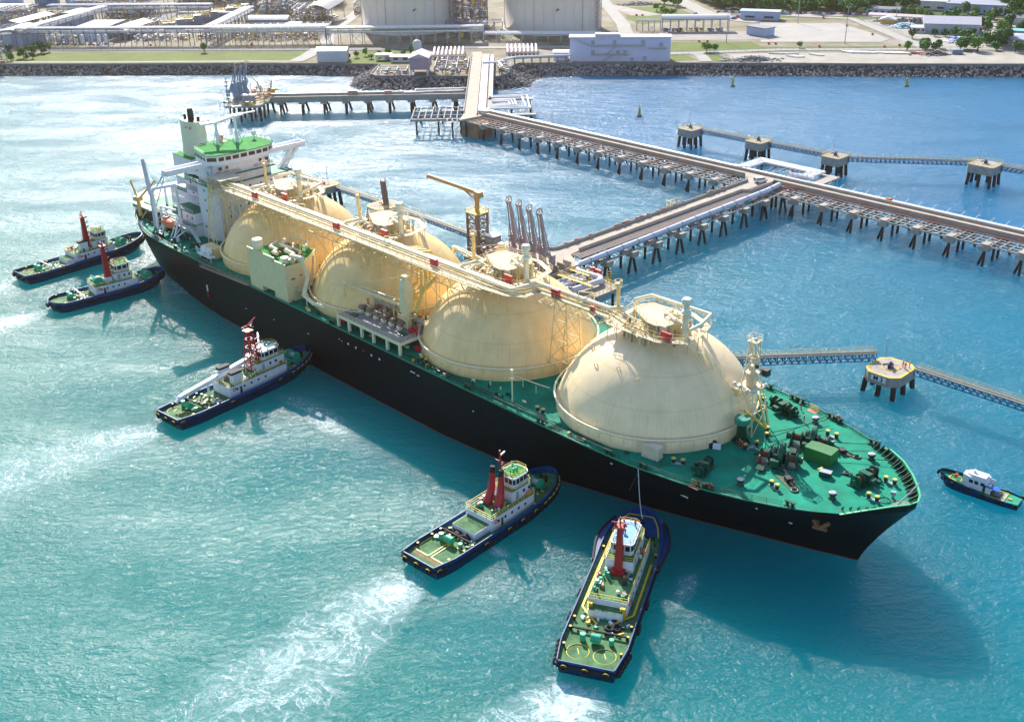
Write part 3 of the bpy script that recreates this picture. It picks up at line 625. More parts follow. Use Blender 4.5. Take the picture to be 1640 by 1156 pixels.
    p2 = MB(); p2.pipe([(-11, -8.2, 33.5), (106, -8.2, 33.5), (109.6, -8.0, 33.5)], .38, 8); p2.pipe([(-9, -10.7, 33.3), (104, -10.7, 33.3), (111, -10.2, 33.3), (112.8, -4.4, 33.3), (134, -3.9, 33.3), (139.5, -5.7, 33.3), (148, -5.6, 33.3)], .2, 6); p2.pipe([(-9, -7.2, 33.3), (102, -7.2, 33.3)], .22, 6)
    p2.pipe([(-9, -10.2, 33.7), (60, -10.2, 33.7), (103, -10.2, 33.7)], .12, 6); p2.build('small_pipes', CREAM, C)
    for a in ((20, 33.8), (62, 33.8), (110, 33.8)):
        pass
    for k, (x, y) in enumerate(((9, -11.0), (47, -11.0), (85, -10.9), (118, -5.0), (129, -5.0))):
        b = MB(); b.bx(x, x + 2, y - .3, y + .5, 33.1, 34.9) if k < 4 else b.bx(x, x + 1, y - .2, y + .4, 33.1, 34.1); b.build('hose_locker', REDB, C)
    # expansion loops and branch pipes from the dome platforms
    lo = MB()
    for tx in TX[:3]:
        for k, (yy, r) in enumerate(((-9.6, .42), (-8.2, .34), (-7.2, .24))):
            x = tx - 6 + k * 2.2; lo.pipe([(x, yy, 33.6), (x, yy + 1.5 + k * .2, 34.4), (x + .5, -4.6, 34.4), (x + 2, -3.8, 33.6)], r, 8)
        lo.build('branch_pipe', CREAMW, C); lo = MB()
    for x in (28, 66, 124): lo.pipe([(x, -9.6, 33.9), (x, -9.6, 35.2), (x + 2.6, -8.4, 35.2), (x + 2.6, -8.4, 33.7)] if x < 100 else [(x, -3.2, 33.9), (x, -3.2, 35.3), (x + 3, -1.6, 35.3), (x + 3, -1.6, 33.7)], .12, 6)
    lo.build('branch_pipe', CREAMW, C)
catwalk()

# ---- accommodation block
def house():
    H = bpy.data.objects.new('accommodation_block', None); COL.objects.link(H); H.parent = SHIP; H['label'] = 'white bridge house with green roof at the stern'
    m = MB()
    m.prism([(-13, -9.5), (-13, 14.2), (-16, 15.4), (-22, 15.4), (-22, -11.2), (-16.5, -11.2)], DK, 31.2)      # main front block
    m.bx(-34, -22, -8.5, 12, DK, 29.5)
    m.prism([(-14.4, -9.2), (-13.4, -3), (-13.4, 3.4), (-14.4, 9.6), (-24, 9.6), (-24, -9.2)], 31.2, 37.2)
    m.bx(-46, -34, -8, 9, DK, 24.5)
    m.bx(-30, -22.1, -13.2, -8.5, DK, 22.0)
    m.build('house_wall', WHITE, H)
    br = MB(); poly = [(-13.0, -8.2), (-12.4, -4), (-12.4, 4), (-13.0, 8.6), (-15.4, 11.6), (-24.2, 11.4), (-26.0, 8.5), (-26.0, -6.5), (-24.4, -9.2), (-15.4, -10.8)]
    br.prism(poly, 37.2, 40.0); o = br.build('wheelhouse', WHITE2, H)
    rf = MB(); rf.prism([(p[0] * 1.0 + (.25 if p[0] > -18 else -.25), p[1] * 1.02) for p in poly], 40.0, 40.22); rf.prism([(-26, -6), (-26, 7.5), (-33, 6), (-33, -4.5)], 39.0, 39.3); rf.build('bridge_roof', GREENL, H)
    # bridge windows: separate panes set proud of the walls
    n = len(poly)
    for i in range(n):
        a, b = Vector(poly[i]), Vector(poly[(i + 1) % n]); L = (b - a).length; k = max(1, int(L / 2.1))
        if a.x < -25 and b.x < -25: continue
        d = (b - a).normalized(); nn = Vector((d.y, -d.x)); c0 = (a + b) / 2
        if nn.dot(c0 - Vector((-20, 0))) < 0: nn = -nn
        for j in range(k):
            p = a.lerp(b, (j + .12) / k) + nn * .03; q = a.lerp(b, (j + .88) / k) + nn * .03; w = MB(); w.bar((p.x, p.y, 38.95), (q.x, q.y, 38.95), .1, 1.05); w.build('bridge_window', GLASSB, o)
    # bridge wings
    w = MB()
    for s in (-1, 1):
        y0, y1 = s * 10.4, s * 23.2; w.bx(-18.6, -15.6, min(y0, y1), max(y0, y1), 36.7, 37.0)
        w.bx(-15.7, -15.5, min(y0, y1), max(y0, y1), 37, 38.2); w.bx(-18.7, -18.5, min(y0, y1), max(y0, y1), 37, 38.2); w.bx(-18.6, -15.6, min(s * 23.1, s * 23.3), max(s * 23.1, s * 23.3), 37, 38.2)
        w.bx(-20.2, -15.2, min(s * 20.4, s * 23.2), max(s * 20.4, s * 23.2), 36.72, 37.02)
    o = w.build('bridge_wing', WHITE2, H)
    g = MB()
    for s in (-1, 1):                                     # curved brackets under the wings
        if s < 0:
            P = [(-8.6, 31.2), (-9.4, 31.6), (-10.8, 32.8), (-12.2, 34.4), (-14.2, 36.0), (-17, 36.8)]
            for a, b in zip(P, P[1:]): g.bar((-16.2, a[0], a[1]), (-16.2, b[0], b[1]), 1.6, 1.1)
            g.bar((-16.2, -9.6, 36.5), (-16.2, -9.6, 33), .5); g.bar((-16.2, -9.5, 35.2), (-16.2, -10.8, 36.4), .6)
        else:
            g.bar((-16.2, 13.6, 31.2), (-16.2, 18.6, 36.8), 1.2, 1.0); g.bar((-16.2, 15.2, 31.2), (-16.2, 20.6, 36.8), 1.2, .8); g.bar((-16.2, 15.6, 34), (-16.2, 17.6, 34), .6)
    g.build('wing_bracket', WHITE2, o)
    dk = MB()
    for z, x0, x1, y0 in ((31.2, -34, -12.6, -11.8), (27.9, -34, -22, -11.4), (24.7, -34, -22, -11.4), (21.9, -34, -22, -13.8), (18.3, -46, -22, -14.6)):
        dk.m(1 if 24 < z < 30 else 0).bx(x0, x1, y0, -8.0, z, z + .16); dk.m(0)
    dk.bx(-34, -12.4, -9, 16, 31.22, 31.36); dk.bx(-46, -34, -8, 9, 24.5, 24.65); dk.bx(-56, -46, -13, 13, 18.3, 18.5); dk.bx(-13.3, -12.2, -9, 10, 33.9, 34.05)
    dk.build('side_deck', [mat('side_deck_green', (.03, .20, .12), .7, var=.3, rust=.3), WHITE], H)
    r = MB()
    for z, x0, x1, y0 in ((31.3, -34, -16.6, -11.8), (28.0, -34, -22, -13.2), (24.8, -34, -22, -13.2), (22.0, -34, -22, -13.8), (18.4, -46, -22, -14.6)): r.rail([(x0, y0, z), (x1, y0, z)], 1.1, .07, 1.8, 2)
    r.rail([(-33, 16, 31.3), (-13, 15.8, 31.3)], 1.1, .07, 1.8, 2); r.rail([(-13, -9.2, 34.05), (-12.4, 9.6, 34.05)], 1.0, .05, 2, 1)
    r.rail([(-26, -6.5, 40.2), (-24.4, -9, 40.2), (-15.6, -10.7, 40.2)], 1.0, .05, 1.6, 2); r.rail([(-15.6, 11.4, 40.2), (-24.2, 11.3, 40.2), (-26, 8.4, 40.2), (-26, -6.5, 40.2)], 1.0, .05, 1.6, 2)
    r.rail([(-33, -4.5, 39.3), (-33, 6, 39.3)], 1.0, .06, 1.6, 2)
    r.build('house_railing', WHITE2, H)
    # windows on the front and the starboard side
    def win(x, y, z, w_, h_, face='x'):
        b = MB(); (b.bx(x, x + .06, y - w_ / 2, y + w_ / 2, z - h_ / 2, z + h_ / 2) if face == 'x' else b.bx(x - w_ / 2, x + w_ / 2, y - .06, y, z - h_ / 2, z + h_ / 2)); b.build('window', GLASSB, H)
    for y, z in ((-7.4, 36.0), (-5.2, 36.0), (6.0, 36.0), (8.2, 36.0)): win(-14.1 + .35, y, z, .95, .9)
    for z, ys in ((29.4, (1.2, 4.9, 6.6, 8.4, 10.9, 13.2)), (27.0, (1.5, 5.1, 6.2, 10.9)), (24.3, (-6.5, -2.8, 0, 3.5, 10.9, 12.8)), (21.6, (-6.5, -2.2, 1.2, 11, 12.8)), (18.6, (-6.7, -2.5, 3))):
        for y in ys: win(-13, y, z, .55, .75)
    for x, z in ((-18, 29.5), (-18, 26.6), (-18, 23.4), (-19.5, 18.2), (-18.6, 18.2)): win(x, -11.2, z, .5, .7, 'y')
    for x, z in ((-24, 20.2), (-27, 20.2), (-24.5, 16.6), (-28, 16.6)): win(x, -13.2, z, .6, .8, 'y')
    for x, z in ((-24, 26), (-27, 26), (-30, 26), (-24, 23), (-28, 23), (-31, 29)): win(x, -8.5, z, .9, .9, 'y')
    b = MB(); b.bx(-14.8, -14.74, -9.22, -9.2, 33, 34); b.bx(-18.4, -16.8, -9.26, -9.2, 33.0, 34.6); b.build('door', mat('door_teal', (.10, .32, .35), .5), H)
    # lettering on the house front
    for txt, y0 in (('NO  SMOKING', -8.3), ('NO  SMOKING', 2.9)):
        cu = bpy.data.curves.new('lettering', 'FONT'); cu.body = txt; cu.size = 1.02; cu.extrude = .02; cu.space_character = 1.12; cu.materials.append(RED); tq = bpy.data.objects.new('tmp', cu); COL.objects.link(tq); me = bpy.data.meshes.new_from_object(tq.evaluated_get(bpy.context.evaluated_depsgraph_get())); bpy.data.objects.remove(tq); t = bpy.data.objects.new('lettering', me); COL.objects.link(t); t.parent = H
        xx = -13.78 if y0 < 0 else -13.35; t.location = (xx, y0, 34.35); t.rotation_euler = (R_(90), 0, R_(90))
        if y0 < 0: t.rotation_euler = (R_(90), 0, R_(80.8)); t.location = (-14.16, -8.6, 34.5)
        else: t.rotation_euler = (R_(90), 0, R_(99.2)); t.location = (-13.26, 3.3, 34.5)
    # flat entrance hood at the catwalk end and small tanks on the monkey island
    c = MB(); c.bx(-12.9, -5.2, -12.6, -5.4, 34.9, 35.1); c.bx(-12.8, -12.4, -12.4, -12.0, 31.4, 34.9); c.bx(-5.6, -5.3, -12.4, -12.1, 32.6, 34.9); c.bx(-5.6, -5.3, -5.9, -5.6, 31, 34.9); c.build('entrance_hood', WALKW, H)
    # funnel
    f = MB(); vs = []; fs = []; prof = [(31, 1.06), (33.5, 1.0), (44.4, .93), (44.8, .93)]; n = 28
    for z, s in prof:
        for k in range(n): a = 2 * math.pi * k / n; vs.append((-41 + 5.6 * s * math.cos(a), 3.3 * s * math.sin(a), z))
    for j in range(3):
        for k in range(n): fs.append((j * n + k, j * n + (k + 1) % n, (j + 1) * n + (k + 1) % n, (j + 1) * n + k))
    f.add(vs, fs, True); f.m(1).add(vs[-n:], [tuple(range(n))], False)
    fn = f.build('funnel', [mat('funnel_cream', (.68, .66, .50), .45, var=.1, rust=.12), DARK], SHIP, label='cream funnel behind the bridge')
    k = MB(); k.tube((-41.5, 0, 44.6), (-41.5, 0, 48.2), 1.0, .85, 14); k.tube((-38.6, .8, 44.6), (-38.4, .8, 46), .5, n=8); k.tube((-44, -.6, 44.6), (-44.2, -.6, 46), .45, n=8); k.tube((-39, -1.2, 44.6), (-37.6, -1.6, 45.9), .3, n=8); k.build('exhaust_stack', DARK, fn)
    fb = MB(); fb.bx(-47, -35.6, -5, 5, 24.5, 34); fb.m(1).bx(-47, -35.6, -5.05, 5.05, 34.0, 34.15); fb.build('funnel_casing', [WHITE, GREENL], H)
    em = MB(); em.cb((-37.9, -2.75, 43), (1.1, .1, .8), -.5); em.cb((-39.5, -3.2, 43.1), (.5, .1, .6), -.2); em.build('emblem', [REDB], fn)
    # radar masts joined by a flat cross beam
    q = MB()
    for x, y, zt in ((-24.4, -1.3, 46.3), (-22.6, 4.2, 48)):
        q.tube((x, y, 40), (x, y, zt), .55, .4, 10); q.bar((x - 2, y - .4, 40.2), (x, y, 44.5), .25); q.bar((x + 1.7, y - .8, 40.2), (x, y, 44.5), .25); q.bar((x, y + 1.8, 40.2), (x, y, 44.5), .25)
    q.bar((-25.8, -5.4, 46.6), (-24.4, -1.3, 46.8), 2.2, .5); q.bar((-24.4, -1.3, 46.8), (-22.6, 4.2, 48.1), 2.6, .7); q.bar((-22.6, 4.2, 48.1), (-21.8, 6.4, 48.4), 2.6, .4); q.bar((-21.8, 6.4, 48.4), (-21, 10.4, 48.6), .35)
    for x, y, z0, z1 in ((-25.6, -5, 46.9, 49.6), (-24.2, .8, 47.2, 53), (-23.6, 2.2, 47.4, 55.4), (-22.4, 5.2, 48.3, 51), (-23.2, 3.2, 48, 51.5)): q.tube((x, y, z0), (x, y, z1), .09, n=5)
    q.m(1).cb((-23.6, 2.2, 52.2), (.8, .8, .5)); q.m(0).bar((-23, 4.0, 50.6), (-22, 6.6, 50.6), .4, .35); q.bar((-25.3, -.8, 50.2), (-23.4, 2.2, 50.2), .2); q.ball((-24.6, -3.2, 47.6), .35)
    q.build('radar_mast', [WHITE2, DARK], H)
    s = MB(); s.ball((-22.0, 9.6, 42.0), .8, 12, 8); s.tube((-22, 9.6, 40.2), (-22, 9.6, 41.6), .25); s.build('radar_dome', WHITE2, H)
    cc = MB(); cc.lathe((-27.0, 1.2, 40.3), [(.7, 0), (.8, 1.4), (.3, 1.8)], 10); cc.m(1).bx(-28.2, -25.6, .2, 2.4, 40.22, 40.3); cc.build('compass_housing', [mat('compass_orange', (.5, .14, .07), .5), YEL], H)
    fl = MB()
    for k, y in enumerate((9.2, 9.9)): fl.m(k).add([(-21.2, y, 48.4), (-21.6, y + .25, 48.2), (-21.5, y + .35, 46.6), (-21.1, y + .1, 46.8)], [(0, 1, 2, 3)])
    fl.build('signal_flag', [REDB, WHITE2], H)
house()

def stern():
    h = MB(); h.prism([(-70, -4), (-66, -10.6), (-58, -15.4), (-46, -15.4), (-46, 11), (-60, 11), (-70, 6)], 17.9, 18.2)
    h.m(1).torus((-59, -3, 18.25), 4.2, .16, 28, 4); h.m(1).bx(-52.4, -48.6, -14, -10.6, 18.2, 18.24); h.m(2).prism([(-70.1, -4.2), (-66.05, -10.9), (-58, -15.7), (-46, -15.7), (-46, -15.42), (-58, -15.42), (-66, -10.62), (-70, -4)], 17.2, 18.1)
    for x, y in ((-64, -9), (-56, -14), (-48, -14), (-64, 6), (-50, 9)): h.m(0).bar((x, y, DK), (x, y, 17.9), .35)
    h.build('stern_platform', [mat('platform_pale', (.66, .62, .56), .7, var=.2), YEL, mat('dark_teal', (.02, .12, .11), .6)], SHIP)
    r = MB(); r.rail([(-46.2, 11, 18.2), (-60, 11, 18.2), (-70, 6, 18.2), (-70, -4, 18.2), (-66, -10.6, 18.2)], 1.2, .06, 1.1, 2)
    for k in range(12):
        t = k / 11; x, y = -70 + 4 * t, -4 - 6.6 * t; r.bar((x, y, 18.1), (x - 1.8, y - 1.0, 18.2), .07)
    r.build('net_frame', mat('dark_teal', (.02, .12, .11)), SHIP)
    # provision crane goal posts
    g = MB()
    for x, y, zt in ((-38.2, -15.9, 21.5), (-36.4, -18.5, 27.8), (-26.6, -15.6, 30.4), (-47.8, -9, 24)): g.tube((x, y, DK), (x - .1, y, zt), .45, .38, 10); g.build('goal_post', WHITE2, SHIP); g = MB()
    g.bar((-36.4, -18.5, 27.8), (-26.6, -15.6, 30.4), .5, .8); g.bar((-38.2, -15.9, 21.5), (-31, -14.6, 21.5), .4, .5); g.bar((-36.4, -18.5, 27.8), (-40, -15.2, 27.6), .3)
    g.build('goal_post_beam', WHITE2, SHIP)
    c = MB(); c.tube((-40.8, -17.2, DK), (-40.8, -17.2, 25), .55, .4, 10); c.tube((-40.8, -17.2, 25), (-42.6, -17.2, 35.6), .7, .55, 8); c.bar((-40, -17, 20), (-34.5, -15, 31), .22); c.bar((-40.6, -17.2, 24.5), (-31, -16, 33.8), .25)
    for k in range(6): c.bar((-40.8, -17.2, 16 + k * 1.6), (-37.5 + .3 * k, -16.5, 17 + k * 1.8), .12)
    c.bar((-42.5, -17.2, 35.4), (-33, -16, 28.4), .08); c.bar((-42.5, -17.2, 35.4), (-36, -16.5, 27.6), .08)
    c.m(1); c.build('stowed_crane', [mat('crane_lavender', (.50, .52, .62), .45, rust=.5, rustcol=(.35, .18, .05)), CREAM], SHIP)
    y = MB(); y.tube((-52, -16.2, DK), (-52.6, -16.2, 21), .7, .6, 10); y.bar((-52.4, -16.2, 20.6), (-43.2, -14, 28), .45, .5); y.bar((-52.4, -16.2, 20.6), (-54.8, -16.6, 26.4), .4); y.cb((-52.4, -16.2, 21), (2.2, 2, 1.4), .3); y.bar((-54.8, -16.6, 26.4), (-43.2, -14, 28), .08)
    y.bar((-50, -17, 15.2), (-44, -17.4, 19.6), .3); y.build('stores_crane', mat('crane_yellow', (.68, .45, .14), .5, rust=.4), SHIP)
    # lifeboat hung in its davits
    d = MB()
    for x in (-33.6, -26.4):
        d.bar((x + 1.8, -19.8, DK), (x + .6, -16.4, 21), .42); d.bar((x - .9, -19.4, DK), (x + .4, -17, 21), .34); d.bar((x + .5, -16.2, 21), (x + .3, -19.4, 22.4), .38); d.bar((x + 1.2, -18, 17.6), (x - .2, -18, 17.6), .25)
    d.bar((-33, -16.6, 21), (-25.8, -16.6, 21), .35)
    d.bar((-26.6, -14.8, 18.4), (-24, -21.2, DK), .35); d.bar((-22.6, -14.8, 18.4), (-24, -21.2, DK), .3)
    dv = d.build('davit', WHITE2, SHIP)
    b = MB(); n = 14; vs = []; fs = []; C = (-30, -17.8, 18.5)
    for i in range(9):
        t = i / 8; x = -3.9 + 7.8 * t; w = 1.5 * (1 - abs(2 * t - 1) ** 2.6) ** .5 + .05; hh = 1.45 * (1 - abs(2 * t - 1) ** 3) ** .5 + .08
        for k in range(n): a = 2 * math.pi * k / n; vs.append((C[0] + x, C[1] + w * math.cos(a), C[2] + hh * math.sin(a) * (1 if math.sin(a) < 0 else .8)))
    for i in range(8):
        for k in range(n): fs.append((i * n + k, (i + 1) * n + k, (i + 1) * n + (k + 1) % n, i * n + (k + 1) % n))
    b.add(vs, fs, True); b.cb((C[0] - 1.6, C[1], C[2] + 1.3), (1.6, 1.3, .8)); b.m(1)
    for k in range(4): b.cb((C[0] - 1.6 + 1.2 * k, C[1] - 1.42, C[2] + .45), (.6, .06, .3))
    b.build('lifeboat', [ORANGE, GLASS], SHIP, label='orange enclosed lifeboat hung in davits beside the house')
    lr = MB()
    lr.bar((-46, -16.5, 19.8), (-36, -18, 20.4), .5, .12); lr.bx(-35, -20, -17, -14.8, 18.1, 18.3); lr.rail([(-36, -17, 18.3), (-20, -17, 18.3)], 1.1, .07, 1.5, 2); lr.rail([(-20, -17, 18.3), (-20, -12, 18.3)], 1.1, .07, 1.5, 2)
    lr.bar((-20, -16, 18.2), (-13, -16.8, DK), 1.0, .15); lr.build('boat_deck', [mat('boatdeck_grey', (.5, .55, .55), .6, rust=.2)], SHIP)
    # clutter of the after deck: winches, bollards, vents
    c = MB(); rn = random.Random(5)
    for k in range(60):
        x = rn.uniform(-62, -12); e = edge(x); y = -rn.uniform(max(9, e - 8.5), e - 1.0)
        if -34 < x < -12 and y > -14: continue
        c.m(rn.choice((0, 0, 1, 2, 3))); q = rn.random()
        if q < .4: c.tube((x, y, DK), (x, y, DK + rn.uniform(.5, 1.3)), .28, n=8)
        elif q < .7: c.tube((x, y, DK + .7), (x + rn.uniform(-1.4, 1.4), y + 1.2, DK + .7), .6, n=10)
        else: c.cb((x, y, DK + .5), (rn.uniform(.5, 1.8), rn.uniform(.5, 1.2), rn.uniform(.7, 1.4)), rn.random())
        c.cut()
    c.build_split('deck_fitting', [GREENM, GREEND, WHITE2, RUSTM], SHIP)
    f = MB(); f.bx(-7.6, -1.4, -19.6, -16.6, DK, DK + 3.0); f.build('cream_deck_locker', CREAM, SHIP)
    s = MB(); s.tube((-4.4, -21.4, 17.3), (-4.4, -20.4, 17.3), 1.1, n=16); s.tube((-1.9, -21.3, 17.3), (-1.9, -20.3, 17.3), 1.1, n=16); s.rail([(-6.4, -22, 16), (.4, -22, 16)], 1.6, .1, 1, 2); s.bx(-6.6, .5, -22.1, -20, 15.9, 16.05)
    for x in (-6, -3, 0): s.bar((x, -21.5, DK), (x, -21.5, 16), .2)
    s.build('liferaft_rack', WHITE2, SHIP)
    g = MB(); g.bar((-1.8, -23.9, 13.8), (23.6, -23.9, 15.0), .9, .25)                     # stowed gangway ladder
    g.rail([(-1.8, -24.3, 13.9), (23.6, -24.3, 15.1)], .9, .06, 1.2, 1); g.rail([(-1.8, -23.6, 13.9), (23.6, -23.6, 15.1)], .9, .06, 1.2, 1)
    for x in (2, 8, 14, 20): g.bar((x, -22.6, DK), (x, -23.8, 16.4), .16)
    g.build('gangway_ladder', mat('ladder_brown', (.30, .22, .16), .6, rust=.2), SHIP)
stern()

# ---- compressor house between the first two domes
def comp():
    m = MB(); z = 24.4
    m.prism([(23.4, -22.9), (41.2, -22.9), (41.2, -17.2), (36, -10.2), (28.6, -10.2), (23.4, -17.5)], 16.2, z)
    for x0, x1 in ((23.4, 29.3), (35.1, 41.2)): m.bx(x0, x1, -22.9, -17.3, DK, 16.2)
    m.bx(29.3, 35.1, -20.4, -17.3, DK, 16.2)
    m.bx(35.1, 41.2, -22.9, -22.6, z, z + .5); m.bx(23.4, 36.2, -22.9, -22.6, z, z + 1.2)
    o = m.build('compressor_house', mat('house_cream', (.74, .62, .36), .5, var=.1, rust=.06), SHIP, label='cream compressor house at the ship side between the aft domes')
    r = MB(); r.prism([(23.6, -22.5), (41, -22.5), (41, -17.3), (36, -10.4), (28.7, -10.4), (23.6, -17.6)], z, z + .06); r.build('house_roof', GREENL, o)
    p = MB()
    p.pipe([(26, -15.2, z + 1.2), (28.5, -18.8, z + 1.2), (31.5, -18.8, z + 1.2), (32.5, -20.4, z + 1.2), (34.2, -20.4, z + 1.2)], .5, 10); p.pipe([(27.4, -13.4, z + 1.6), (30, -16.4, z + 1.6), (34, -16.4, z + 1.6), (34.8, -18.2, z + 1.6), (38.5, -18.2, z + 1.6), (40, -20, z + 1.9), (43.6, -19.2, z + 2), (43.9, -18.2, 20.8), (44.6, -20.3, 17), (50, -21.0, 16.4), (58, -19.4, 16.3)], .55, 10)
    p.pipe([(29, -12, z + .9), (33, -15, z + .9), (36.6, -15, z + .9), (38.6, -16.8, z + .9)], .4, 8); p.pipe([(28, -11.6, z + 2.4), (35, -11.6, z + 2.4), (38, -14, z + 2.4)], .35, 8)
    p.build('roof_pipe', CREAMW, o)
    v = MB(); v.lathe((27.0, -21.6, z), [(.9, 0), (.9, .9), (1.35, 1.1), (1.35, 3.8), (1.2, 3.8)], 16); v.lathe((38.8, -21.2, z), [(1.0, 0), (1.0, 1.6)], 14); v.build('roof_vent', CREAMW, o)
    w = MB(); w.lathe((40.0, -19.8, z), [(.8, 0), (.8, .6), (1.1, .7), (1.0, 1.1)], 14); w.lathe((40.2, -17.9, z), [(.8, 0), (.8, .6), (1.1, .7), (1.0, 1.1)], 14); w.build('mushroom_vent', mat('vent_peach', (.80, .66, .42), .5), o)
    for x, y, zz in ((25.0, -22.94, 19.5),): pass
    l = MB(); l.bx(41.2, 43.4, -20.5, -17.6, 17.6, 17.75); l.rail([(41.3, -20.4, 17.7), (43.3, -20.4, 17.7), (43.3, -17.6, 17.7)], 1, .08, 1, 2); l.bar((43.3, -19, 17.6), (46.5, -19, DK), .8, .15); l.bar((42, -16, 17.7), (38.5, -12.5, 24), .6, .12); l.build('landing', mat('grating_cream', (.62, .52, .34)), o)
    s = MB(); s.bx(41.2, 41.26, -21.4, -20.2, 20.4, 20.8); s.bx(41.2, 41.26, -18.9, -18.0, 20.9, 21.2); s.build('sign_plate', REDB, o)
    c = MB(); rn = random.Random(8)
    for k in range(16): x, y = rn.uniform(28, 39), rn.uniform(-20, -11.5); c.cb((x, y, z + .5), (rn.uniform(.4, 1.4), rn.uniform(.4, 1.0), rn.uniform(.6, 1.6)), rn.random()).cut()
    c.build_split('roof_equipment', RUSTM, o)
comp()

# ---- cargo manifold platform and crane
def manifold():
    m = MB(); m.bx(62.4, 86.8, -22.6, -13.4, 17.5, 17.75); m.m(1).bx(62.4, 86.8, -22.75, -22.5, 17.1, 17.8); m.bx(86.7, 86.95, -22.6, -15, 17.1, 17.8)
    for x in (62.6, 67, 72, 76.6, 81.8, 86.5): m.bar((x, -22.5, DK), (x, -22.5, 17.2), .6); m.bar((x, -15.5, DK), (x, -15.5, 17.4), .4)
    o = m.build('manifold_platform', [mat('grating_grey', (.26, .24, .24), .8, var=.2), CREAMW], SHIP, label='grey manifold platform with pipe flanges at the ship side')
    r = MB(); r.rail([(62.5, -22.5, 17.8), (86.7, -22.5, 17.8), (86.7, -18, 17.8)], 1.15, .07, 1.5, 3); r.build('platform_railing', WALKW, o)
    for k in range(6):
        x = 65.6 + k * 3.0; f = MB(); f.pipe([(x, -11, 19.2), (x, -17.6, 19.0)], .42, 10); f.tube((x, -17.4, 19), (x, -18.0, 19), .72, n=12); f.tube((x, -15.2, 19.2), (x, -15.6, 19.2), .7, n=12); f.m(1).cb((x, -17.8, 18.2), (1.0, 1.0, .8)); f.m(0).tube((x + .3, -15.8, 19.2), (x + .3, -15.8, 20.6), .12); f.torus((x + .3, -15.8, 20.7), .35, .06, 8, 4)
        f.build('manifold_flange', [mat('flange_brown', (.28, .2, .15), .5, rust=.3), CREAMW], o)
    g = MB(); g.cb((66.0, -20.2, 17.9), (2.0, 1.6, .3)); g.cb((83.4, -19.2, 17.9), (2.0, 1.6, .3)); g.cb((65.4, -17, 18.4), (1, .6, 1.1)); g.build('green_hatch', GREENM, o)
    rd = MB(); 
    for k in range(4): rd.tube((83.8 + k * .6, -16.6 - .3 * (k % 2), 17.8), (83.8 + k * .6, -16.6, 19.2), .28)
    rd.cb((84.6, -17.4, 18.4), (1.8, .5, .9)); rd.build('fire_valves', REDB, o)
    w = MB(); w.bar((61, -13.8, 20.4), (72, -14.6, 20.4), 1, .1); w.bar((72, -14.6, 20.4), (88, -14.6, 19.9), 1, .1); w.rail([(61, -14.3, 20.4), (72, -15.1, 20.4), (88, -15.1, 19.9)], 1, .06, 1.5, 2)
    w.bar((88, -15.4, 19.9), (90, -18.8, DK), .9, .12); w.rail([(88, -15, 19.9), (90, -18.4, DK)], 1, .06, 1, 2)
    for x in (63, 68, 73, 78, 83, 87): w.bar((x, -14.4, 17.7), (x, -14.4, 20.4), .14)
    w.build('gantry_walk', mat('gantry_grey', (.4, .38, .34), .6), o)
    c = MB(); rn = random.Random(4)
    for k in range(50):
        x, y = rn.uniform(63, 86), rn.uniform(-17.4, -10.5); h = rn.uniform(.6, 3.2); c.m(rn.choice((0, 0, 1, 2)))
        if rn.random() < .6: c.tube((x, y, 17.7), (x, y, 17.7 + h), .1 + rn.random() * .2, n=6)
        else: c.pipe([(x, y, 17.8 + h * .6), (x + rn.uniform(1, 5), y, 17.8 + h * .6)], .16, 6)
        c.cut()
    c.build_split('manifold_pipe', [CREAM, CREAMW, RUSTM], o)
    # cargo crane, starboard and its twin on the far side
    for s in (-1, 1):
        y = 15.3 * s; K = MB(); K.tube((80.6, y, DK), (80.6, y, 21.4), 1.15, 1.0, 14); K.lathe((80.6, y, 20.4), [(2.3, 0), (2.3, .15)], 20, False)
        K.prism([(79.5, y - 1.2), (81.8, y - 1.2), (81.8, y + 1.2), (79.5, y + 1.2)], 21.6, 28.0)
        vs = [(79.5, y - 1.2, 28.0), (81.8, y - 1.2, 28.0), (81.8, y + 1.2, 28.0), (79.5, y + 1.2, 28.0), (79.8, y - .8, 29.6), (81.6, y - .8, 29.6), (81.6, y + .8, 29.6), (79.8, y + .8, 29.6)]; K.add(vs, [(0, 1, 5, 4), (1, 2, 6, 5), (2, 3, 7, 6), (3, 0, 4, 7), (4, 5, 6, 7)], False)
        K.bx(79.9, 81.4, y - .6, y + .6, 29.6, 30.6); k = K.build('crane_post', mat('crane_cream', (.80, .68, .40), .45, var=.1, rust=.2), SHIP)
        rr = MB(); rr.rail([(80.6 + 2.3 * math.cos(a), y + 2.3 * math.sin(a), 20.5) for a in [q * math.pi / 4 for q in range(8)]], 1, .06, 1.6, 2, True); rr.build('crane_railing', CREAM, k)
        j = MB(); tip = (60.5, y - 3.0 if s < 0 else y + 2.0, 23.6)
        for q in (-1, 1):
            j.bar((79.6, y + q * 1.1, 23.2), (tip[0] + 6, tip[1] + q * .5 + (y - tip[1]) * .3, 23.9), .35, .5); j.bar((tip[0] + 6, tip[1] + q * .5 + (y - tip[1]) * .3, 23.9), (tip[0], tip[1] + q * .3, 24.2), .28, .4)
        for t in (.15, .4, .6, .8): a = Vector((79.6, y, 23.3)).lerp(Vector(tip), t); j.bar((a.x, a.y - .9, a.z + .3), (a.x, a.y + .9, a.z + .3), .25)
        j.bar((80.4, y, 30.3), tip, .07); j.bar((80.4, y + .5, 30.1), (tip[0] + .3, tip[1] + .4, tip[2]), .07); j.cb((tip[0] - .3, tip[1], 23.6), (1, .9, 1.4)); j.tube((tip[0] - .6, tip[1], 23), (tip[0] - .6, tip[1], 20.4), .2); j.build('crane_jib', mat('crane_cream', (.80, .68, .40)), k)
    # riser pipes climbing between the domes to the catwalk
    y = MB()
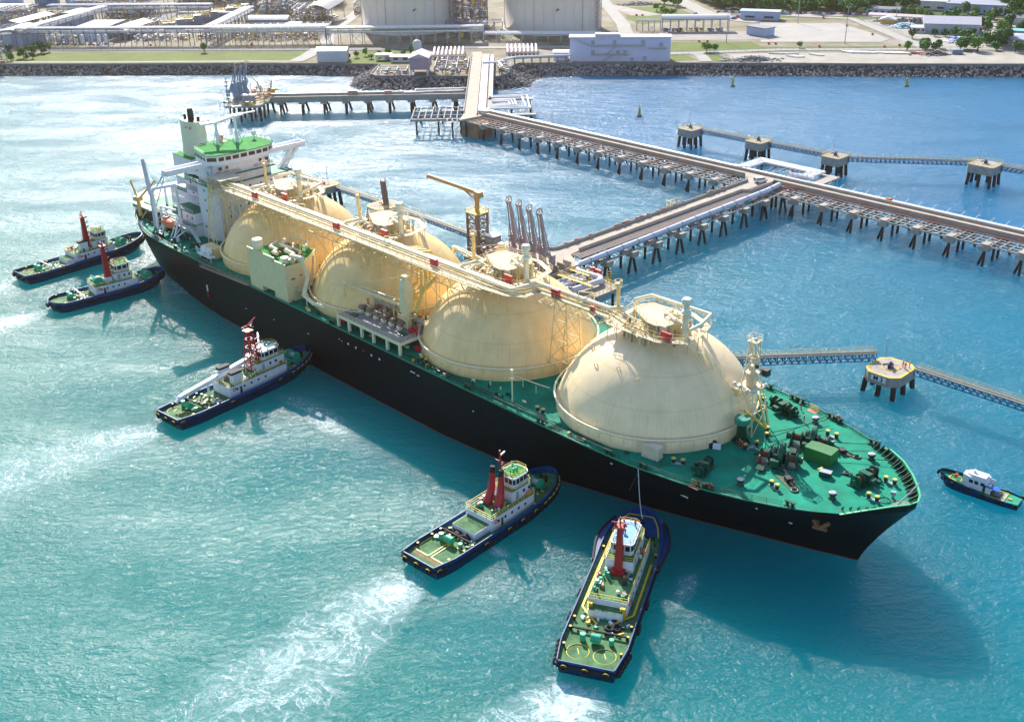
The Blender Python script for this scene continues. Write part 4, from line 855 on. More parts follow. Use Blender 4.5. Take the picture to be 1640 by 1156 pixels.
    for k, (x, r) in enumerate(((75.4, .5), (77.0, .55), (78.6, .5), (73.9, .4))):
        y.pipe([(x, -13, 19), (x, -11.4, 22.4), (x + .4, -6.6, 24.2 + k * .3), (x + .4, -6.0, 33.4), (x - 1, -8.2, 33.5)], r, 10)
    y.pipe([(78, -14, 20), (82.4, -13.8, 21.8), (83.2, -12.2, 27), (86.8, -11.0, 30.5)], .55, 10)
    y.build('riser_pipe', mat('riser_yellow', (.82, .58, .16), .45, var=.15), SHIP)
manifold()

# ---- foremast, vent post and the rest of the foredeck
def foredeck():
    F = MB(); c = Vector((162.9, 4.6)); zb = dz(163)
    legs = [(-3, -3), (3, -3), (3, 3), (-3, 3)]; levels = [(zb, 1.0), (19.4, .78), (24.0, .5), (27, .36), (30.4, .28), (33.8, .24)]
    for (z0, s0), (z1, s1) in zip(levels, levels[1:]):
        for i in range(4):
            a = legs[i]; b = legs[(i + 1) % 4]; A0 = (c.x + a[0] * s0, c.y + a[1] * s0, z0); A1 = (c.x + a[0] * s1, c.y + a[1] * s1, z1); B0 = (c.x + b[0] * s0, c.y + b[1] * s0, z0); B1 = (c.x + b[0] * s1, c.y + b[1] * s1, z1)
            F.bar(A0, A1, .24); F.bar(A0, B1, .12); F.bar(B0, A1, .12); F.bar(A1, B1, .14)
    F.bx(c.x - 2.2, c.x + 2.2, c.y - 2.2, c.y + 2.2, 24.0, 24.15); F.bx(c.x - 1.3, c.x + 1.3, c.y - 1.3, c.y + 1.3, 27, 27.12); F.rail([(c.x - 1.1, c.y - 1.1, 33.8), (c.x + 1.1, c.y - 1.1, 33.8), (c.x + 1.1, c.y + 1.1, 33.8), (c.x - 1.1, c.y + 1.1, 33.8)], 1.1, .07, 1, 2, True)
    F.bx(c.x - 1.1, c.x + 1.1, c.y - 1.1, c.y + 1.1, 33.7, 33.82); F.cb((c.x, c.y, 25.4), (1.4, 1.6, 2.4)); F.cb((c.x, c.y, 28.0), (1.0, 1.2, 1.2))
    o = F.build('foremast', mat('mast_cream', (.78, .64, .42), .5, var=.15, rust=.3), SHIP, label='lattice foremast with lamp platform')
    l = MB()
    for k, (dx, dy, z) in enumerate(((-2.4, -2, 24.5), (2.4, -2.3, 24.6), (1, -2.8, 24.3), (-.6, -2.7, 24.7), (2.7, 1, 24.8), (.9, -1, 34.6))): l.m(0).ball((c.x + dx, c.y + dy, z), .42, 8, 6)
    l.m(1).cb((c.x + 2.3, c.y + 1.2, 27.4), (1.3, 1.4, 1.3)); l.m(1).cb((c.x + .8, c.y, 28.6), (.7, .7, .7)); l.build('mast_lamp', [mat('lamp_grey', (.6, .65, .75), .3), DARK], o)
    d = MB(); d.bar((164.8, 4.4, 22.6), (168.6, 2.4, 17.6), .22); d.bar((168.6, 2.4, 17.6), (163.6, 1.6, 20.2), .22, .3); d.build('derrick_boom', YEL, o)
    v = MB(); v.lathe((165.4, -1.2, zb), [(1.5, 0), (1.0, .8), (.95, 4.6)], 18, False); v.m(1).lathe((165.4, -1.2, zb + 4.4), [(1.55, 0), (1.6, .9), (1.5, 1.15)], 22)
    for k in range(4): a = k * 1.57 + .5; v.m(0).add([(165.4 + .9 * math.cos(a), -1.2 + .9 * math.sin(a), zb + 1.6), (165.4 + .9 * math.cos(a), -1.2 + .9 * math.sin(a), zb), (165.4 + 2.0 * math.cos(a), -1.2 + 2.0 * math.sin(a), zb)], [(0, 1, 2)])
    v.build('green_vent_post', [GREEND, mat('vent_cap_green', (.01, .24, .16), .5)], SHIP)
    # windlasses and mooring winches
    def winch(x, y, rz, k=1.0, big=False, rope=False):
        W = bpy.data.objects.new('windlass' if big else 'mooring_winch', None); COL.objects.link(W); W.parent = SHIP; W.location = (x, y, dz(x)); W.rotation_euler[2] = rz
        f = MB(); f.bx(-2.9 * k, 2.9 * k, -1.3 * k, 1.3 * k, 0, .22); f.bx(-.5 * k, .6 * k, -1.1 * k, .9 * k, .2, 1.9 * k)
        for xx in (-2.6, -1.1, 1.1, 2.6): f.add([(xx * k - .1, -1 * k, .2), (xx * k - .1, 1 * k, .2), (xx * k - .1, .25 * k, 1.5 * k), (xx * k - .1, -.25 * k, 1.5 * k), (xx * k + .1, -1 * k, .2), (xx * k + .1, 1 * k, .2), (xx * k + .1, .25 * k, 1.5 * k), (xx * k + .1, -.25 * k, 1.5 * k)], [(0, 1, 2, 3), (7, 6, 5, 4), (0, 4, 5, 1), (1, 5, 6, 2), (2, 6, 7, 3), (3, 7, 4, 0)], False)
        f.cb((-.2 * k, -1.7 * k, .9 * k), (1.2 * k, .7 * k, 1.0 * k)); f.tube((.9 * k, -1.5 * k, .6 * k), (.9 * k, -2.4 * k, .6 * k), .35 * k)
        f.build('winch_frame', GREENM, W)
        for s in (-1, 1):
            d = MB(); d.m(0).tube((s * 1.2 * k, 0, 1.15 * k), (s * 2.5 * k, 0, 1.15 * k), .52 * k, n=14); d.m(1)
            for xx in (1.2, 2.45): d.tube((s * (xx - .05) * k, 0, 1.15 * k), (s * (xx + .08) * k, 0, 1.15 * k), .95 * k, n=18)
            d.tube((s * 2.6 * k, 0, 1.15 * k), (s * 3.3 * k, 0, 1.15 * k), .36 * k, .52 * k, n=12); d.build('winch_drum', [ROPE if not rope else BLUE, GREENM], W)
        if big:
            g = MB(); g.tube((.15 * k, 0, 1.7 * k), (.7 * k, 0, 1.7 * k), 1.55 * k, n=24); g.tube((-.7 * k, .2, 1.5 * k), (-.3 * k, .2, 1.5 * k), 1.0 * k, n=20); g.cb((0, .9 * k, .8 * k), (2.4 * k, 1.2 * k, 1.2 * k)); g.build('gear_case', GREENM, W)
            hr = MB(); hr.rail([(-3, -2.6 * k, 0), (3, -2.6 * k, 0)], 1.1, .05, 1.2, 2); hr.bx(-3.2, -1.8, -3.4 * k, -2.0 * k, .5, .62); hr.build('operator_stand', GREEND, W)
        return W
    winch(166.8, -14.6, R_(-75), .95, rope=True); winch(175.2, -3.2, R_(22), 1.35, True); winch(176.0, 6.2, R_(22), 1.35, True); winch(190.2, 1.6, R_(85), 1.1); winch(164.2, 15.2, R_(-14), 1.15)
    wc = [(172.0, -5.6), (183.0, 7.0)]
    # anchor chains running to the hawse pipes
    for (x0, y0), (x1, y1) in (((177.2, -5.2), (182.8, -9.4)), ((178.4, 7.6), (184.6, 8.6))):
        ch = MB(); a, b = Vector((x0, y0)), Vector((x1, y1)); n = 15
        for k in range(n):
            p = a.lerp(b, k / n); q = a.lerp(b, (k + .9) / n); z = dz(p.x) + 1.3 * (1 - k / n) + .15
            ch.bar((p.x, p.y, z), (q.x, q.y, z - .05), .34 if k % 2 else .16, .16 if k % 2 else .34)
        ch.cb((a.lerp(b, .55).x, a.lerp(b, .55).y, dz(180) + .5), (1.4, 1.2, 1.0), -.6); ch.build('anchor_chain', mat('chain_black', (.02, .018, .02), .5, rust=.2), SHIP)
        st = MB(); m_ = a.lerp(b, 1.02); st.torus((m_.x, m_.y, dz(m_.x) + .1), .6, .2, 14, 6); st.m(1).prism([(a.lerp(b, .2).x - 1, a.lerp(b, .2).y - 1.4), (m_.x + .2, m_.y - .9), (m_.x + 1, m_.y + .3), (a.lerp(b, .2).x + 1, a.lerp(b, .2).y + 1.1)], dz(178) + .0, dz(184) + .02); st.build('chain_stopper', [GREENM, mat('chain_rust_pad', (.07, .13, .07), .8, var=.6, scale=1, rust=.5, stretch=1)], SHIP)
    # bollard pairs
    cap = mat('bollard_cap_yellow', (.62, .45, .09), .6)
    for (xa, ya, xb, yb) in ((179.0, -10.9, 180.4, -11.3), (193.6, -2.8, 195.2, -2.8), (193.0, 4.2, 194.6, 4.4), (176.2, 12.2, 178.0, 12.4), (166.8, 5.6, 168.1, 3.6), (168.6, -.6, 167.7, -3.0), (161.0, -16.4, 162.6, -15.6), (158.1, 16.8, 159, 15.8), (128, -19.6, 129.6, -19.6), (92.4, -21, 94, -21), (-4.6, -21.6, -3.2, -21.6)):
        b = MB(); z = dz(xa); b.m(2).cb(((xa + xb) / 2, (ya + yb) / 2, z + .12), (2.4, .7, .2), math.atan2(yb - ya, xb - xa))
        for x, y in ((xa, ya), (xb, yb)): b.m(0).lathe((x, y, z + .1), [(.36, 0), (.36, 1.0)], 12); b.m(1).lathe((x, y, z + 1.05), [(.44, 0), (.48, .12), (.4, .22)], 14)
        b.build('bollard_pair', [GREEND, cap, LGREY], SHIP)
    for x, y in ((174.7, -14.4), (189.1, -7.2), (187.1, 9.6), (171.6, 15.2)):
        b = MB(); z = dz(x); b.m(0).lathe((x, y, z), [(.75, 0), (.5, .35), (.42, .8)], 12); b.m(0).lathe((x, y, z + .8), [(.6, 0), (.7, .1), (.7, .5)], 16); b.m(1).lathe((x, y, z + 1.3), [(.72, 0), (.55, .12)], 16); b.build('pedestal_fairlead', [GREEND, LGREY], SHIP)
    b = MB(); x, y = 196.6, .2; z = dz(x); b.lathe((x, y, z), [(.3, 0), (.22, .9)], 8); b.cb((x, y, z + 1.1), (.9, .6, .6), .4); b.build('pedestal_fairlead', GREY, SHIP)
    # roller fairleads on the deck edge
    for x, s in ((150, -1), (158, -1), (170, -1), (171.6, -1), (185.2, -1), (110, -1), (156, 1), (163, 1), (164.6, 1), (173, 1), (174.8, 1), (184.5, 1), (152, 1), (132, -1), (-18, -1), (-30, -1), (60, -1)):
        f = MB(); y = s * (edge(x) - .6); z = dz(x)
        for d in (-.55, .55): f.lathe((x + d, y, z), [(.3, 0), (.3, .95), (.36, 1.0)], 10)
        f.bx(x - 1, x + 1, y - .45, y + .45, z, z + .25); f.bx(x - 1, x + 1, y - .3, y + .3, z + .95, z + 1.15); f.build('roller_fairlead', GREENM, SHIP)
    # green store, small hatch boxes, white box and drums
    b = MB(); b.cb((180.3, 3.1, dz(180) + 1.35), (5.4, 3.2, 2.7), R_(5)); b.build('green_store_box', mat('store_green', (.025, .17, .04), .55, var=.2, rust=.1), SHIP)
    b = MB(); b.cb((184.1, -1.4, dz(184) + .55), (2.1, 1.2, 1.0), R_(15)); b.m(1).cb((184.1, -1.4, dz(184) + 1.08), (2.2, 1.3, .08), R_(15)); b.m(2).cb((182.6, -.8, dz(184) + .7), (.3, 1.2, .3), R_(-10)); b.build('skylight_box', [GREEND, LGREY, YEL], SHIP)
    b = MB(); b.cb((186.6, 1.9, dz(186) + .15), (1.6, 1.2, .3), R_(10)); b.torus((186.6, 1.9, dz(186) + .35), .45, .12, 12, 5); b.m(0).torus((196, -1.4, dz(196) + .04), 1.0, .09, 16, 4); b.build('deck_hatch', GREEND, SHIP)
    b = MB(); b.cb((156.7, -17.5, DK + 1.5), (3.6, 1.9, 2.6), R_(8)); b.build('cream_locker', mat('locker_cream', (.66, .58, .44), .5), SHIP)
    b = MB(); b.cb((163.7, -6.6, dz(163) + .65), (1.5, .9, .9), .5); b.build('white_chest', WHITE2, SHIP)
    b = MB(); b.tube((161.2, -5.4, dz(160) + .9), (162.8, -6.4, dz(160) + .9), .75, n=14); b.cb((162.3, -6.5, dz(160) + .6), (1.0, 1.6, 1.1), .5); b.build('hose_drum', mat('drum_navy', (.02, .03, .07), .5), SHIP)
    b = MB(); b.cb((159.1, -8.2, DK + 1.2), (.8, .8, 2.2)); b.m(1).cb((159.6, -8.8, DK + .4), (1.1, .5, .5)); b.build('valve_stand', [RUSTM, YEL], SHIP)
    for x, y in ((150.6, -18.6), (88.0, -18.2), (61.8, -21.0), (158.6, 6.6), (124, 18)):
        b = MB(); b.cb((x, y, DK + .7), (2.0, .8, .9), .25); b.tube((x - 1.2, y + .3, DK + .7), (x - 1.2, y - .3, DK + .7), .4); b.cb((x, y, DK + 1.3), (1.2, .5, .4), .25); b.build('fire_hydrant_box', REDB, SHIP)
    w = MB(); w.pipe([(40, -21.8, DK + .4), (62, -21.8, DK + .4), (90, -21.9, DK + .4), (126, -21.9, DK + .4)], .13, 6); w.pipe([(88, -21.3, DK + .35), (148, -20.8, DK + .35)], .1, 6); w.build('deck_pipe', GREEND, SHIP)
    # cream rail pipes between domes and little masts
    t = MB()
    for x, y, h in ((121.4, -20.4, 7.4), (46.8, -21, 4.5), (-8.6, -15.2, 5.2), (135.4, -18, 2)):
        t.tube((x, y, DK), (x, y, DK + h), .14); t.cb((x, y, DK + h * .75), (.9, .9, .1)); t.cb((x, y, DK + h), (.5, .5, .5)); t.cut()
    t.pipe([(110, -14.2, DK + 1.6), (122.6, -13.2, DK + 1.8), (124.4, -12.2, DK + 1.4)], .13, 6); 
    for x in (110, 114, 118, 122): t.bar((x, -14, DK), (x, -14, DK + 1.7), .12)
    t.build_split('lamp_post', CREAMW, SHIP)
    j = MB(); rn = random.Random(12)
    for k in range(46):
        x = rn.uniform(44, 152); d = min(abs(x - q) for q in TX)
        if d < 8.5: y = -rn.uniform(21.6, 22.4)
        else: y = -rn.uniform(17.5, 22)
        j.m(rn.choice((0, 0, 1, 2))); q = rn.random(); z = DK
        if q < .5: j.tube((x, y, z), (x, y, z + rn.uniform(.4, 1.2)), .16, n=6)
        elif q < .8: j.cb((x, y, z + .3), (rn.uniform(.3, 1), .5, .6), rn.random())
        else: j.tube((x, y, z + .4), (x + .9, y, z + .4), .25)
        j.cut()
    j.build_split('deck_fitting', [GREEND, YEL, CREAMW], SHIP)
    # dome stair of the forward tank
    s = MB(); P = [(152.6, -4.2, 33), (154, -1.6, 30.6), (154.6, .4, 29.6), (157.5, 1.6, 25.6), (159.8, 2.6, 23.4), (162, 4.4, 22.8)]
    for a, b in zip(P, P[1:]): s.bar(a, b, .9, .12); s.rail([(a[0] + .4, a[1] - .4, a[2]), (b[0] + .4, b[1] - .4, b[2])], 1, .06, 1, 2); s.rail([(a[0] - .4, a[1] + .4, a[2]), (b[0] - .4, b[1] + .4, b[2])], 1, .06, 1, 2)
    for a, b in zip(P[1:], P[2:]):
        m_ = (Vector(a) + Vector(b)) / 2; v = Vector((m_.x - TX[3], m_.y, m_.z - TZ)); e = v.normalized() * TR + Vector((TX[3], 0, TZ)); s.bar(m_, e, .14)
    s.bar((161, 1.6, 22.4), (163.6, -1.6, 15.4), .8, .12); s.rail([(161, 1.2, 22.4), (163.6, -2, 15.4)], 1, .06, 1, 2)
    s.build('dome_stair', CREAMW, SHIP)
    # ropes on the deck
    r = MB(); z = .9
    def rope(pts, sag=.3, rr=.07):
        for a, b in zip(pts, pts[1:]):
            a, b = Vector(a), Vector(b); prev = a
            for k in range(1, 9): t = k / 8; p = a.lerp(b, t) - Vector((0, 0, sag * 4 * t * (1 - t))); r.tube(prev, p, rr, n=5, cap=False); prev = p
        r.cut()
    rope([(168.4, 3.6, 16.2), (174.0, 16.6, 16.4)], .3); rope([(168.6, -.6, 16.0), (172.8, 17, 16.3)], .3); rope([(178.5, 8.2, 16.6), (185.0, 13.6, 16.4)]); rope([(182, 5.4, 16.4), (190.4, 10.2, 16.4)]); rope([(192, .4, 16.4), (197.6, -1.8, 16)], .2); rope([(167.8, -3.2, 16), (171.8, -4.4, 16.4)], .2)
    for k in range(26):
        a = k * .5; b_ = (k + 1) * .5; R = 2.2 - .5 * math.sin(a * .3); r.tube((161.6 + R * math.cos(a), -19.0 + .7 * R * math.sin(a), DK + .1), (161.6 + R * math.cos(b_), -19.0 + .7 * R * math.sin(b_), DK + .1), .07, n=5, cap=False)
    r.cut(); rope([(157.2, -21, 14.9), (157.6, -25, 11.0)], .0)
    r.build_split('mooring_rope', mat('rope_dark', (.02, .035, .04), .8), SHIP)
    jm = MB(); jm.tube((198.6, -2.6, 16), (200.6, 1.2, 20.0), .14, .1, 8); jm.build('jackstaff', LGREY, SHIP)
    sl = MB(); sl.prism([(197.6, -3.4), (200.3, -1.4), (200.4, 1.0), (198.0, -.2)], dz(199) + .3, dz(199) + .42); sl.build('bow_grating', mat('bow_grating_grey', (.22, .23, .2), .9, var=.5, scale=2), SHIP)
    ls = MB()
    for (x, y) in ((171.8, -(edge(171.8) - .5)), (174.6, edge(174.6) - .5)): ls.m(0).torus((x, y, dz(x) + .9), .48, .14, 16, 6, 'y')
    ls.build('lifebuoy', mat('lifebuoy_red', (.75, .12, .06), .5), SHIP)
    pd = MB(); pd.bx(168.0, 170.2, -21.1, -20.0, dz(169), dz(169) + .06); pd.m(1).rail([(168.0, -20, dz(169)), (170.2, -20, dz(169))], 1.1, .1, 1.1, 2); pd.m(0).bx(167.4, 169.6, 18.6, 19.8, dz(168) + .01, dz(168) + .07); pd.m(1).rail([(167.4, 20.0, dz(169)), (169.6, 19.6, dz(169))], 1.1, .1, 1.1, 2); pd.build('pilot_station', [mat('pink_pad', (.62, .16, .12), .6), YEL], SHIP)
    # draught marks, anchor and markings on the hull
    mk = MB(); W0 = (72.0,)
    def on_hull(x, z):
        best = None
        for s0, s1 in zip(ST[:-1], ST[1:]):
            f = z / dz(x); a = hull_pt(s0, f, -1); b = hull_pt(s1, f, -1)
            if a[0] <= x <= b[0]: t = (x - a[0]) / (b[0] - a[0]); return a[1] * (1 - t) + b[1] * t
        return 0
    for k, (x, z) in enumerate(((63.6, 11.8), (64.6, 11.6), (67.3, 11.7), (70.4, 11.7), (73.4, 11.8), (76.5, 11.7), (79.6, 11.7))):
        mk.m(1 if k == 4 else 0).tube((x, -23.45, z), (x, -23.56, z), .16 if k < 2 else .3, n=10)
    mk.m(0).bx(-.9, -.55, -23.62, -23.2, 6.4, 8.2); mk.m(1).bx(-.9, -.55, -23.62, -23.2, 4.6, 6.39)
    for x, z, L in ((92, 12.6, 1.6), (93.9, 12.4, .8), (20, 7, .4), (34, 8, .3), (50, 9, .5), (112, 10, .4), (150, 12.2, .5), (163, 8.0, 2.2), (182, 7.4, .8), (178, 11.2, .4)):
        y = on_hull(x, z); mk.m(0).cb((x, y - .03, z), (L, .14, .22), 0)
    mk.build('hull_marking', [WHITE2, REDB], SHIP)
    A = MB(); y = on_hull(187.6, 10.6) - .35; A.bar((186.4, y + .3, 12.6), (188.2, y, 9.6), .45); A.bar((188.2, y - .05, 9.6), (187.0, y - .15, 10.9), .5, .7); A.bar((188.2, y - .05, 9.6), (189.9, y + .15, 11.2), .5, .7); A.cb((188.3, y, 9.6), (2.6, .6, .6), .3); A.build('anchor', mat('anchor_rust', (.22, .11, .05), .8, var=.3), SHIP)
foredeck()
# ------------------------------------------------------------------ tugs
def share(name, src, parent, loc, rz=0.0, label=None):
    c = src.copy(); c.name = name; COL.objects.link(c); c.parent = parent; c.location = loc; c.rotation_euler = (0, 0, rz)
    return c
_ty = MB(); _ty.m(0).torus((0, 0, 0), .48, .24, 14, 6, 'y'); _ty.m(1).torus((0, 0, 0), .62, .13, 8, 4, 'y', R_(40), R_(140))
TYRE_ME = None
def tyre(parent, x, y, z, ang, s=1.0, marked=True):
    global TYRE_ME
    if TYRE_ME is None:
        o = _ty.build('tyre_fender', [BLACK, YEL]); TYRE_ME = o.data; bpy.data.objects.remove(o)
        o = MB(); o.torus((0, 0, 0), .48, .24, 14, 6, 'y'); p = o.build('tyre_fender', [BLACK]); tyre.plain = p.data; bpy.data.objects.remove(p)
    o = bpy.data.objects.new('tyre_fender', TYRE_ME if marked else tyre.plain); COL.objects.link(o); o.parent = parent; o.location = (x, y, z); o.rotation_euler = (R_(0), 0, ang); o.scale = (s, s, s); return o

def tug(sp):
    L, B = sp['L'], sp['B']; ctr = sp['pos']; T = thing('tugboat', sp['label'], 'tugboat', (ctr[0], ctr[1], 0), R_(sp['ang']), 'tugs around the gas carrier')
    hL = L / 2; rnd = random.Random(int(L * 10))
    zs = lambda u: 2.1 + 1.5 * max(0, (u - .55) / .45) ** 1.6 + .25 * max(0, (.15 - u) / .15)
    # outline: u 0 stern .. 1 bow
    def hb(u):
        if sp.get('round_stern'): s = min(1, ((u + .001) / .10)) ** .45
        else: s = .86 + .14 * min(1, u / .12)
        f = max(0, (u - sp.get('bowstart', .72)) / (1 - sp.get('bowstart', .72))); return B / 2 * s * max(0, 1 - f ** 2.3) ** .55
    N = 40; us = [i / N for i in range(N)] + [.985, .995, 1.0]
    vs = []; fs = []; K = 4
    for sgn in (-1, 1):
        m = MB(); vs = []
        for u in us:
            x = -hL + L * u; h = hb(u)
            for k in range(K + 1):
                f = k / K; z = -1 + f * (zs(u) + 1); nar = (1 - (1 - f) * (.10 + .5 * max(0, (u - .7) / .3))); vs.append((x - (1 - f) * (2.4 * max(0, (u - .8) / .2) - (1.2 if u < .04 else 0)), sgn * h * nar, z))
        if sgn < 0: H = MB()
        b = []
        for i in range(len(us) - 1):
            for k in range(K):
                q = (i * (K + 1) + k, (i + 1) * (K + 1) + k, (i + 1) * (K + 1) + k + 1, i * (K + 1) + k + 1); b.append(q if sgn < 0 else tuple(reversed(q)))
        H.add(vs, b, True)
    x0 = -hL; w0 = hb(0); H.add([(x0 + 1.0, -w0 * .9, -1), (x0 + 1.0, w0 * .9, -1), (x0, w0, zs(0)), (x0, -w0, zs(0))], [(0, 3, 2, 1)], False)
    H.build('hull', NAVY, T)
    bw = MB()                                             # bulwark
    for sgn in (-1, 1):
        vs = []; 
        for u in us: x = -hL + L * u; bh = .9 + .4 * max(0, (u - .6) / .4); vs += [(x, sgn * hb(u), zs(u)), (x + .05, sgn * hb(u) * 1.0, zs(u) + bh), (x - .15 * (u > .9), sgn * max(0, hb(u) - .18), zs(u) + bh), (x - .15 * (u > .9), sgn * max(0, hb(u) - .14), zs(u))]
        for i in range(len(us) - 1):
            for a, b_ in ((0, 1), (1, 2), (2, 3)): q = (4 * i + a, 4 * i + 4 + a, 4 * i + 4 + b_, 4 * i + b_); bw.add([vs[j] for j in q], [(0, 1, 2, 3)] if sgn < 0 else [(3, 2, 1, 0)])
    bw.bx(-hL - .02, -hL + .16, -hb(0), hb(0), zs(0), zs(0) + .75); bw.build('bulwark', BLUE, T)
    dk = MB(); vs = []
    for u in us: x = -hL + L * u; vs += [(x, -hb(u) + .1 if hb(u) > .1 else 0, zs(u) + .02), (x, hb(u) - .1 if hb(u) > .1 else 0, zs(u) + .02)]
    dk.add(vs, [(2 * i, 2 * i + 2, 2 * i + 3, 2 * i + 1) for i in range(len(us) - 1)]); dk.build('deck', GREENT, T)
    fd = MB()                                             # rubbing strake
    for sgn in (-1, 1):
        for a, b in zip(us[:-1], us[1:]):
            if hb(a) > .05: fd.bar((-hL + L * a, sgn * (hb(a) + .1), zs(a) - .15), (-hL + L * b, sgn * (hb(b) + .1), zs(b) - .15), .4, .5)
    fd.bar((-hL - .1, -hb(0), zs(0) - .1), (-hL - .1, hb(0), zs(0) - .1), .5, .6); fd.build('rubbing_strake', BLACK, T)
    n = 0
    for sgn in (-1, 1):                                   # tyres along the side, tighter at bow and stern
        for u in sp['tyres']:
            x = -hL + L * u; du = .01; sl = (hb(min(1, u + du)) - hb(max(0, u - du))) / (L * 2 * du); a = math.atan(sl) * sgn
            tyre(T, x, sgn * (hb(u) + .42), zs(u) - .35, a, 1.15 if u > .8 else 1.0, sp.get('marked', True) and (n % 2 == 0 or u > .8) and (u > .86 or not sp.get('blue_bow'))); n += 1
    for y in (-.8, 0, .8): tyre(T, -hL - .5, y * hb(0) * .9, zs(0) - .3, R_(90), .95, sp.get('marked', True))
    X = lambda u: -hL + L * u
    if sp.get('blue_bow'):
        p = MB(); P = [(X(u), -hb(u) + .15, zs(u) + .75) for u in us if u > .80] ; Q = [(X(u), hb(u) - .15, zs(u) + .75) for u in reversed(us) if u > .80]; vs = P + Q[1:]; p.add(vs, [tuple(range(len(vs)))]);
        for s in (-1, 1):
            q = [(X(u), s * (hb(u) + 1.1 * math.sin(math.pi * min(1, max(0, (u - .62) / .38))) + .2), zs(u) + .55) for u in us if .62 <= u <= .93]; r = [(X(u), s * (hb(u) - .5), zs(u) + .56) for u in us if .62 <= u <= .93]
            for i in range(len(q) - 1): p.add([q[i], q[i + 1], r[i + 1], r[i]], [(0, 1, 2, 3)] if s < 0 else [(3, 2, 1, 0)])
            for i in range(0, len(q) - 1): p.m(2).bar(q[i], q[i + 1], .35, .55); p.m(0)
        yl = [(X(u), s * max(0, hb(u) - .9), zs(u) + .86) for s, seq in ((-1, us), (1, list(reversed(us)))) for u in seq if .80 < u < .965]; p.m(1)
        for a, b in zip(yl, yl[1:]): p.bar(a, b, .22, .06)
        p.build('bow_platform', [BLUE, YEL, BLACK], T)
    # deckhouse
    d0 = zs(.5)
    a0, a1 = sp['house']; hw = B * sp.get('hw', .31); h1 = d0 + 2.7
    h = MB(); h.prism([(X(a0), -hw), (X(a1) - 1.5, -hw), (X(a1), -hw * .55), (X(a1), hw * .55), (X(a1) - 1.5, hw), (X(a0), hw)], d0, h1)
    if sp.get('low_aft'): q = sp['low_aft']; h.bx(X(q), X(a0), -hw * .85, hw * .85, d0, d0 + 1.5)
    t0, t1 = sp['tier2']; h2 = h1 + 2.3; tw = hw * .72; h.prism([(X(t0), -tw), (X(t1) - .8, -tw), (X(t1), -tw * .5), (X(t1), tw * .5), (X(t1) - .8, tw), (X(t0), tw)], h1, h2)
    ho = h.build('deckhouse', TUGW, T)
    g = MB(); g.prism([(X(a0) + .1, -hw + .1), (X(a1) - 1.5, -hw + .1), (X(a1) - .1, -hw * .5), (X(a1) - .1, hw * .5), (X(a1) - 1.5, hw - .1), (X(a0) + .1, hw - .1)], h1, h1 + .05); g.prism([(X(t0) + .1, -tw + .1), (X(t1) - .8, -tw + .1), (X(t1) - .1, -tw * .45), (X(t1) - .1, tw * .45), (X(t1) - .8, tw - .1), (X(t0) + .1, tw - .1)], h2, h2 + .05)
    if sp.get('low_aft'): g.bx(X(sp['low_aft']) + .05, X(a0), -hw * .82, hw * .82, d0 + 1.5, d0 + 1.54)
    g.build('upper_deck', GREENT, ho)
    r = MB(); r.rail([(X(a1) - 1.5, -hw, h1), (X(a0), -hw, h1), (X(a0), hw, h1), (X(a1) - 1.5, hw, h1)], 1.0, .07, 1.5, 2); r.rail([(X(t1), tw * .5, h2), (X(t1) - .8, tw, h2), (X(t0), tw, h2), (X(t0), -tw, h2), (X(t1) - .8, -tw, h2), (X(t1), -tw * .5, h2)], .9, .06, 1.4, 2); r.build('yellow_railing', YEL, ho)
    for s in (-1, 1):
        for u in (a0 + .05, a0 + .10, a0 + .15, a0 + .2, a0 + .25):
            if u < a1 - .05: w = MB(); y = s * hw; w.cb((X(u), y + s * .02, d0 + 1.7), (.5, .08, .5)); w.build('porthole', GLASS, ho)
        w = MB(); y = s * hw; w.cb((X(a0 + .075), y + s * .02, d0 + 1.1), (.8, .08, 1.9)); w.m(1).cb((X(a0 + .075), y + s * .03, d0 + 1.1), (.5, .09, 1.6)); w.build('door', [YEL if sp.get('ydoor') else LGREY, DARK], ho)
        w = MB(); w.cb((X(t0 + .04), s * (tw + .02), h1 + 1.1), (.8, .08, 1.7)); w.build('door', LGREY, ho)
        for u in (t0 + .09, t0 + .13):
            if u < t1 - .02: w = MB(); w.cb((X(u), s * (tw + .02), h1 + 1.4), (.6, .08, .6)); w.build('window', GLASS, ho)
    # wheelhouse
    w0, w1 = sp['wheel']; ww = tw * .8; h3 = h2 + 2.3; P = [(X(w0), -ww * .8), (X(w0) + .6, -ww), (X(w1) - .8, -ww), (X(w1), -ww * .6), (X(w1), ww * .6), (X(w1) - .8, ww), (X(w0) + .6, ww), (X(w0), ww * .8)]
    wh = MB(); wh.prism(P, h2, h3); wo = wh.build('wheelhouse', TUGW, T)
    cx = (X(w0) + X(w1)) / 2; rf = MB(); rf.prism([(cx + (p[0] - cx) * 1.06, p[1] * 1.08) for p in P], h3, h3 + .16); rf.m(1).prism([(cx + (p[0] - cx) * .98, p[1] * 1.0) for p in P], h3 + .16, h3 + .2); rf.build('wheelhouse_roof', [WHITE2, sp['roof']], wo)
    for i in range(8):
        a, b = Vector(P[i]), Vector(P[(i + 1) % 8]); ln = (b - a).length; k = max(1, round(ln / 1.25)); d = (b - a).normalized(); nn = Vector((d.y, -d.x))
        if nn.dot((a + b) / 2 - Vector((cx, 0))) < 0: nn = -nn
        for j in range(k): p = a.lerp(b, (j + .12) / k) + nn * .03; q = a.lerp(b, (j + .88) / k) + nn * .03; m = MB(); m.bar((p.x, p.y, h2 + 1.45), (q.x, q.y, h2 + 1.45), .08, 1.0); m.build('window', GLASS, wo)
    rr = MB(); rr.rail([(cx + (p[0] - cx) * .95, p[1] * .95, h3 + .2) for p in P], .8, .05, 1.2, 2, True)
    rr.m(1)
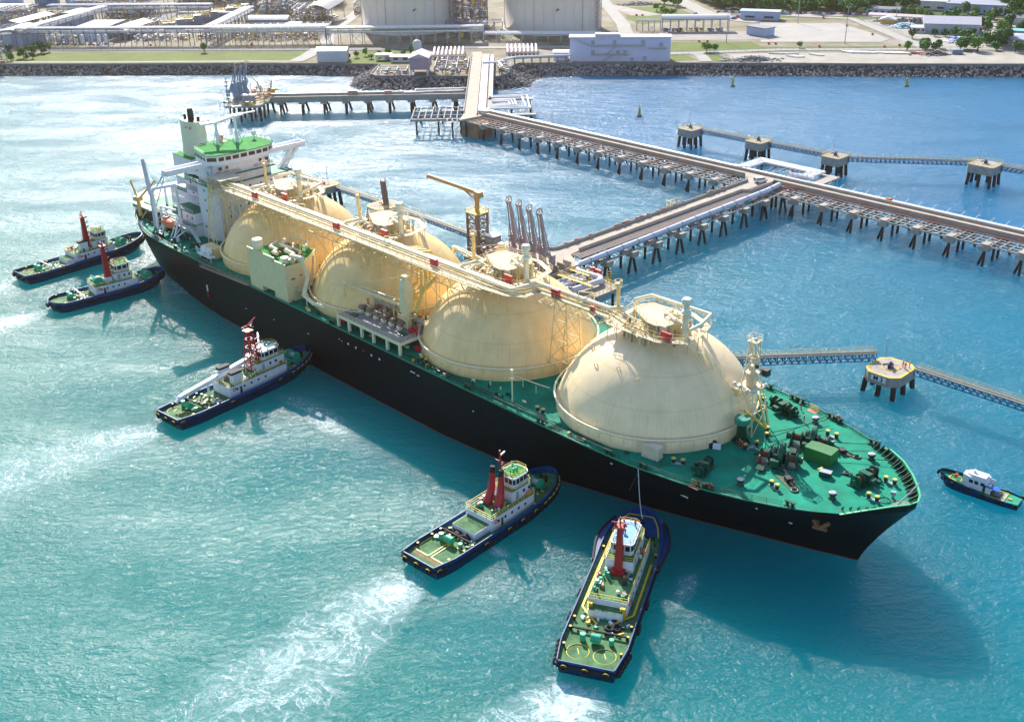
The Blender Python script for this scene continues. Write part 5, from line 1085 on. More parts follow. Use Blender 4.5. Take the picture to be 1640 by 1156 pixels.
    for k in range(5): x, y = rnd.uniform(X(w0) + .5, X(w1) - .5), rnd.uniform(-ww * .7, ww * .7); rr.tube((x, y, h3 + .2), (x, y, h3 + rnd.uniform(.6, 1.6)), .1, n=6); rr.cb((x, y, h3 + .9), (.4, .3, .3))
    rr.m(2).ball((X(w0) + .6, ww * .5, h3 + 1.0), .38, 8, 6)
    rr.build('roof_fittings', [YEL, RED if not sp.get('gtop') else GREENB, WHITE2], wo)
    # mast
    mx = X(sp['mastu']); mt = sp['mast_top']; zb = h1
    M = MB()
    if sp['mast'] == 'column':
        M.add([(mx - 1.0, -.75, zb), (mx + 1.0, -.75, zb), (mx + 1.0, .75, zb), (mx - 1.0, .75, zb), (mx - .5, -.4, mt - 2), (mx + .4, -.4, mt - 2), (mx + .4, .4, mt - 2), (mx - .5, .4, mt - 2)], [(0, 1, 5, 4), (1, 2, 6, 5), (2, 3, 7, 6), (3, 0, 4, 7), (4, 5, 6, 7)], False)
        M.bx(mx - 1.6, mx + 1.5, -1.2, 1.2, zb, zb + .8); M.bx(mx - .9, mx + .8, -.9, .9, mt - 2, mt - 1.8); M.tube((mx, 0, mt - 2), (mx, 0, mt), .14, n=6); M.bar((mx, -1.5, mt - 1.2), (mx, 1.5, mt - 1.2), .12)
        for k in range(6): z = zb + 1.6 + k * (mt - zb - 4) / 5; M.bar((mx + .4, 0, z), (mx + 1.5, 0, z + .1), .12, .3); M.ball((mx + 1.4, 0, z + .3), .2, 6, 4)
        M.ball((mx, .8, mt - 1.5), .3, 6, 4); M.ball((mx - .2, -.8, mt - 1.5), .3, 6, 4)
    elif sp['mast'] == 'lattice':
        for i in range(5):
            za, zc = zb + (mt - 2 - zb) * i / 5, zb + (mt - 2 - zb) * (i + 1) / 5; sa, sb = 1.5 - .9 * i / 5, 1.5 - .9 * (i + 1) / 5
            q = [(-1, -1), (1, -1), (1, 1), (-1, 1)]
            for j in range(4):
                a, b = q[j], q[(j + 1) % 4]; M.bar((mx + a[0] * sa, a[1] * sa, za), (mx + a[0] * sb, a[1] * sb, zc), .28); M.bar((mx + a[0] * sa, a[1] * sa, za), (mx + b[0] * sb, b[1] * sb, zc), .16); M.bar((mx + a[0] * sb, a[1] * sb, zc), (mx + b[0] * sb, b[1] * sb, zc), .16)
        M.bx(mx - 1, mx + 1, -1, 1, mt - 2, mt - 1.85); M.rail([(mx - 1, -1, mt - 1.9), (mx + 1, -1, mt - 1.9), (mx + 1, 1, mt - 1.9), (mx - 1, 1, mt - 1.9)], .8, .08, 1, 1, True); M.bar((mx - .5, 0, mt - 1), (mx + 2.6, 0, mt + .6), .3)
        for z in (zb + 4.5, zb + 6, zb + 7.4): M.bar((mx, 0, z), (mx + 3.2, 0, z + .6), .25, .3); M.m(1).bar((mx + 2.0, -.9, z + .8), (mx + 3.4, .9, z + 1.2), .25, .4); M.m(0)
        M.tube((mx + 3.6, 1, zb), (mx + 3.6, 1, zb + 5), .16); M.tube((mx + 4.4, -.6, zb), (mx + 4.4, -.6, zb + 4.4), .16); M.m(1).bar((mx + .6, -.6, mt - .6), (mx + 2.2, .6, mt - .2), .25, .35)
    else:
        M.tube((mx + 1.4, 0, zb), (mx + 1.2, 0, mt), .32, .16, 8); M.bar((mx + 1.2, -1.2, mt - 2.4), (mx + 1.2, 1.2, mt - 2.4), .12); M.m(1).bar((mx + 1.2, 0, mt - 1.2), (mx + 3, .4, mt - 1.2), .25, .3); M.m(0)
        for k in range(4): M.bar((mx + 1.2, 0, mt - 3.4 - k * 1.2), (mx + 2.0, 0, mt - 3.4 - k * 1.2), .12, .3)
    mo = M.build('mast', [RED, WHITE2], T)
    if sp['mast'] == 'twin':
        for s in (-1, 1):
            F = MB(); pts = [(mx - 1.3, s * 1.35, h1, 1.0), (mx - .7, s * 1.3, h1 + 1.2, .9), (mx - .1, s * 1.2, h1 + 3.0, .72), (mx + .1, s * 1.15, h1 + 5.2, .6), (mx + .1, s * 1.15, h1 + 6.6, .55)]
            for a, b in zip(pts, pts[1:]): F.tube(a[:3], b[:3], a[3], b[3], 12, False)
            F.m(1).tube((mx + .1, s * 1.15, h1 + 6.5), (mx + .3, s * 1.15, h1 + 7.7), .6, .5, 12); F.build('funnel', [RED, BLACK], T)
    if sp.get('funnels'):
        for (u, y, hh) in sp['funnels']:
            F = MB(); x = X(u); F.prism([(x - 1.3, y - .8), (x + 1.2, y - .8), (x + 1.5, y), (x + 1.2, y + .8), (x - 1.3, y + .8)], h1 - (1.5 if sp.get('low_f') else 0), h1 + hh); F.m(1).prism([(x - 1.7, y - .7), (x + 1.3, y - .8), (x + 1.6, y), (x + 1.3, y + .8), (x - 1.7, y + .7)], h1 + hh, h1 + hh + .55); F.build('funnel', [TUGW, BLACK], T)
    if sp.get('boom'):
        b = MB(); b.bar((X(a1) - 9, 1.6, h1 + 2.6), (X(.11), 1.6, h1 + .2), 1.1, 1.0); b.bar((X(.11), 1.6, h1 + .2), (X(.085), 1.6, h1 - .6), .8, .6); b.bar((X(a1) - 8.5, 1.6, h1 + 1), (X(a1) - 8.5, 1.6, h1 + 3.4), 1.6, 1.4); b.tube((X(.3), 1.6, d0), (X(.3), 1.6, h1 + 1), .3); b.tube((X(.33), -.9, h1), (X(.33), -.9, h1 + 3.4), .25); b.build('crane_boom', WHITE2, T)
    # bow winch
    wu = sp.get('winch', .84); z = zs(wu); W = MB(); x = X(wu); W.m(1).tube((x, -1.2, z + 1.3), (x, .5, z + 1.3), .7, n=14); W.m(0)
    for y in (-1.3, .6, 1.6): W.tube((x, y - .1, z + 1.3), (x, y + .1, z + 1.3), 1.15, n=16); W.bar((x - .8, y, z), (x, y, z + 1.4), .25); W.bar((x + .8, y, z), (x, y, z + 1.4), .25)
    W.cb((x - .2, 2.1, z + .9), (1.3, .9, 1.2)); W.tube((x, 1.6, z + 1.3), (x, 3.0, z + 1.3), .4); W.bx(x - 1.2, x + 1.2, -1.8, 2.6, z, z + .25); W.build('towing_winch', [GREENB, LGREY], T)
    bt = MB(); xb = X(min(.93, wu + .07)); bt.tube((xb, -.7, zs(.9)), (xb, -.7, zs(.9) + 1.5), .25); bt.tube((xb, .7, zs(.9)), (xb, .7, zs(.9) + 1.5), .25); bt.bar((xb, -1.1, zs(.9) + 1.0), (xb, 1.1, zs(.9) + 1.0), .3)
    for u in (.1, .2, .26, .72):
        for s in (-1, 1): bt.m(0).tube((X(u), s * (hb(u) - .7), zs(u)), (X(u), s * (hb(u) - .7), zs(u) + .7), .18, n=7); bt.m(1).tube((X(u), s * (hb(u) - .7), zs(u) + .7), (X(u), s * (hb(u) - .7), zs(u) + .82), .25, n=7); bt.m(0)
    bt.build('towing_bitts', [BLACK, YEL], T)
    # aft deck
    zd = zs(.1) + .06; mk = MB()
    if sp['aft'] == 'circles':
        for s in (-1, 1): mk.torus((X(sp.get('cu', .085)), s * B * .2, zd), B * .165, .09, 32, 4); mk.bar((X(sp.get('cu', .085)) - .5, s * B * .2 - .3, zd), (X(sp.get('cu', .085)) + .8, s * B * .2 + .3, zd), .12, .04)
    elif sp['aft'] == 'squares':
        for s in (-1, 1):
            c = [(X(.075), s * .35), (X(.21), s * .35), (X(.21), s * B * .42), (X(.075), s * B * .42)]
            for i in range(4): a, b = c[i], c[(i + 1) % 4]; mk.bar((*a, zd), (*b, zd), .2, .05)
    else:
        mk.bar((X(.05), .4, zd), (X(.25), .1, zd), .1, .03)
    if sp.get('lines'):
        for s in (-1, 1):
            P_ = [(X(.70), s * (B * .40)), (X(.34), s * B * .40), (X(.25), s * (.9))]
            for a, b in zip(P_, P_[1:]): mk.bar((*a, zd + .05), (*b, zd + .05), .38, .04)
    mk.build('deck_marking', YEL, T)
    if sp['aft'] == 'squares': q = MB(); q.bx(X(.01), X(.065), -B * .36, B * .36, zd, zd + .05); q.build('stern_plate', mat('rusty_plate', (.24, .13, .05), .8, var=.4), T)
    ar = MB()                                              # stern winch, gantry bar, tyres and ropes lying on deck
    ux = X(sp.get('gant', .24))
    ar.m(0).tube((ux - 2.2, -.8, zd + .9), (ux - 2.2, .8, zd + .9), .75, n=14); ar.tube((ux - 2.2, 2.2, zd), (ux - 2.2, 2.2, zd + 1.4), .5, n=10); ar.tube((ux - 2.0, -2.6, zd), (ux - 2.0, -2.6, zd + 1.1), .42, n=10)
    ar.build('deck_capstan', GREENB, T)
    gb = MB(); zt = zd + (1.6 if sp.get('bar') else .5)
    gb.bar((ux, -B * .42, zt), (ux, B * .42, zt), .28)
    for s in (-1, 1): gb.bar((ux, s * B * .42, zd - .1), (ux, s * B * .42, zt), .28)
    gb.build('tow_gantry', WHITE2 if sp.get('bar') else BLACK, T)
    for k in range(sp.get('loose', 0)):
        t = MB(); t.torus((0, 0, 0), .62, .28, 14, 6); o = t.build('deck_tyre', BLACK, T); o.location = (ux + rnd.uniform(-1.2, 2.0), rnd.uniform(-B * .25, B * .3), zd + .3); o.rotation_euler = (rnd.uniform(-.6, .6), rnd.uniform(-.6, .6), 0)
    cl = MB()
    for k in range(64):
        u = rnd.uniform(a0 + .02, a1 - .03); y = rnd.choice((-1, 1)) * rnd.uniform(hw * .35, hw * .9)
        if t0 - .01 < u < t1 + .01 and abs(y) < tw + .3: continue
        cl.m(rnd.choice((0, 1, 1, 2, 3))); q = rnd.random()
        if q < .4: cl.tube((X(u), y, h1), (X(u), y, h1 + rnd.uniform(.5, 1.3)), rnd.uniform(.12, .36), n=8).cut('deck_vent')
        elif q < .5: cl.tube((X(u) - .5, y, h1 + .5), (X(u) + .5, y, h1 + .5), .35, n=10).cut('raft_canister')
        else: cl.cb((X(u), y, h1 + .4), (rnd.uniform(.2, 1.0), rnd.uniform(.2, .7), rnd.uniform(.3, .9)), rnd.random()).cut('deck_locker')
    for k in range(54):
        u = rnd.choice((rnd.uniform(.2, .31), rnd.uniform(.2, .31), rnd.uniform(.78, .9))); y = rnd.uniform(-B * .38, B * .38); cl.m(rnd.choice((0, 1, 3, 4))); cl.cb((X(u), y, zs(u) + .25), (rnd.uniform(.2, .9), rnd.uniform(.2, .6), rnd.uniform(.2, .6)), rnd.random() * 3).cut('deck_fitting')
    cl.build_split('deck_fitting', [WHITE2, GREENB, ORANGE, DARK, YEL], T)
    lb = MB()
    for s in (-1, 1): lb.torus((X(a0 + .03), s * (hw + .08), d0 + 1.9), .38, .11, 12, 5, 'y'); lb.m(0)
    lb.build('lifebuoy', mat('lifebuoy_red', (.75, .12, .06)), T)
    if sp.get('drum'): d = MB(); x = X(sp['drum']); d.tube((x, -1.6, h1 + .9), (x, -.2, h1 + .9), 1.5, n=20); d.m(1).cb((x + 3, -.8, h1 + .7), (2.2, 1.5, 1.3)); d.build('hose_reel', [GREENB, WHITE2], T)
    if sp.get('stripe'):
        s = MB(); y = -hw * .85 - .03
        for sg in (-1, 1):
            for k in range(6): s.bar((X(a0) - .6, sg * (hw - .2), d0 + .2 + k * .4), (X(a0) - .6, sg * (hw - 1.1), d0 + .2 + k * .4), .9, .12)
        s.build('yellow_ladder', YEL, T)
    return T
full = [i / 30 for i in range(30)] 
bowt = [.74, .78, .82, .86, .9, .935, .965, .985]
mid = lambda a, b: ((a[0] + b[0]) / 2, (a[1] + b[1]) / 2)
tug(dict(L=44.7, B=11.2, pos=mid((10.7, 135.4), (24.9, 177.8)), ang=71.5, label='nearest tug with one thick red mast and yellow deck lines, bow under the black hull', tyres=[.02, .045, .07, .1, .125, .27, .29, .42, .44] + [.66 + .022 * k for k in range(15)], blue_bow=True, house=(.33, .78), tier2=(.52, .75), wheel=(.56, .72), roof=mat('sky_blue_roof', (.12, .35, .62), .5, var=.3), mast='column', mastu=.52, mast_top=16.2, aft='circles', lines=True, gant=.2, loose=2, stripe=True, low_aft=.29, winch=.83, hw=.31))
tug(dict(L=38.4, B=9.8, pos=mid((-17.8, 164.4), (8, 192.8)), ang=47.7, label='tug with two curved red funnels and two square green hatches on its stern deck', tyres=[.02, .05, .33, .36, .5, .55, .6, .65, .7] + bowt, house=(.42, .78), low_aft=.31, tier2=(.60, .76), wheel=(.63, .75), roof=GREENL, mast='twin', mastu=.555, mast_top=16.0, aft='squares', gant=.27, loose=6, ydoor=True, winch=.85, gtop=True, hw=.35))
tug(dict(L=42.5, B=9.8, pos=mid((-79.4, 222), (-52.1, 254.5)), ang=49.9, label='tug with a red lattice mast and a long white crane boom over its after deck', tyres=[.02, .05, .34, .5, .68] + bowt, house=(.36, .80), tier2=(.58, .79), wheel=(.63, .76), roof=mat('sky_blue_roof', (.12, .35, .62)), mast='lattice', mastu=.585, mast_top=17.4, aft='circles', cu=.075, gant=.19, boom=True, funnels=[(.43, -2.2, 2.6), (.43, 2.4, 2.6)], winch=.88, hw=.34, gtop=True))
tug(dict(L=42.9, B=9.6, pos=mid((-150.6, 315.6), (-122.4, 347.9)), ang=48.8, label='farthest tug with white black-topped funnel and red mast, bow at the carrier stern', tyres=[.02, .06, .3, .4, .5, .7] + bowt, house=(.40, .74), tier2=(.56, .70), wheel=(.60, .69), roof=GREENL, mast='column', mastu=.545, mast_top=17.0, aft='circles', cu=.09, gant=.2, bar=True, funnels=[(.49, -1.9, 3.0)], winch=.82, hw=.34, marked=False, low_aft=.34))
tug(dict(L=34.6, B=9.2, pos=mid((-133.0, 292.4), (-106.1, 314.2)), ang=39.0, label='tug with a rounded plain green stern deck and a green hose reel', tyres=[.03, .3, .32, .6, .64] + bowt, round_stern=True, house=(.37, .78), tier2=(.55, .72), wheel=(.57, .70), roof=GREENL, mast='column', mastu=.52, mast_top=17.6, aft='plain', gant=.25, bar=True, drum=.42, winch=.85, hw=.34, marked=False))

def pilot():
    L, B = 16.2, 4.4; a = (99.9, 182.2); b = (87.7, 192.7); T = thing('work_boat', 'small navy work boat with white wheelhouse ahead of the bow', 'boat', ((a[0] + b[0]) / 2, (a[1] + b[1]) / 2, 0), R_(139.2))
    us = [i / 20 for i in range(20)] + [.975, 1.0]; X = lambda u: -L / 2 + L * u
    hb = lambda u: B / 2 * (.82 + .18 * min(1, u / .15)) * max(0, 1 - max(0, (u - .6) / .4) ** 2.2) ** .6; zs = lambda u: 1.1 + 1.1 * max(0, (u - .4) / .6) ** 1.5
    H = MB()
    for s in (-1, 1):
        vs = []
        for u in us: vs += [(X(u) - 1.4 * max(0, (u - .8) / .2), s * hb(u) * .75, -.6), (X(u), s * hb(u), zs(u)), (X(u), s * hb(u), zs(u) + .35 + .35 * (u > .45))]
        for i in range(len(us) - 1):
            for k in range(2): q = [vs[3 * i + k], vs[3 * i + 3 + k], vs[3 * i + 4 + k], vs[3 * i + 1 + k]]; H.add(q, [(0, 1, 2, 3)] if s < 0 else [(3, 2, 1, 0)], True)
    H.add([(X(0), -hb(0) * .75, -.6), (X(0), hb(0) * .75, -.6), (X(0), hb(0), 1.3), (X(0), -hb(0), 1.3)], [(0, 3, 2, 1)], False); H.build('hull', NAVY, T)
    d = MB(); vs = []
    for u in us: vs += [(X(u), -hb(u), zs(u) + .02), (X(u), hb(u), zs(u) + .02)]
    d.add(vs, [(2 * i, 2 * i + 2, 2 * i + 3, 2 * i + 1) for i in range(len(us) - 1)]); d.build('deck', mat('pilot_deck_green', (.01, .30, .18), .5, var=.2), T)
    w = MB(); w.prism([(X(.40), -1.35), (X(.62), -1.35), (X(.70), -.8), (X(.70), .8), (X(.62), 1.35), (X(.40), 1.35)], 1.5, 4.0); w.prism([(X(.42), -1.1), (X(.60), -1.1), (X(.65), -.6), (X(.65), .6), (X(.60), 1.1), (X(.42), 1.1)], 4.0, 4.5); w.cb((X(.58), 0, 4.8), (.5, .5, .6)); w.bx(X(.34), X(.40), -1.3, -1.2, 1.4, 3.6); w.bx(X(.34), X(.40), 1.2, 1.3, 1.4, 3.6); o = w.build('wheelhouse', WHITE2, T)
    for s in (-1, 1):
        for u in (.445, .52, .585): m = MB(); m.cb((X(u), s * 1.37, 3.1), (.75, .06, .7)); m.build('window', GLASS, o)
        m = MB(); m.cb((X(.42), s * 1.38, 2.4), (.5, .06, 1.6)); m.build('door', DARK, o)
    for y in (-.6, .6): m = MB(); m.cb((X(.702), y * .9, 3.0), (.06, .6, .7)); m.build('window', GLASS, o)
    b_ = MB(); b_.torus((X(.47), -1.46, 2.1), .35, .1, 12, 5, 'y'); b_.torus((X(.53), -1.46, 2.0), .35, .1, 12, 5, 'y'); b_.build('lifebuoy', ORANGE, T)
    aw = MB(); aw.add([(X(.24), .2, 3.0), (X(.40), .2, 3.1), (X(.40), 1.8, 3.1), (X(.24), 1.8, 2.9), (X(.24), .2, 3.06), (X(.40), .2, 3.16), (X(.40), 1.8, 3.16), (X(.24), 1.8, 2.96)], [(3, 2, 1, 0), (4, 5, 6, 7), (0, 1, 5, 4), (1, 2, 6, 5), (2, 3, 7, 6), (3, 0, 4, 7)]); aw.bar((X(.25), 1.7, 1.2), (X(.25), 1.7, 2.95), .08); aw.build('awning', mat('awning_blue', (.01, .12, .5), .7), T)
    y = MB()
    for a0, a1, yy in ((.17, .38, 1.8), (.22, .36, 1.2)):
        for p, q in (((a0, -yy), (a1, -yy)), ((a0, yy), (a1, yy)), ((a0, -yy), (a0, yy))): y.bar((X(p[0]), p[1], 1.22), (X(q[0]), q[1], 1.22), .14, .06)
    for p, q in (((.72, -1), (.86, -.9)), ((.72, 1), (.86, .9)), ((.72, -1), (.72, 1)), ((.86, -.9), (.86, .9))): y.bar((X(p[0]), p[1], 1.85), (X(q[0]), q[1], 2.0), .16, .08)
    y.cb((X(.12), .2, 1.25), (.8, .3, .25)); y.build('yellow_trim', YEL, T)
    h = MB(); h.bx(X(.23), X(.35), -1.1, 1.1, 1.15, 1.5); h.m(1).bx(X(.175), X(.215), -1.7, 1.7, 1.13, 1.17); h.build('engine_hatch', [GREEND, GREY], T)
    r = MB(); 
    for k in range(4): r.tube((X(.79), -.3 + .2 * k, 1.9), (X(.79), -.3 + .2 * k, 3.1), .06); 
    r.cb((X(.79), 0, 2.5), (.5, .9, .7)); r.build('rope_locker', mat('pilot_red', (.6, .12, .04), .5), T)
    for s in (-1, 1):
        for u in (.02, .2, .42, .6, .78, .92): tyre(T, X(u), s * (hb(u) + .25), zs(u) - .1, 0, .72, False)
    tyre(T, X(1.0) + .25, 0, zs(1) - .1, R_(90), .8, False)
pilot()
# ------------------------------------------------------------------ people (skin modifier over a joint skeleton)
def person_mesh(pose):
    P = {'stand': [(0, 0, .93), (0, 0, 1.15), (0, 0, 1.38), (0, .01, 1.5), (0, .03, 1.66), (.19, 0, 1.4), (.25, .05, 1.14), (.22, .22, .95), (-.19, 0, 1.4), (-.27, .0, 1.14), (-.25, .12, .92), (.1, 0, .88), (.12, .03, .48), (.12, 0, .07), (.13, .14, .04), (-.1, 0, .88), (-.12, .02, .48), (-.13, -.03, .07), (-.14, .11, .04)],
         'lean': [(0, 0, .93), (0, .06, 1.14), (0, .16, 1.34), (0, .22, 1.46), (0, .3, 1.6), (.19, .15, 1.36), (.22, .36, 1.18), (.16, .58, 1.1), (-.19, .15, 1.36), (-.24, .34, 1.16), (-.18, .56, 1.08), (.1, 0, .88), (.14, .12, .48), (.15, .02, .07), (.16, .16, .04), (-.1, 0, .88), (-.14, -.1, .5), (-.16, -.28, .07), (-.17, -.14, .04)]}[pose]
    E = [(0, 1), (1, 2), (2, 3), (3, 4), (2, 5), (5, 6), (6, 7), (2, 8), (8, 9), (9, 10), (0, 11), (11, 12), (12, 13), (13, 14), (0, 15), (15, 16), (16, 17), (17, 18)]
    Rr = [.155, .15, .17, .06, .105, .08, .055, .045, .08, .055, .045, .1, .07, .055, .045, .1, .07, .055, .045]
    me = bpy.data.meshes.new('person'); me.from_pydata(P, E, [])
    o = bpy.data.objects.new('person_src', me); COL.objects.link(o); sk = o.modifiers.new('skin', 'SKIN'); ss = o.modifiers.new('sub', 'SUBSURF'); ss.levels = ss.render_levels = 1
    for v, r in zip(me.skin_vertices[0].data, Rr): v.radius = (r, r)
    me.skin_vertices[0].data[0].use_root = True
    dg = bpy.context.evaluated_depsgraph_get(); out = bpy.data.meshes.new_from_object(o.evaluated_get(dg)); bpy.data.objects.remove(o)
    for p in out.polygons: p.use_smooth = True
    return out
def cover_mat(name, col):
    m = mat(name, col, .8, var=.15, scale=3); nt = m.node_tree; b = nt.nodes["Principled BSDF"]; src = b.inputs["Base Color"].links[0].from_socket; tc = nt.nodes.new("ShaderNodeTexCoord"); sp = nt.nodes.new("ShaderNodeSeparateXYZ"); nt.links.new(tc.outputs["Object"], sp.inputs[0])
    def band(thr, op, colr, s):
        g = nt.nodes.new("ShaderNodeMath"); g.operation = op; g.inputs[1].default_value = thr; nt.links.new(sp.outputs[2], g.inputs[0]); x = nt.nodes.new("ShaderNodeMix"); x.data_type = 'RGBA'; x.inputs[7].default_value = colr; nt.links.new(g.outputs[0], x.inputs[0]); nt.links.new(s, x.inputs[6]); return x.outputs[2]
    s = band(1.49, 'GREATER_THAN', (.35, .18, .11, 1), src); s = band(.11, 'LESS_THAN', (.02, .02, .02, 1), s); nt.links.new(s, b.inputs["Base Color"]); return m
CRED = cover_mat('coverall_red', (.55, .025, .04)); CORA = cover_mat('coverall_orange', (.75, .16, .03))
ME = {p: person_mesh(p) for p in ('stand', 'lean')}
hat = MB(); hat.lathe((0, 0, 0), [(.17, 0), (.13, .02), (.12, .08), (.06, .14), (.0, .15)], 12); HAT = None
PGRP = 'crew in coveralls'
def person(p, rz, label, col=CRED, pose='stand', hatm=None, group=None):
    global HAT
    me = ME[pose].copy(); me.materials.clear(); me.materials.append(col)
    o = bpy.data.objects.new('person', me); COL.objects.link(o); o.location = p; o.rotation_euler = (0, 0, rz); tag(o, label, 'person', group)
    h = MB(); h.lathe((0, 0, 0), [(.17, 0), (.13, .02), (.12, .08), (.06, .14), (.0, .15)], 12); hz = 1.7 if pose == 'stand' else 1.64; h.build('hard_hat', hatm or YEL, o, (0, .03 if pose == 'stand' else .31, hz)); return o
def SW(x, y, z=None): return FW(x, y, dz(x) + .01 if z is None else z)
person(SW(166.5, 18.0), 1.0, 'crew member in red beside the pink pad at the far rail of the foredeck', group=PGRP, hatm=WHITE2, pose='lean')
person(SW(169.8, 13.9), 4.2, 'crew member in red standing alone just ahead of the far mooring winch', group=PGRP)
person(SW(166.4, -3.0), 2.2, 'left crew member of the red pair beside the green vent post', group=PGRP)
person(SW(167.1, -3.4), 4.6, 'right crew member of the red pair beside the green vent post', group=PGRP)
person(SW(172.6, -1.6, dz(173) + .6), 2.9, 'crew member in red leaning over the top of the near windlass', group=PGRP, pose='lean')
person(SW(172.9, -6.0, dz(173) + .3), 3.6, 'crew member in red on the operator stand of the near windlass', group=PGRP)
for dx, dy, l in ((0, 0, 'worker in orange nearest the walkway on the M 3 dolphin'), (-.9, .5, 'worker in orange beside the hook on the M 3 dolphin'), (.5, 1.1, 'worker in orange farthest back on the M 3 dolphin')):
    person(FW(163.8 + dx, 68.2 + dy, 5.71), dx * 3, l, CORA, 'stand', YEL, 'workers on the dolphin')
# ------------------------------------------------------------------ berth structures (berth frame x, y)
def bt(name, label, cat, x, y, group=None): t = thing(name, label, cat, FW(x, y), HD, group); t['bx'] = x; t['by'] = y; return t
def put(mb, name, m, t, label=None):
    return mb.build(name, m, t, (-t['bx'], -t['by'], 0), label)
_pm = {}
def pile(parent, x, y, z, rake=(0, 0), r=.42):
    key = (round(z, 1), rake, r)
    if key not in _pm:
        m = MB(); m.tube((0, 0, z), (rake[0], rake[1], -2.5), r, n=9, cap=False); o = m.build('pile', PILE); _pm[key] = o.data; bpy.data.objects.remove(o)
    o = bpy.data.objects.new('pile', _pm[key]); COL.objects.link(o); o.parent = parent; o.location = (x - parent['bx'], y - parent['by'], 0); return o

def main_trestle():
    T = bt('trestle_bridge', 'long concrete trestle bridge carrying road and pipes across the water', 'trestle', 50, 170)
    x0, x1 = -98, 235; m = MB()
    m.bx(x0, x1, 170.4, 175.2, 7.45, 7.95); m.bx(x0, x1, 170.9, 171.5, 6.5, 7.45); m.bx(x0, x1, 174.2, 174.8, 6.5, 7.45)
    put(m, 'road_deck', CONCD, T)
    p = MB(); p.bx(x0, 45.5, 170.2, 170.5, 7.3, 8.9); p.bx(57.5, x1, 170.2, 170.5, 7.2, 8.9); p.bx(x0, x1, 175.2, 175.5, 7.3, 8.9)
    for x in range(int(x0), x1, 3): p.bx(x, x + .2, 170.12, 170.2, 7.2, 8.7) if not 45 < x < 58 else None
    put(p, 'parapet', CONC, T)
    bents = [x for x in [95 + 11.3 * k for k in range(-17, 13)]]
    c = MB(); r = MB()
    for x in bents:
        c.bx(x - .9, x + .9, 160.0, 178.6, 5.5, 6.5); c.bx(x - 1.6, x + 1.6, 159.6, 161.6, 5.2, 6.7)
        if x > 112 and False: continue
        n = 0
        for y, rk in ((160.8, (0, 0)), (161.4, (-2.6, .6)), (167.6, (0, 0)), (171.2, (0, 0))) + (((175.6, (2.4, 1)),) if x < 190 else ()):
            if x < 190: pile(T, x, y, 5.8, rk)
    put(c, 'pile_cap', CONC, T)
    for y in (160.2, 162.8, 165.2, 167.8): r.bx(x0 - 4, x1, y - .16, y + .16, 6.5, 6.95)
    x = x0
    while x < x1: r.bx(x - .14, x + .14, 160.1, 168.6, 6.96, 7.15); x += 2.82
    for x in bents: r.bx(x - 1.0, x + 1.0, 160.0, 163.6, 6.96, 7.3)
    put(r, 'pipe_rack', CONC, T)
    q = MB(); q.pipe([(x0, 168.9, 7.3), (41, 168.9, 7.3)], .18, 6); q.pipe([(62, 168.6, 7.35), (x1, 168.6, 7.35)], .2, 6); q.pipe([(x0, 164, 7.3), (20, 164, 7.3)], .13, 6); q.pipe([(61, 167.4, 7.5), (64, 167.4, 8.2), (68, 169.4, 8.2)], .2, 6)
    for x in range(70, 230, 14): q.bar((x, 168.6, 7.3), (x, 168.6, 8.4), .1); q.tube((x + 5, 170.35, 8.7), (x + 7.4, 170.35, 8.7), .22)
    put(q, 'red_pipe', REDPIPE, T)
    w = MB()
    for k, y in enumerate((176.1, 176.9, 177.7, 178.3)):
        w.pipe([(x0, y, 8.3), (37.5, y, 8.3)], .36 if k < 3 else .22, 8)
    for k, y in enumerate((176.1, 177.0, 177.9)): w.pipe([(67, y, 8.3), (73, y, 8.3), (x1, y, 8.3)], .36, 8)
    put(w, 'white_pipe', PIPEW, T)
    s = MB(); x = x0
    while x < x1: s.bx(x - .12, x + .12, 175.6, 178.8, 7.5, 7.8) if not 37 < x < 66 else None; x += 3.8
    s.bx(x0, x1, 178.6, 178.9, 7.2, 7.5); put(s, 'pipe_sleeper', CONC, T)
    o = bt('windsock', 'orange windsock on a post beside the trestle road', 'windsock', 103.4, 170); a = MB(); a.tube((103.4, 170, 8.8), (103.4, 170, 11.4), .08); a.m(1).tube((103.4, 170, 11.3), (101.2, 170.4, 11.0), .5, .28, 10, False); put(a, 'windsock_sleeve', [YEL, mat('sock_orange', (.9, .2, .04), .7)], o)
    for x in (-60, -20, 16, 80, 130):
        o = bt('lamp_post', 'slim lamp post on the trestle parapet', 'lamp post', x, 175.4, 'lamp posts on the trestle'); a = MB(); a.tube((x, 175.4, 8.8), (x, 175.4, 13.0), .07, n=5); a.bar((x, 175.4, 13), (x, 174.4, 13.1), .16, .1); put(a, 'lamp', GREY, o)
    n = 0
    for x in [74 + 4.9 * k for k in range(18)]:
        o = bt('tube_light', 'white tube light leaning from the far edge of the trestle pipes', 'light', x, 180, 'tube lights along the trestle'); a = MB(); a.tube((x, 178.8, 7.6), (x, 180.2, 8.4), .06, n=5); a.tube((x, 180.2, 8.2), (x + .9, 180.2, 9.4), .13, n=6); put(a, 'lamp_tube', WHITE2, o)
main_trestle()

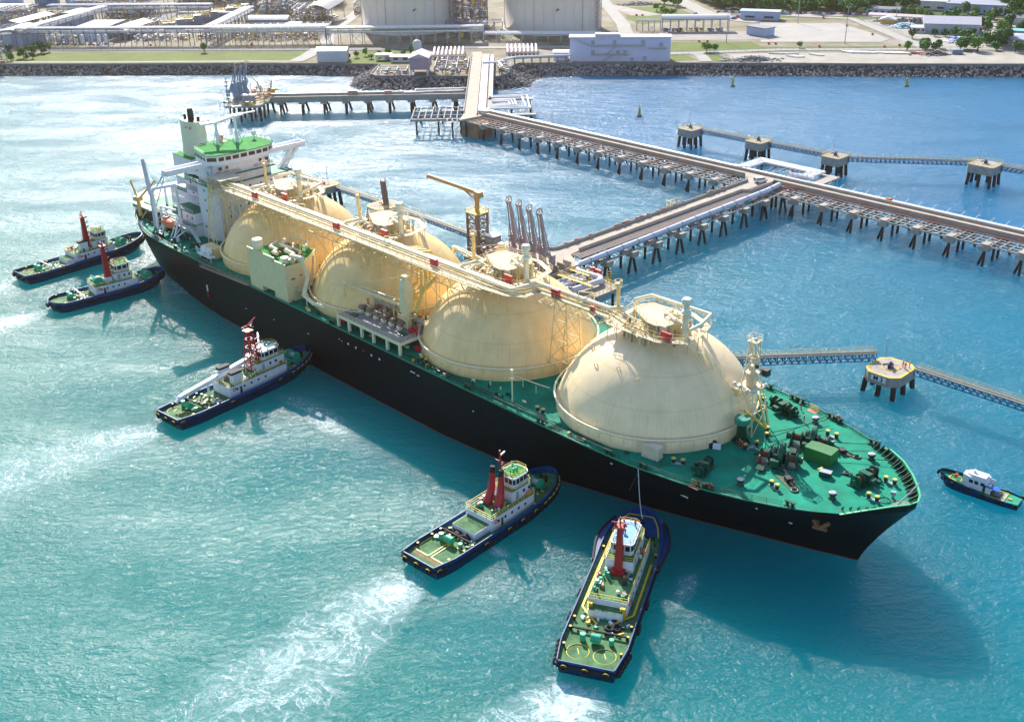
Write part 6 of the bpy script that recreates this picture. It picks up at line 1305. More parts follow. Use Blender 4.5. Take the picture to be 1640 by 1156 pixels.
def branch():
    T = bt('jetty_branch', 'concrete branch jetty with road and one thick lavender pipe leading to the berth', 'jetty', 56, 120)
    m = MB(); m.bx(50.6, 56.0, 66.5, 170.3, 7.45, 7.95); m.prism([(45.5, 170.3), (50.6, 164.6), (56.0, 163.4), (57.6, 170.3)], 7.4, 7.94); put(m, 'road_deck', CONCD, T)
    p = MB(); p.bx(50.3, 50.6, 66.5, 164.4, 7.3, 8.9); p.bar((50.45, 164.3, 8.1), (45.6, 170.2, 8.1), .3, 1.6); p.bx(56.0, 56.35, 70, 153, 7.3, 9.0); p.bar((56.2, 153, 8.1), (58.4, 154.6, 8.1), .3, 1.7); p.bar((58.4, 154.6, 8.1), (58.6, 168.4, 8.1), .3, 1.7); p.bar((58.6, 168.4, 8.1), (57.4, 170.3, 8.1), .3, 1.7)
    for k in range(10): p.bx(58.7, 59.3, 155 + k * 1.5, 155.7 + k * 1.5, 6.6, 7.9)
    put(p, 'parapet', CONC, T)
    r = MB(); r.bx(56.3, 56.6, 68, 168, 6.6, 7.2); r.bx(60.8, 61.2, 68, 168, 6.6, 7.2); r.bx(65.4, 65.7, 62, 168, 6.4, 6.9); r.bx(62.2, 62.5, 62, 168, 6.4, 6.9)
    y = 68
    while y < 168: r.bx(56.4, 61, y, y + .3, 7.2, 7.4); r.bx(62.2, 65.6, y, y + .3, 6.9, 7.1); y += 3.9
    for k in range(5): r.m(1).pipe([(57.1 + k * .85, 66, 7.75), (57.1 + k * .85, 168, 7.75)], .24, 6)
    put(r, 'pipe_rack', [CONC, mat('brown_pipe', (.38, .30, .26), .5, rust=.2)], T)
    g = MB(); g.pipe([(64.2, 60, 8.1), (63.2, 110, 8.1), (62.2, 160, 8.1), (61.4, 168.4, 8.2)], .85, 14)
    put(g, 'thick_pipe', PIPEL, T)
    s = MB()
    for k in range(14):
        y = 66 + k * 7.4; xx = 64.2 - (y - 60) / 50; s.tube((xx, y - .12, 8.1), (xx, y + .12, 8.1), .98, n=14); s.bx(xx - 1, xx + 1, y - .2, y + .2, 6.9, 7.5)
    put(s, 'pipe_collar', LGREY, T)
    c = MB()
    for k in range(9):
        y = 72 + k * 11.6; c.bx(50.4, 66.4, y - .9, y + .9, 5.4, 6.6); c.bx(64.4, 67.2, y - 1.3, y + 1.3, 5.2, 6.9)
        for x, rk in ((51.6, (0, 0)), (55.6, (0, 2)), (61.2, (0, 0)), (65.4, (.6, -2.4)), (65.9, (.8, 1.6))): pile(T, x, y, 5.8, rk)
    put(c, 'pile_cap', CONC, T)
    f = MB(); f.rail([(50.2, 120, 8), (49, 120, 8), (49, 126, 8), (50.2, 126, 8)], 2.2, .15, 2, 2); put(f, 'yellow_frame', YEL, T)
    k = MB(); rn = random.Random(2)
    for q in range(26): yy = rn.uniform(68, 150); k.m(q % 3).cb((50.45, yy, 9.1), (.5, rn.uniform(.4, 1.6), rn.uniform(.3, .6)))
    put(k, 'parapet_fittings', [CONC, REDPIPE, RUSTM], T)
branch()

def head():
    T = bt('loading_platform', 'concrete loading platform where the branch jetty ends beside the tank domes', 'jetty', 56, 54)
    m = MB(); m.prism([(34.0, 43), (66, 43), (66, 60), (56.5, 66), (56, 70), (50.6, 70), (50.3, 66), (46.5, 64), (34.0, 62)], 7.0, 8.0); put(m, 'platform_slab', CONCD, T)
    p = MB(); pts = [(50.4, 66.6), (49.6, 64.8), (34.2, 62)]
    for a, b in zip(pts, pts[1:]): p.bar((*a, 8.4), (*b, 8.4), .4, 1.0)
    p.bar((66, 45, 8.6), (66, 60, 8.6), .3, 1.2)
    for k in range(5): p.bx(62.5, 65.6, 46 + k * 2.6, 46.3 + k * 2.6, 8, 10.2); p.bx(62.5, 65.6, 46 + k * 2.6, 46.35 + k * 2.6, 10.2, 10.5)
    put(p, 'parapet', CONC, T)
    l = MB(); l.prism([(66, 43.5), (82.4, 43.5), (82.4, 58.8), (66, 62)], 5.6, 6.7); put(l, 'pipe_deck', CONC, T)
    q = MB(); q.pipe([(64.2, 60.4, 8.1), (67.6, 57.2, 8.0), (75.6, 58.0, 8.0), (77.4, 56.2, 8.0), (76.4, 45.6, 8.0)], .85, 14); q.pipe([(69, 57, 7.7), (68.4, 46, 7.7)], .5, 10); q.pipe([(71, 56, 7.7), (70.4, 46, 7.7)], .4, 10); q.pipe([(72.6, 55, 7.7), (72.0, 46, 7.7)], .5, 10); q.pipe([(66.6, 52, 8.2), (74, 52.6, 8.2)], .3, 8); put(q, 'thick_pipe', PIPEL, T)
    y = MB()
    y.rail([(66.4, 60.8, 6.7), (82.2, 58.4, 6.7), (82.2, 43.8, 6.7)], 1.2, .08, 1.6, 2); y.rail([(66.6, 55, 9), (74, 55, 9)], 1.2, .1, 1.6, 2); y.bx(66.6, 74, 54.6, 55.4, 8.9, 9.0); y.rail([(67, 50, 9), (80, 49.5, 9)], 1.2, .1, 1.6, 2); y.bx(67, 80, 49.2, 50.2, 8.9, 9.0)
    for a in ((67, 55), (74, 55), (67, 50), (80, 49.6), (73, 50)): y.bar((*a, 6.7), (*a, 9), .18)
    for s in (0, 1): y.bar((79.4 + s * 1.4, 56.6, 6.7), (79.4 + s * 1.4, 56.6, 12), .14)
    for k in range(6): y.bar((79.4, 56.6, 7.4 + k * .8), (80.8, 56.6, 7.4 + k * .8), .1)
    put(y, 'yellow_railing', YEL, T)
    r = MB(); r.tube((69.6, 60.4, 8.6), (74.0, 60.2, 8.6), .55, n=10); r.tube((70.6, 60.4, 8.6), (71.4, 60.4, 8.6), .8, n=10); put(r, 'red_valve', REDB, T)
    v = MB(); rn = random.Random(9)
    for k in range(40):
        x, yy = rn.uniform(66.6, 76), rn.uniform(45, 60); v.m(rn.choice((0, 1, 2)))
        if k % 2: v.tube((x, yy, 6.7), (x, yy, 7.6 + rn.random() * 1.6), .15 + rn.random() * .2, n=6)
        else: v.cb((x, yy, 7.3), (rn.uniform(.5, 1.6), rn.uniform(.5, 1.2), rn.uniform(.6, 1.4)), rn.random())
    put(v, 'valves', [LGREY, PIPEL, RUSTM], T)
    for x, yy, z in ((36, 45, 6), (36, 60, 6), (44, 45, 6), (44, 60, 6), (52, 45, 6), (52, 62, 6), (60, 45, 6), (62, 60, 6), (68, 45, 5.6), (68, 59, 5.6), (75, 45, 5.6), (75, 57, 5.6), (81, 45, 5.6), (81, 57.4, 5.6)): pile(T, x, yy, z)
    cl = MB()
    for k in range(30):
        x, yy = rn.uniform(35, 48), rn.uniform(44, 61); cl.m(rn.choice((0, 1, 2))); cl.cb((x, yy, 8.6), (rn.uniform(.4, 1.6), rn.uniform(.4, 1.6), rn.uniform(.8, 2.6)), rn.random())
    put(cl, 'platform_equipment', [LGREY, RUSTM, CREAM], T)
    # gangway tower crane
    G = bt('gangway_tower', 'brown lattice gangway tower with a boom crane on top', 'tower crane', 37.2, 46.2); m = MB(); cx, cy, h = 37.2, 46.2, 2.1
    q = [(-h, -h), (h, -h), (h, h), (-h, h)]; n = 5
    for i in range(4):
        a, b = q[i], q[(i + 1) % 4]; m.bar((cx + a[0], cy + a[1], 8), (cx + a[0], cy + a[1], 21.6), .55)
        for k in range(n): z0, z1 = 8 + 13.6 * k / n, 8 + 13.6 * (k + 1) / n; m.bar((cx + a[0], cy + a[1], z0), (cx + b[0], cy + b[1], z1), .22); m.bar((cx + b[0], cy + b[1], z0), (cx + a[0], cy + a[1], z1), .22); m.bar((cx + a[0], cy + a[1], z1), (cx + b[0], cy + b[1], z1), .28)
    m.bx(cx - .5, cx + .5, cy - .5, cy + .5, 8, 21.4); put(m, 'lattice_tower', mat('tower_brown', (.30, .20, .16), .6, rust=.3), G)
    c = MB(); c.bx(cx - 2.5, cx + 2.5, cy - 2.5, cy + 2.5, 21.6, 21.8); c.rail([(cx - 2.4, cy - 2.4, 21.8), (cx + 2.4, cy - 2.4, 21.8), (cx + 2.4, cy + 2.4, 21.8), (cx - 2.4, cy + 2.4, 21.8)], 1, .1, 1.2, 2, True); c.m(1).tube((cx, cy, 21.8), (cx, cy, 26.4), .75, n=12); c.bar((cx + 1.2, cy + .2, 27.4), (16.0, 45.6, 28.6), .7, 1.0); c.bar((cx, cy, 25.2), (32, 46, 27.4), .4); c.cb((cx + .8, cy, 27.2), (2.2, 1.8, 1.6)); c.cb((16.4, 45.6, 28.4), (1.6, .8, 1.0)); put(c, 'boom_crane', [YEL, mat('crane_brown_yellow', (.48, .28, .12), .5)], G)
    K = bt('control_cabin', 'small brown control cabin on stilts between gangway tower and loading arms', 'cabin', 42.4, 47.5); b = MB()
    for dx in (-1.4, 1.4):
        for dy in (-1.4, 1.4): b.bar((42.4 + dx, 47.5 + dy, 8), (42.4 + dx, 47.5 + dy, 12.4), .25)
    b.bx(40.6, 44.2, 45.8, 49.2, 12.4, 15.4); b.m(1).bx(40.4, 44.4, 45.6, 49.4, 15.4, 15.6); put(b, 'cabin_body', [mat('cabin_mauve', (.34, .24, .26), .6), WHITE2], K)
    w = MB(); w.bx(41.0, 43.8, 45.74, 45.8, 13.6, 14.9); w.bx(44.2, 44.26, 46.2, 48.8, 13.6, 14.9); put(w, 'window', mat('cabin_glass', (.4, .45, .5), .1), K)
head()
def arm(x, y, k, col, top=28.2, lab='', s=1.0, rz=0.0, grp='loading arms on the jetty head', world=None):
    t = bt('marine_loader', lab, 'loading arm', x, y, grp) if world is None else thing('marine_loader', lab, 'loading arm', world, rz, grp)
    H = top; p = MB(); p.tube((0, 0, 8), (0, 0, 14.6), .85 * s, .7 * s, 14); p.tube((0, 0, 14), (0, 0, 16), 1.0 * s, n=14); p.cb((0, -.5, 10.5), (2.0 * s, 1.6 * s, 2.4)); p.build('riser', col, t)
    a = MB(); a.tube((0, .2, 15), (.0, -1.6, H - 2), .30 * s, .24 * s, 10); a.tube((.9, 0, 15), (.7, -1.8, H - 1.6), .22 * s, n=6); a.tube((-.9, 0, 13), (-.7, -1.7, H - 1.8), .2 * s, n=6)
    for q in range(11): z = 9 + q * 1.6; a.cb((0, 1.2 if q % 2 else -.9, z), (2.0 * s, .7, .5)) if q < 5 else a.bar((-.85, -.1 - (z - 15) * .14, z), (.85, -.1 - (z - 15) * .14, z + 1.0), .14)
    a.bar((1.3, -.6, 8), (1.1, -.8, 19), .22); a.bar((-1.3, -.6, 8), (-1.1, -.8, 19), .22)
    for q in range(6): a.bar((-1.25, -.65, 9 + q * 1.7), (1.25, -.65, 10.4 + q * 1.7), .13)
    for q in range(9): z = 15.6 + q * (H - 18) / 9; a.bar((0, -.1 - q * .19, z), (.7, -.1 - q * .19, z + .7), .12)
    a.tube((-.1, -1.6, H - 2), (-.6, 2.6, 12.4), .24 * s, .2 * s, 10); a.tube((.6, -1.6, H - 2), (.5, 2.4, 12.4), .18 * s, n=6); a.bar((0, .2, 14.6), (0, 2.8, 12.0), .8 * s, 1.1 * s); a.cb((0, 3.4, 11.2), (1.4 * s, 1.4 * s, 3.0)); a.build('arm_pipe', col, t)
    w = MB(); w.torus((0, -1.7, H - 1.6), 1.15 * s, .13, 20, 5, 'x'); w.torus((0, -.1, 15.4), 1.1 * s, .14, 18, 5, 'x')
    for q in range(4): an = q * math.pi / 4; w.bar((0, -1.7 - 1.1 * math.cos(an), H - 1.6 - 1.1 * math.sin(an)), (0, -1.7 + 1.1 * math.cos(an), H - 1.6 + 1.1 * math.sin(an)), .1)
    w.bar((-.35, -1.4, H - 2), (-.35, .2, 15), .08); w.bar((.3, -2.8, H - 1.6), (.3, -1.2, 15.4), .07); w.build('sheave_wheel', RUSTM, t)
    return t
for k, (x, y, l) in enumerate(((47, 51.5, 'loading arm nearest the control cabin, leftmost of the four'), (51.7, 51.0, 'second loading arm from the control cabin'), (56.9, 50.0, 'third loading arm from the control cabin'), (61.6, 49.4, 'loading arm farthest from the control cabin, next to the branch road'))):
    arm(x, y, k, ARM, 28.2, l)

# ---- dolphins and footbridges
def dolphin(x, y, z, lab, octa=True, text=None, sx=4.6, sy=5.4, red=False, name='mooring_dolphin'):
    T = bt(name, lab, 'dolphin', x, y, 'mooring dolphins'); m = MB(); cx, cy = 0, 0; c = 1.9 if octa else .5; top = z
    P = [(-sx, -sy + c), (-sx + c, -sy), (sx - c, -sy), (sx, -sy + c), (sx, sy - c), (sx - c, sy), (-sx + c, sy), (-sx, sy - c)]
    th = 2.6 if octa else 3.2; m.prism(P, z - th, z); m.build('cap_slab', mat('dolphin_concrete', (.38, .34, .30), .9, var=.3, scale=.5), T)
    if octa:
        yl = MB(); Q = [(p[0] * .93, p[1] * .93) for p in P]
        for a, b in zip(Q, Q[1:] + Q[:1]): yl.bar((*a, z + .012), (*b, z + .012), .55, .02)
        yl.torus((0, 0, z), 1.9, .16, 20, 4); yl.build('yellow_line', mat('line_yellow', (.85, .50, .03), .7), T)
    else:
        yl = MB(); yl.rail([(p[0] * .96, p[1] * .96, z) for p in P], 1.1, .07, 1.6, 2, True); yl.bx(-sx + .5, sx - .5, -sy + .4, -sy + .7, z, z + .03); yl.build('yellow_railing', YEL, T)
    h = MB(); h.cb((0, 0, z + .5), (1.3, 1.1, 1.0), .4); h.tube((0, 0, z + .6), (0, 0, z + 1.5), .35, n=10); h.bar((-.6, -.4, z + .9), (-1.4, -1.2, z + .8), .25, .35); h.bar((.6, -.5, z + .9), (1.0, -1.4, z + .8), .25, .35); h.build('mooring_hook', mat('hook_navy' if not red else 'hook_rust', (.015, .03, .10) if not red else (.30, .08, .04), .4), T)
    for i, (px, py) in enumerate(((-sx + 1, -sy + 1), (0, -sy + .9), (sx - 1, -sy + 1), (-sx + 1, sy - 1), (0, sy - .9), (sx - 1, sy - 1), (-sx + .9, 0), (sx - .9, 0))):
        pm = MB(); rx = .45 * (1 if px > 0 else -1 if px < 0 else 0); ry = .45 * (1 if py > 0 else -1 if py < 0 else 0); pm.tube((px, py, z - th + .1), (px + rx, py + ry, -2), .62, n=10); pm.build('pile', PILE, T)
    lp = MB(); lp.tube((-sx + .6, sy - .6, z), (-sx + .6, sy - .6, z + 5), .07, n=5); lp.cb((-sx + .6, sy - .8, z + 5), (.3, .7, .15)); lp.build('lamp', GREY, T)
    if text is not None:
        pn = MB(); pn.bx(-1.9, 1.9, -sy - .06, -sy, z - 1.75, z - .35); pn.build('name_board', WHITE2, T)
        if text:
            cu = bpy.data.curves.new('tmp', 'FONT'); cu.body = text; cu.size = 1.6; cu.extrude = .02; cu.offset = .035; cu.align_x = 'CENTER'; o = bpy.data.objects.new('tmp', cu); COL.objects.link(o)
            me = bpy.data.meshes.new_from_object(o.evaluated_get(bpy.context.evaluated_depsgraph_get())); bpy.data.objects.remove(o); me.materials.clear(); me.materials.append(BLACK)
            t = bpy.data.objects.new('lettering', me); COL.objects.link(t); t.parent = T; t.location = (0, -sy - .09, z - 1.55); t.rotation_euler = (R_(90), 0, 0)
    return T
dolphin(161.0, 66.4, 5.7, 'octagonal mooring dolphin lettered M 3 with orange workers on top', text='M 3')
dolphin(-59.9, 57.6, 8, 'yellow lined mooring dolphin nearest the white bridge house', text='', red=True)
dolphin(-23.7, 57.7, 8, 'yellow lined mooring dolphin with the steep steel ramp beside it', text='', red=True)
dolphin(-13.2, 213.7, 8, 'small square dolphin at the left end of the far line', False, sx=4, sy=4.2)
dolphin(20, 215.5, 8, 'second square dolphin from the left in the far line', False, sx=4, sy=4.2)
dolphin(54.8, 216.2, 8, 'square dolphin behind the nested pipe loop', False, sx=4, sy=4.2)
dolphin(101.5, 243.5, 8, 'rightmost and largest square dolphin of the far line', False, sx=5, sy=4.6)
dolphin(121, 27.5, 7.3, 'breasting dolphin half hidden behind the palest tank dome')
def walk(a, b, lab, z=7.4, w=1.7, h=1.5, yell=True):
    cx, cy = (a[0] + b[0]) / 2, (a[1] + b[1]) / 2; T = bt('footbridge', lab, 'footbridge', cx, cy, 'footbridges between the dolphins'); A, B = Vector((a[0], a[1], z)), Vector((b[0], b[1], z)); n = max(4, int((B - A).length / 1.7))
    m = MB(); m.truss(A, B, w, h, n, .22); put(m, 'truss', STEELV, T); d = MB(); d.bar(A + Vector((0, 0, .08)), B + Vector((0, 0, .08)), w * .95, .1); put(d, 'walkway_deck', mat('walk_tan', (.42, .34, .22), .8, var=.2), T)
    dd = (B - A).normalized(); nn = Vector((-dd.y, dd.x, 0)) * w * .5; r = MB()
    for s in (-1, 1): r.rail([A + nn * s + Vector((0, 0, .1)), B + nn * s + Vector((0, 0, .1))], 1.1, .06, 1.7, 2)
    put(r, 'yellow_railing', mat('rail_yellow', (.62, .46, .12), .6), T); p = MB()
    for k in (-.35, 0, .3): p.tube(A + nn * k + Vector((0, 0, .3)), B + nn * k + Vector((0, 0, .3)), .11, n=6)
    put(p, 'cable_pipe', LGREY, T)
walk((155.8, 68.2), (122, 29.5), 'blue truss footbridge from the M 3 dolphin back behind the palest tank dome', h=1.9)
walk((167, 67), (232, 67.6), 'blue truss footbridge running off to the right from the M 3 dolphin')
walk((-110, 61), (-64.5, 60.5), 'footbridge coming out from behind the bridge wing', h=1.2); walk((-55.5, 60.5), (-28.3, 60.5), 'footbridge between the two dolphins near the bridge house', h=1.2); walk((-19, 60.5), (34, 58.5), 'footbridge from the ramp dolphin to the jetty head', h=1.2)
walk((-9.2, 216.5), (16, 217.2), 'leftmost short footbridge of the far dolphin line'); walk((24, 217.6), (50.8, 218.6), 'middle short footbridge of the far dolphin line'); walk((58.8, 219), (96.5, 246), 'long footbridge of the far line ending at its largest dolphin'); walk((106.5, 246.4), (150, 250), 'footbridge leaving the picture at the right of the far line')
T = bt('steel_ramp', 'steep steel ramp rising beside the second dolphin', 'ramp', -18, 52); m = MB(); m.bar((-12.4, 50.5, 8.6), (-20.6, 55.5, 17.2), 1.9, .3); m.rail([(-12.4, 49.6, 8.7), (-20.6, 54.6, 17.3)], 1.1, .14, 1.5, 2); m.rail([(-12.4, 51.4, 8.7), (-20.6, 56.4, 17.3)], 1.1, .14, 1.5, 2); m.bar((-20.4, 55.4, 17), (-20.4, 55.4, -1), .5); m.bar((-12.4, 50.5, 8.6), (-12.4, 50.5, -1), .5); m.bar((-20.4, 55.4, 9), (-13, 51, 8.6), .3); put(m, 'ramp_frame', RUSTM, T)

# ---- nested pipe loop platform at the junction
def loops():
    T = bt('pipe_loop_platform', 'platform carrying nested rectangular white pipe loops at the junction', 'pipe platform', 52, 186); m = MB()
    m.bx(36, 68.8, 178.9, 180, 6.8, 7.4); m.bx(36, 70.5, 190.6, 193, 6.8, 7.4)
    for x in range(38, 68, 4): m.bx(x - .15, x + .15, 180, 191, 6.9, 7.2)
    m.bx(66.5, 71, 178.6, 193, 6.6, 7.5); put(m, 'platform_frame', CONC, T)
    for x, y in ((38, 191.8), (52, 191.8), (67, 191.8), (68, 181), (40, 180)): pile(T, x, y, 6.8)
    p = MB()
    for k in range(4):
        a = k * 1.35; p.pipe([(33 + a, 176.0 + .75 * k, 8.5), (37.4 + a, 176.1 + .75 * k, 8.5), (37.4 + a, 191.8 - a * .9, 8.5), (65.2 - a, 191.8 - a * .9, 8.5), (65.2 - a, 181.2 + .3 * k, 8.5), (60 - a * .4, 179.4 - .3 * k, 8.5)], .48, 10)
    for k in range(3): p.pipe([(36.5, 176.1 + .9 * k, 8.2), (68, 176.1 + .9 * k, 8.2)], .38, 8)
    p.pipe([(58, 179.6, 9.3), (68, 180.0, 9.3)], .5, 8); put(p, 'white_pipe', PIPEW, T)
    y = MB()
    for k in range(6): y.bar((56 + k * 2, 178.9, 7.4), (56 + k * 2, 178.9, 10.6), .14); y.bar((56 + k * 2, 178.9, 10.6), (56 + k * 2, 181, 10.6), .14)
    y.torus((57.2, 179.4, 9), .8, .14, 14, 5, 'x'); put(y, 'pipe_hanger', LGREY, T)
loops()

# ---- approach causeway and its pipes (world axes)
def wt(name, label, cat, x, y, group=None): t = thing(name, label, cat, (x, y, 0), 0, group); t['bx'] = x; t['by'] = y; return t
def approach():
    T = wt('approach_trestle', 'short straight causeway with white pipes from the shore to the trestle bend', 'trestle', -14, 550)
    m = MB(); m.bx(-19.6, -13.9, 492, 652, 7.2, 7.95); m.prism([(-19.6, 497), (-13.9, 492), FW(-96, 175.2).to_2d()[:], FW(-96, 170.3).to_2d()[:], (-21.5, 484)], 7.2, 7.94); put(m, 'road_deck', CONCD, T)
    w = MB()
    ends = [FW(-98, y).to_2d() for y in (176.1, 176.9, 177.7, 178.3)]
    for k in range(4): x = -12.9 + k * .95; w.pipe([(x, 640, 8.4), (x, 499 + k * 1.0, 8.4), (ends[k].x, ends[k].y, 8.3)], .4, 8)
    for k in range(2): x = -8.2 + k * .9; w.pipe([(x, 638, 8.4), (x, 529.6 - k * 2.6, 8.4), (9.6 - k * 2.4, 529.6 - k * 2.6, 8.4), (10.6 - k * 2.0, 503 + k * 3, 8.4), (-8, 503 + k * 3, 8.4), (-9.8, 500 + k, 8.4)], .45, 8)
    for k in range(3): w.pipe([(-7.4, 522 - k * 2.4, 8.4), (3.4 - k * 1.4, 522 - k * 2.4, 8.4), (4.4 - k * 1.4, 510 + k * 1.4, 8.4), (-7.4, 508 + k * 1.4, 8.4)], .4, 8)
    w.pipe([(-13, 612, 9.2), (-4, 612, 9.2), (-2, 618, 9.2), (6, 626, 9.2), (36, 629, 9.2)], .6, 8); w.pipe([(-4, 611, 9.2), (-2, 600, 9.2), (-4, 596, 9.0)], .6, 8)
    put(w, 'white_pipe', PIPEW, T)
    b = MB(); b.bx(-13.7, -6.6, 494, 640, 6.9, 7.3); b.bx(-9, 12.6, 527, 531, 6.7, 7.3); b.bx(-9, 12.8, 494, 497, 6.6, 7.5); 
    for x in range(-8, 13, 3): b.bx(x - .2, x + .2, 497, 527, 6.8, 7.2)
    b.bx(-13.9, -13.6, 494, 640, 7.3, 8.6); b.bx(-19.9, -19.6, 498, 645, 7.3, 8.8); put(b, 'support_beam', CONC, T)
    for x in (-18, -8, 2, 11):
        for y in (496, 512, 529): pile(T, x, y, 6.8)
    for y in (545, 562, 578):
        for x in (-18.5, -13, -8): pile(T, x, y, 6.8)
    # solid pier under the bend
    P = wt('bend_pier', 'solid concrete pier where the causeway meets the long trestle', 'pier', -16, 485); p = MB(); c = FW(-95, 165); p.cb((c.x, c.y, 3), (11, 9, 7.4), HD); p.build('pier_block', mat('pier_brown', (.34, .20, .13), .85, var=.3), P, (16, -485, 0))
    # empty pipe frame left of the bend
    F = wt('open_pipe_frame', 'empty concrete pipe frame standing in the water left of the bend', 'pipe frame', -31, 501); f = MB()
    for x in [-43 + 2.9 * k for k in range(9)]: f.bx(x - .22, x + .22, 490, 514, 7.2, 7.6)
    for y in (490.4, 498, 505.5, 513.6): f.bx(-43.4, -18.6, y - .3, y + .3, 6.6, 7.2)
    f.bx(-43.6, -18, 489.4, 490.6, 6.3, 7.3)
    for k in range(4): f.bx(-27 + k * 2.2, -26.6 + k * 2.2, 484, 490, 7.2, 7.5)
    put(f, 'beam_grid', CONC, F)
    for x in (-41, -31, -21):
        for y, rk in ((491, (0, 0)), (512, (.8, 0))): pile(F, x, y, 6.6, rk)
    for x in (-24.5, -18.5): pile(F, x, 485, 6.6)
    L = wt('trestle_bridge', 'straight concrete trestle leading left to the farther berth', 'trestle', -70, 541); l = MB(); l.bx(-118, -19.6, 534.5, 541.5, 6.5, 8.0); l.bx(-118, -19.6, 534.2, 534.5, 6.2, 9.0); l.bx(-118, -19.6, 541.5, 541.8, 6.4, 9.0); l.bx(-118, -19.6, 542, 546, 6.6, 7.2)
    for x in [-110.2 + 10.6 * k for k in range(9)]: l.prism([(x - 1.6, 533.9), (x + 1.6, 533.9), (x + 1.6, 546), (x - 1.6, 546)], 5.2, 6.6)
    put(l, 'road_deck', CONC, L); 
    for k, x in enumerate([-110.2 + 10.6 * k for k in range(9)]):
        for y, rk in ((534.8, (0, 0)), (538, (0, -2) if k % 2 else (1.5, 0)), (544, (2, 0))): pile(L, x, y, 5.4, rk, .55)
    w = MB(); w.pipe([(-118, 543.2, 8.2), (-52, 543.2, 8.2), (-50, 541, 8.6), (-46, 541, 8.6), (-21, 543, 8.6)], .35, 7); w.pipe([(-118, 544.6, 8.2), (-22, 545, 8.2)], .35, 7); w.pipe([(-45, 543, 9), (-45, 546, 9), (-20, 547, 9)], .35, 7); put(w, 'white_pipe', PIPEW, L)
    r = MB(); r.bx(-78, -73, 541, 542.2, 9, 9.9); r.bx(-60, -56.5, 541, 542, 9, 9.6); put(r, 'red_box', REDPIPE, L)
    H = wt('loading_platform', 'cluttered loading platform with orange pipework at the end of the far trestle', 'jetty', -123, 540); h = MB(); h.prism([(-134, 521), (-117, 521), (-114, 535), (-114, 546), (-118, 558), (-134, 558)], 6.9, 8.0); put(h, 'platform_slab', CONC, H); rn = random.Random(6)
    h = MB()
    for k in range(70):
        x, y = rn.uniform(-133, -116), rn.uniform(522, 556); h.m(rn.choice((0, 0, 1, 2, 3))); q = rn.random()
        if q < .35: h.pipe([(x, y, 9 + rn.random()), (x + rn.uniform(2, 6), y, 9 + rn.random())], .22, 5)
        elif q < .7: h.cb((x, y, 8.8), (rn.uniform(.5, 2), rn.uniform(.5, 2), rn.uniform(1, 2.2)), 0)
        else: h.tube((x, y, 8), (x, y, rn.uniform(9, 12.5)), .18, n=5)
    put(h, 'platform_equipment', [mat('orange_pipework', (.42, .2, .1), .6), LGREY, YEL, REDPIPE], H)
    k = MB(); k.bx(-127, -121, 528, 531, 8, 11.2); k.m(1).bx(-127.3, -120.7, 527.7, 531.3, 11.2, 11.5); put(k, 'equipment_cabin', [LGREY, WHITE2], H)
    e = MB(); e.bar((-123, 553, 8), (-124.5, 553, 13), .6); e.bar((-124.5, 553, 12.5), (-127, 552, 16), .4); e.bar((-118, 552, 8), (-117, 552, 13.5), .6); e.bar((-117, 552, 12), (-120.5, 552, 12.5), .4); put(e, 'fire_monitor', mat('monitor_tan', (.5, .38, .2), .6), H)
    y = MB(); y.rail([(-134, 521.2, 8), (-117, 521.2, 8), (-114.2, 535, 8)], 1.1, .1, 2, 2); put(y, 'yellow_railing', YEL, H)
    for x in (-132, -127, -122, -117.5):
        for yy in (523, 531, 540, 552): pile(H, x, yy, 7, (0, 0), .55)
    pile(H, -116, 541, 7, (2, 0), .5)
    for k, (x, y, l) in enumerate(((-131.5, 535, 'blue grey loading arm at the far berth, seaward one'), (-129.6, 538.5, 'blue grey loading arm at the far berth, middle one'), (-127.8, 542, 'blue grey loading arm at the far berth, landward one'))):
        arm(x, y, k, mat('arm_blue_grey', (.25, .36, .48), .5, rust=.2), 25.0, l, 1.3, R_(100), 'loading arms at the far berth', (x, y, 0))
    q = wt('mast_pole', 'thin lattice pole with fittings beside the far loading arms', 'pole', -133.5, 528); p = MB(); p.tube((-133.5, 528, 8), (-133.5, 528, 20), .2, n=6)
    for k in range(5): p.cb((-133.5, 528, 10 + 2 * k), (1.6, .6, .7)); p.m(1)
    put(p, 'pole', [RUSTM, GREY], q)
approach()

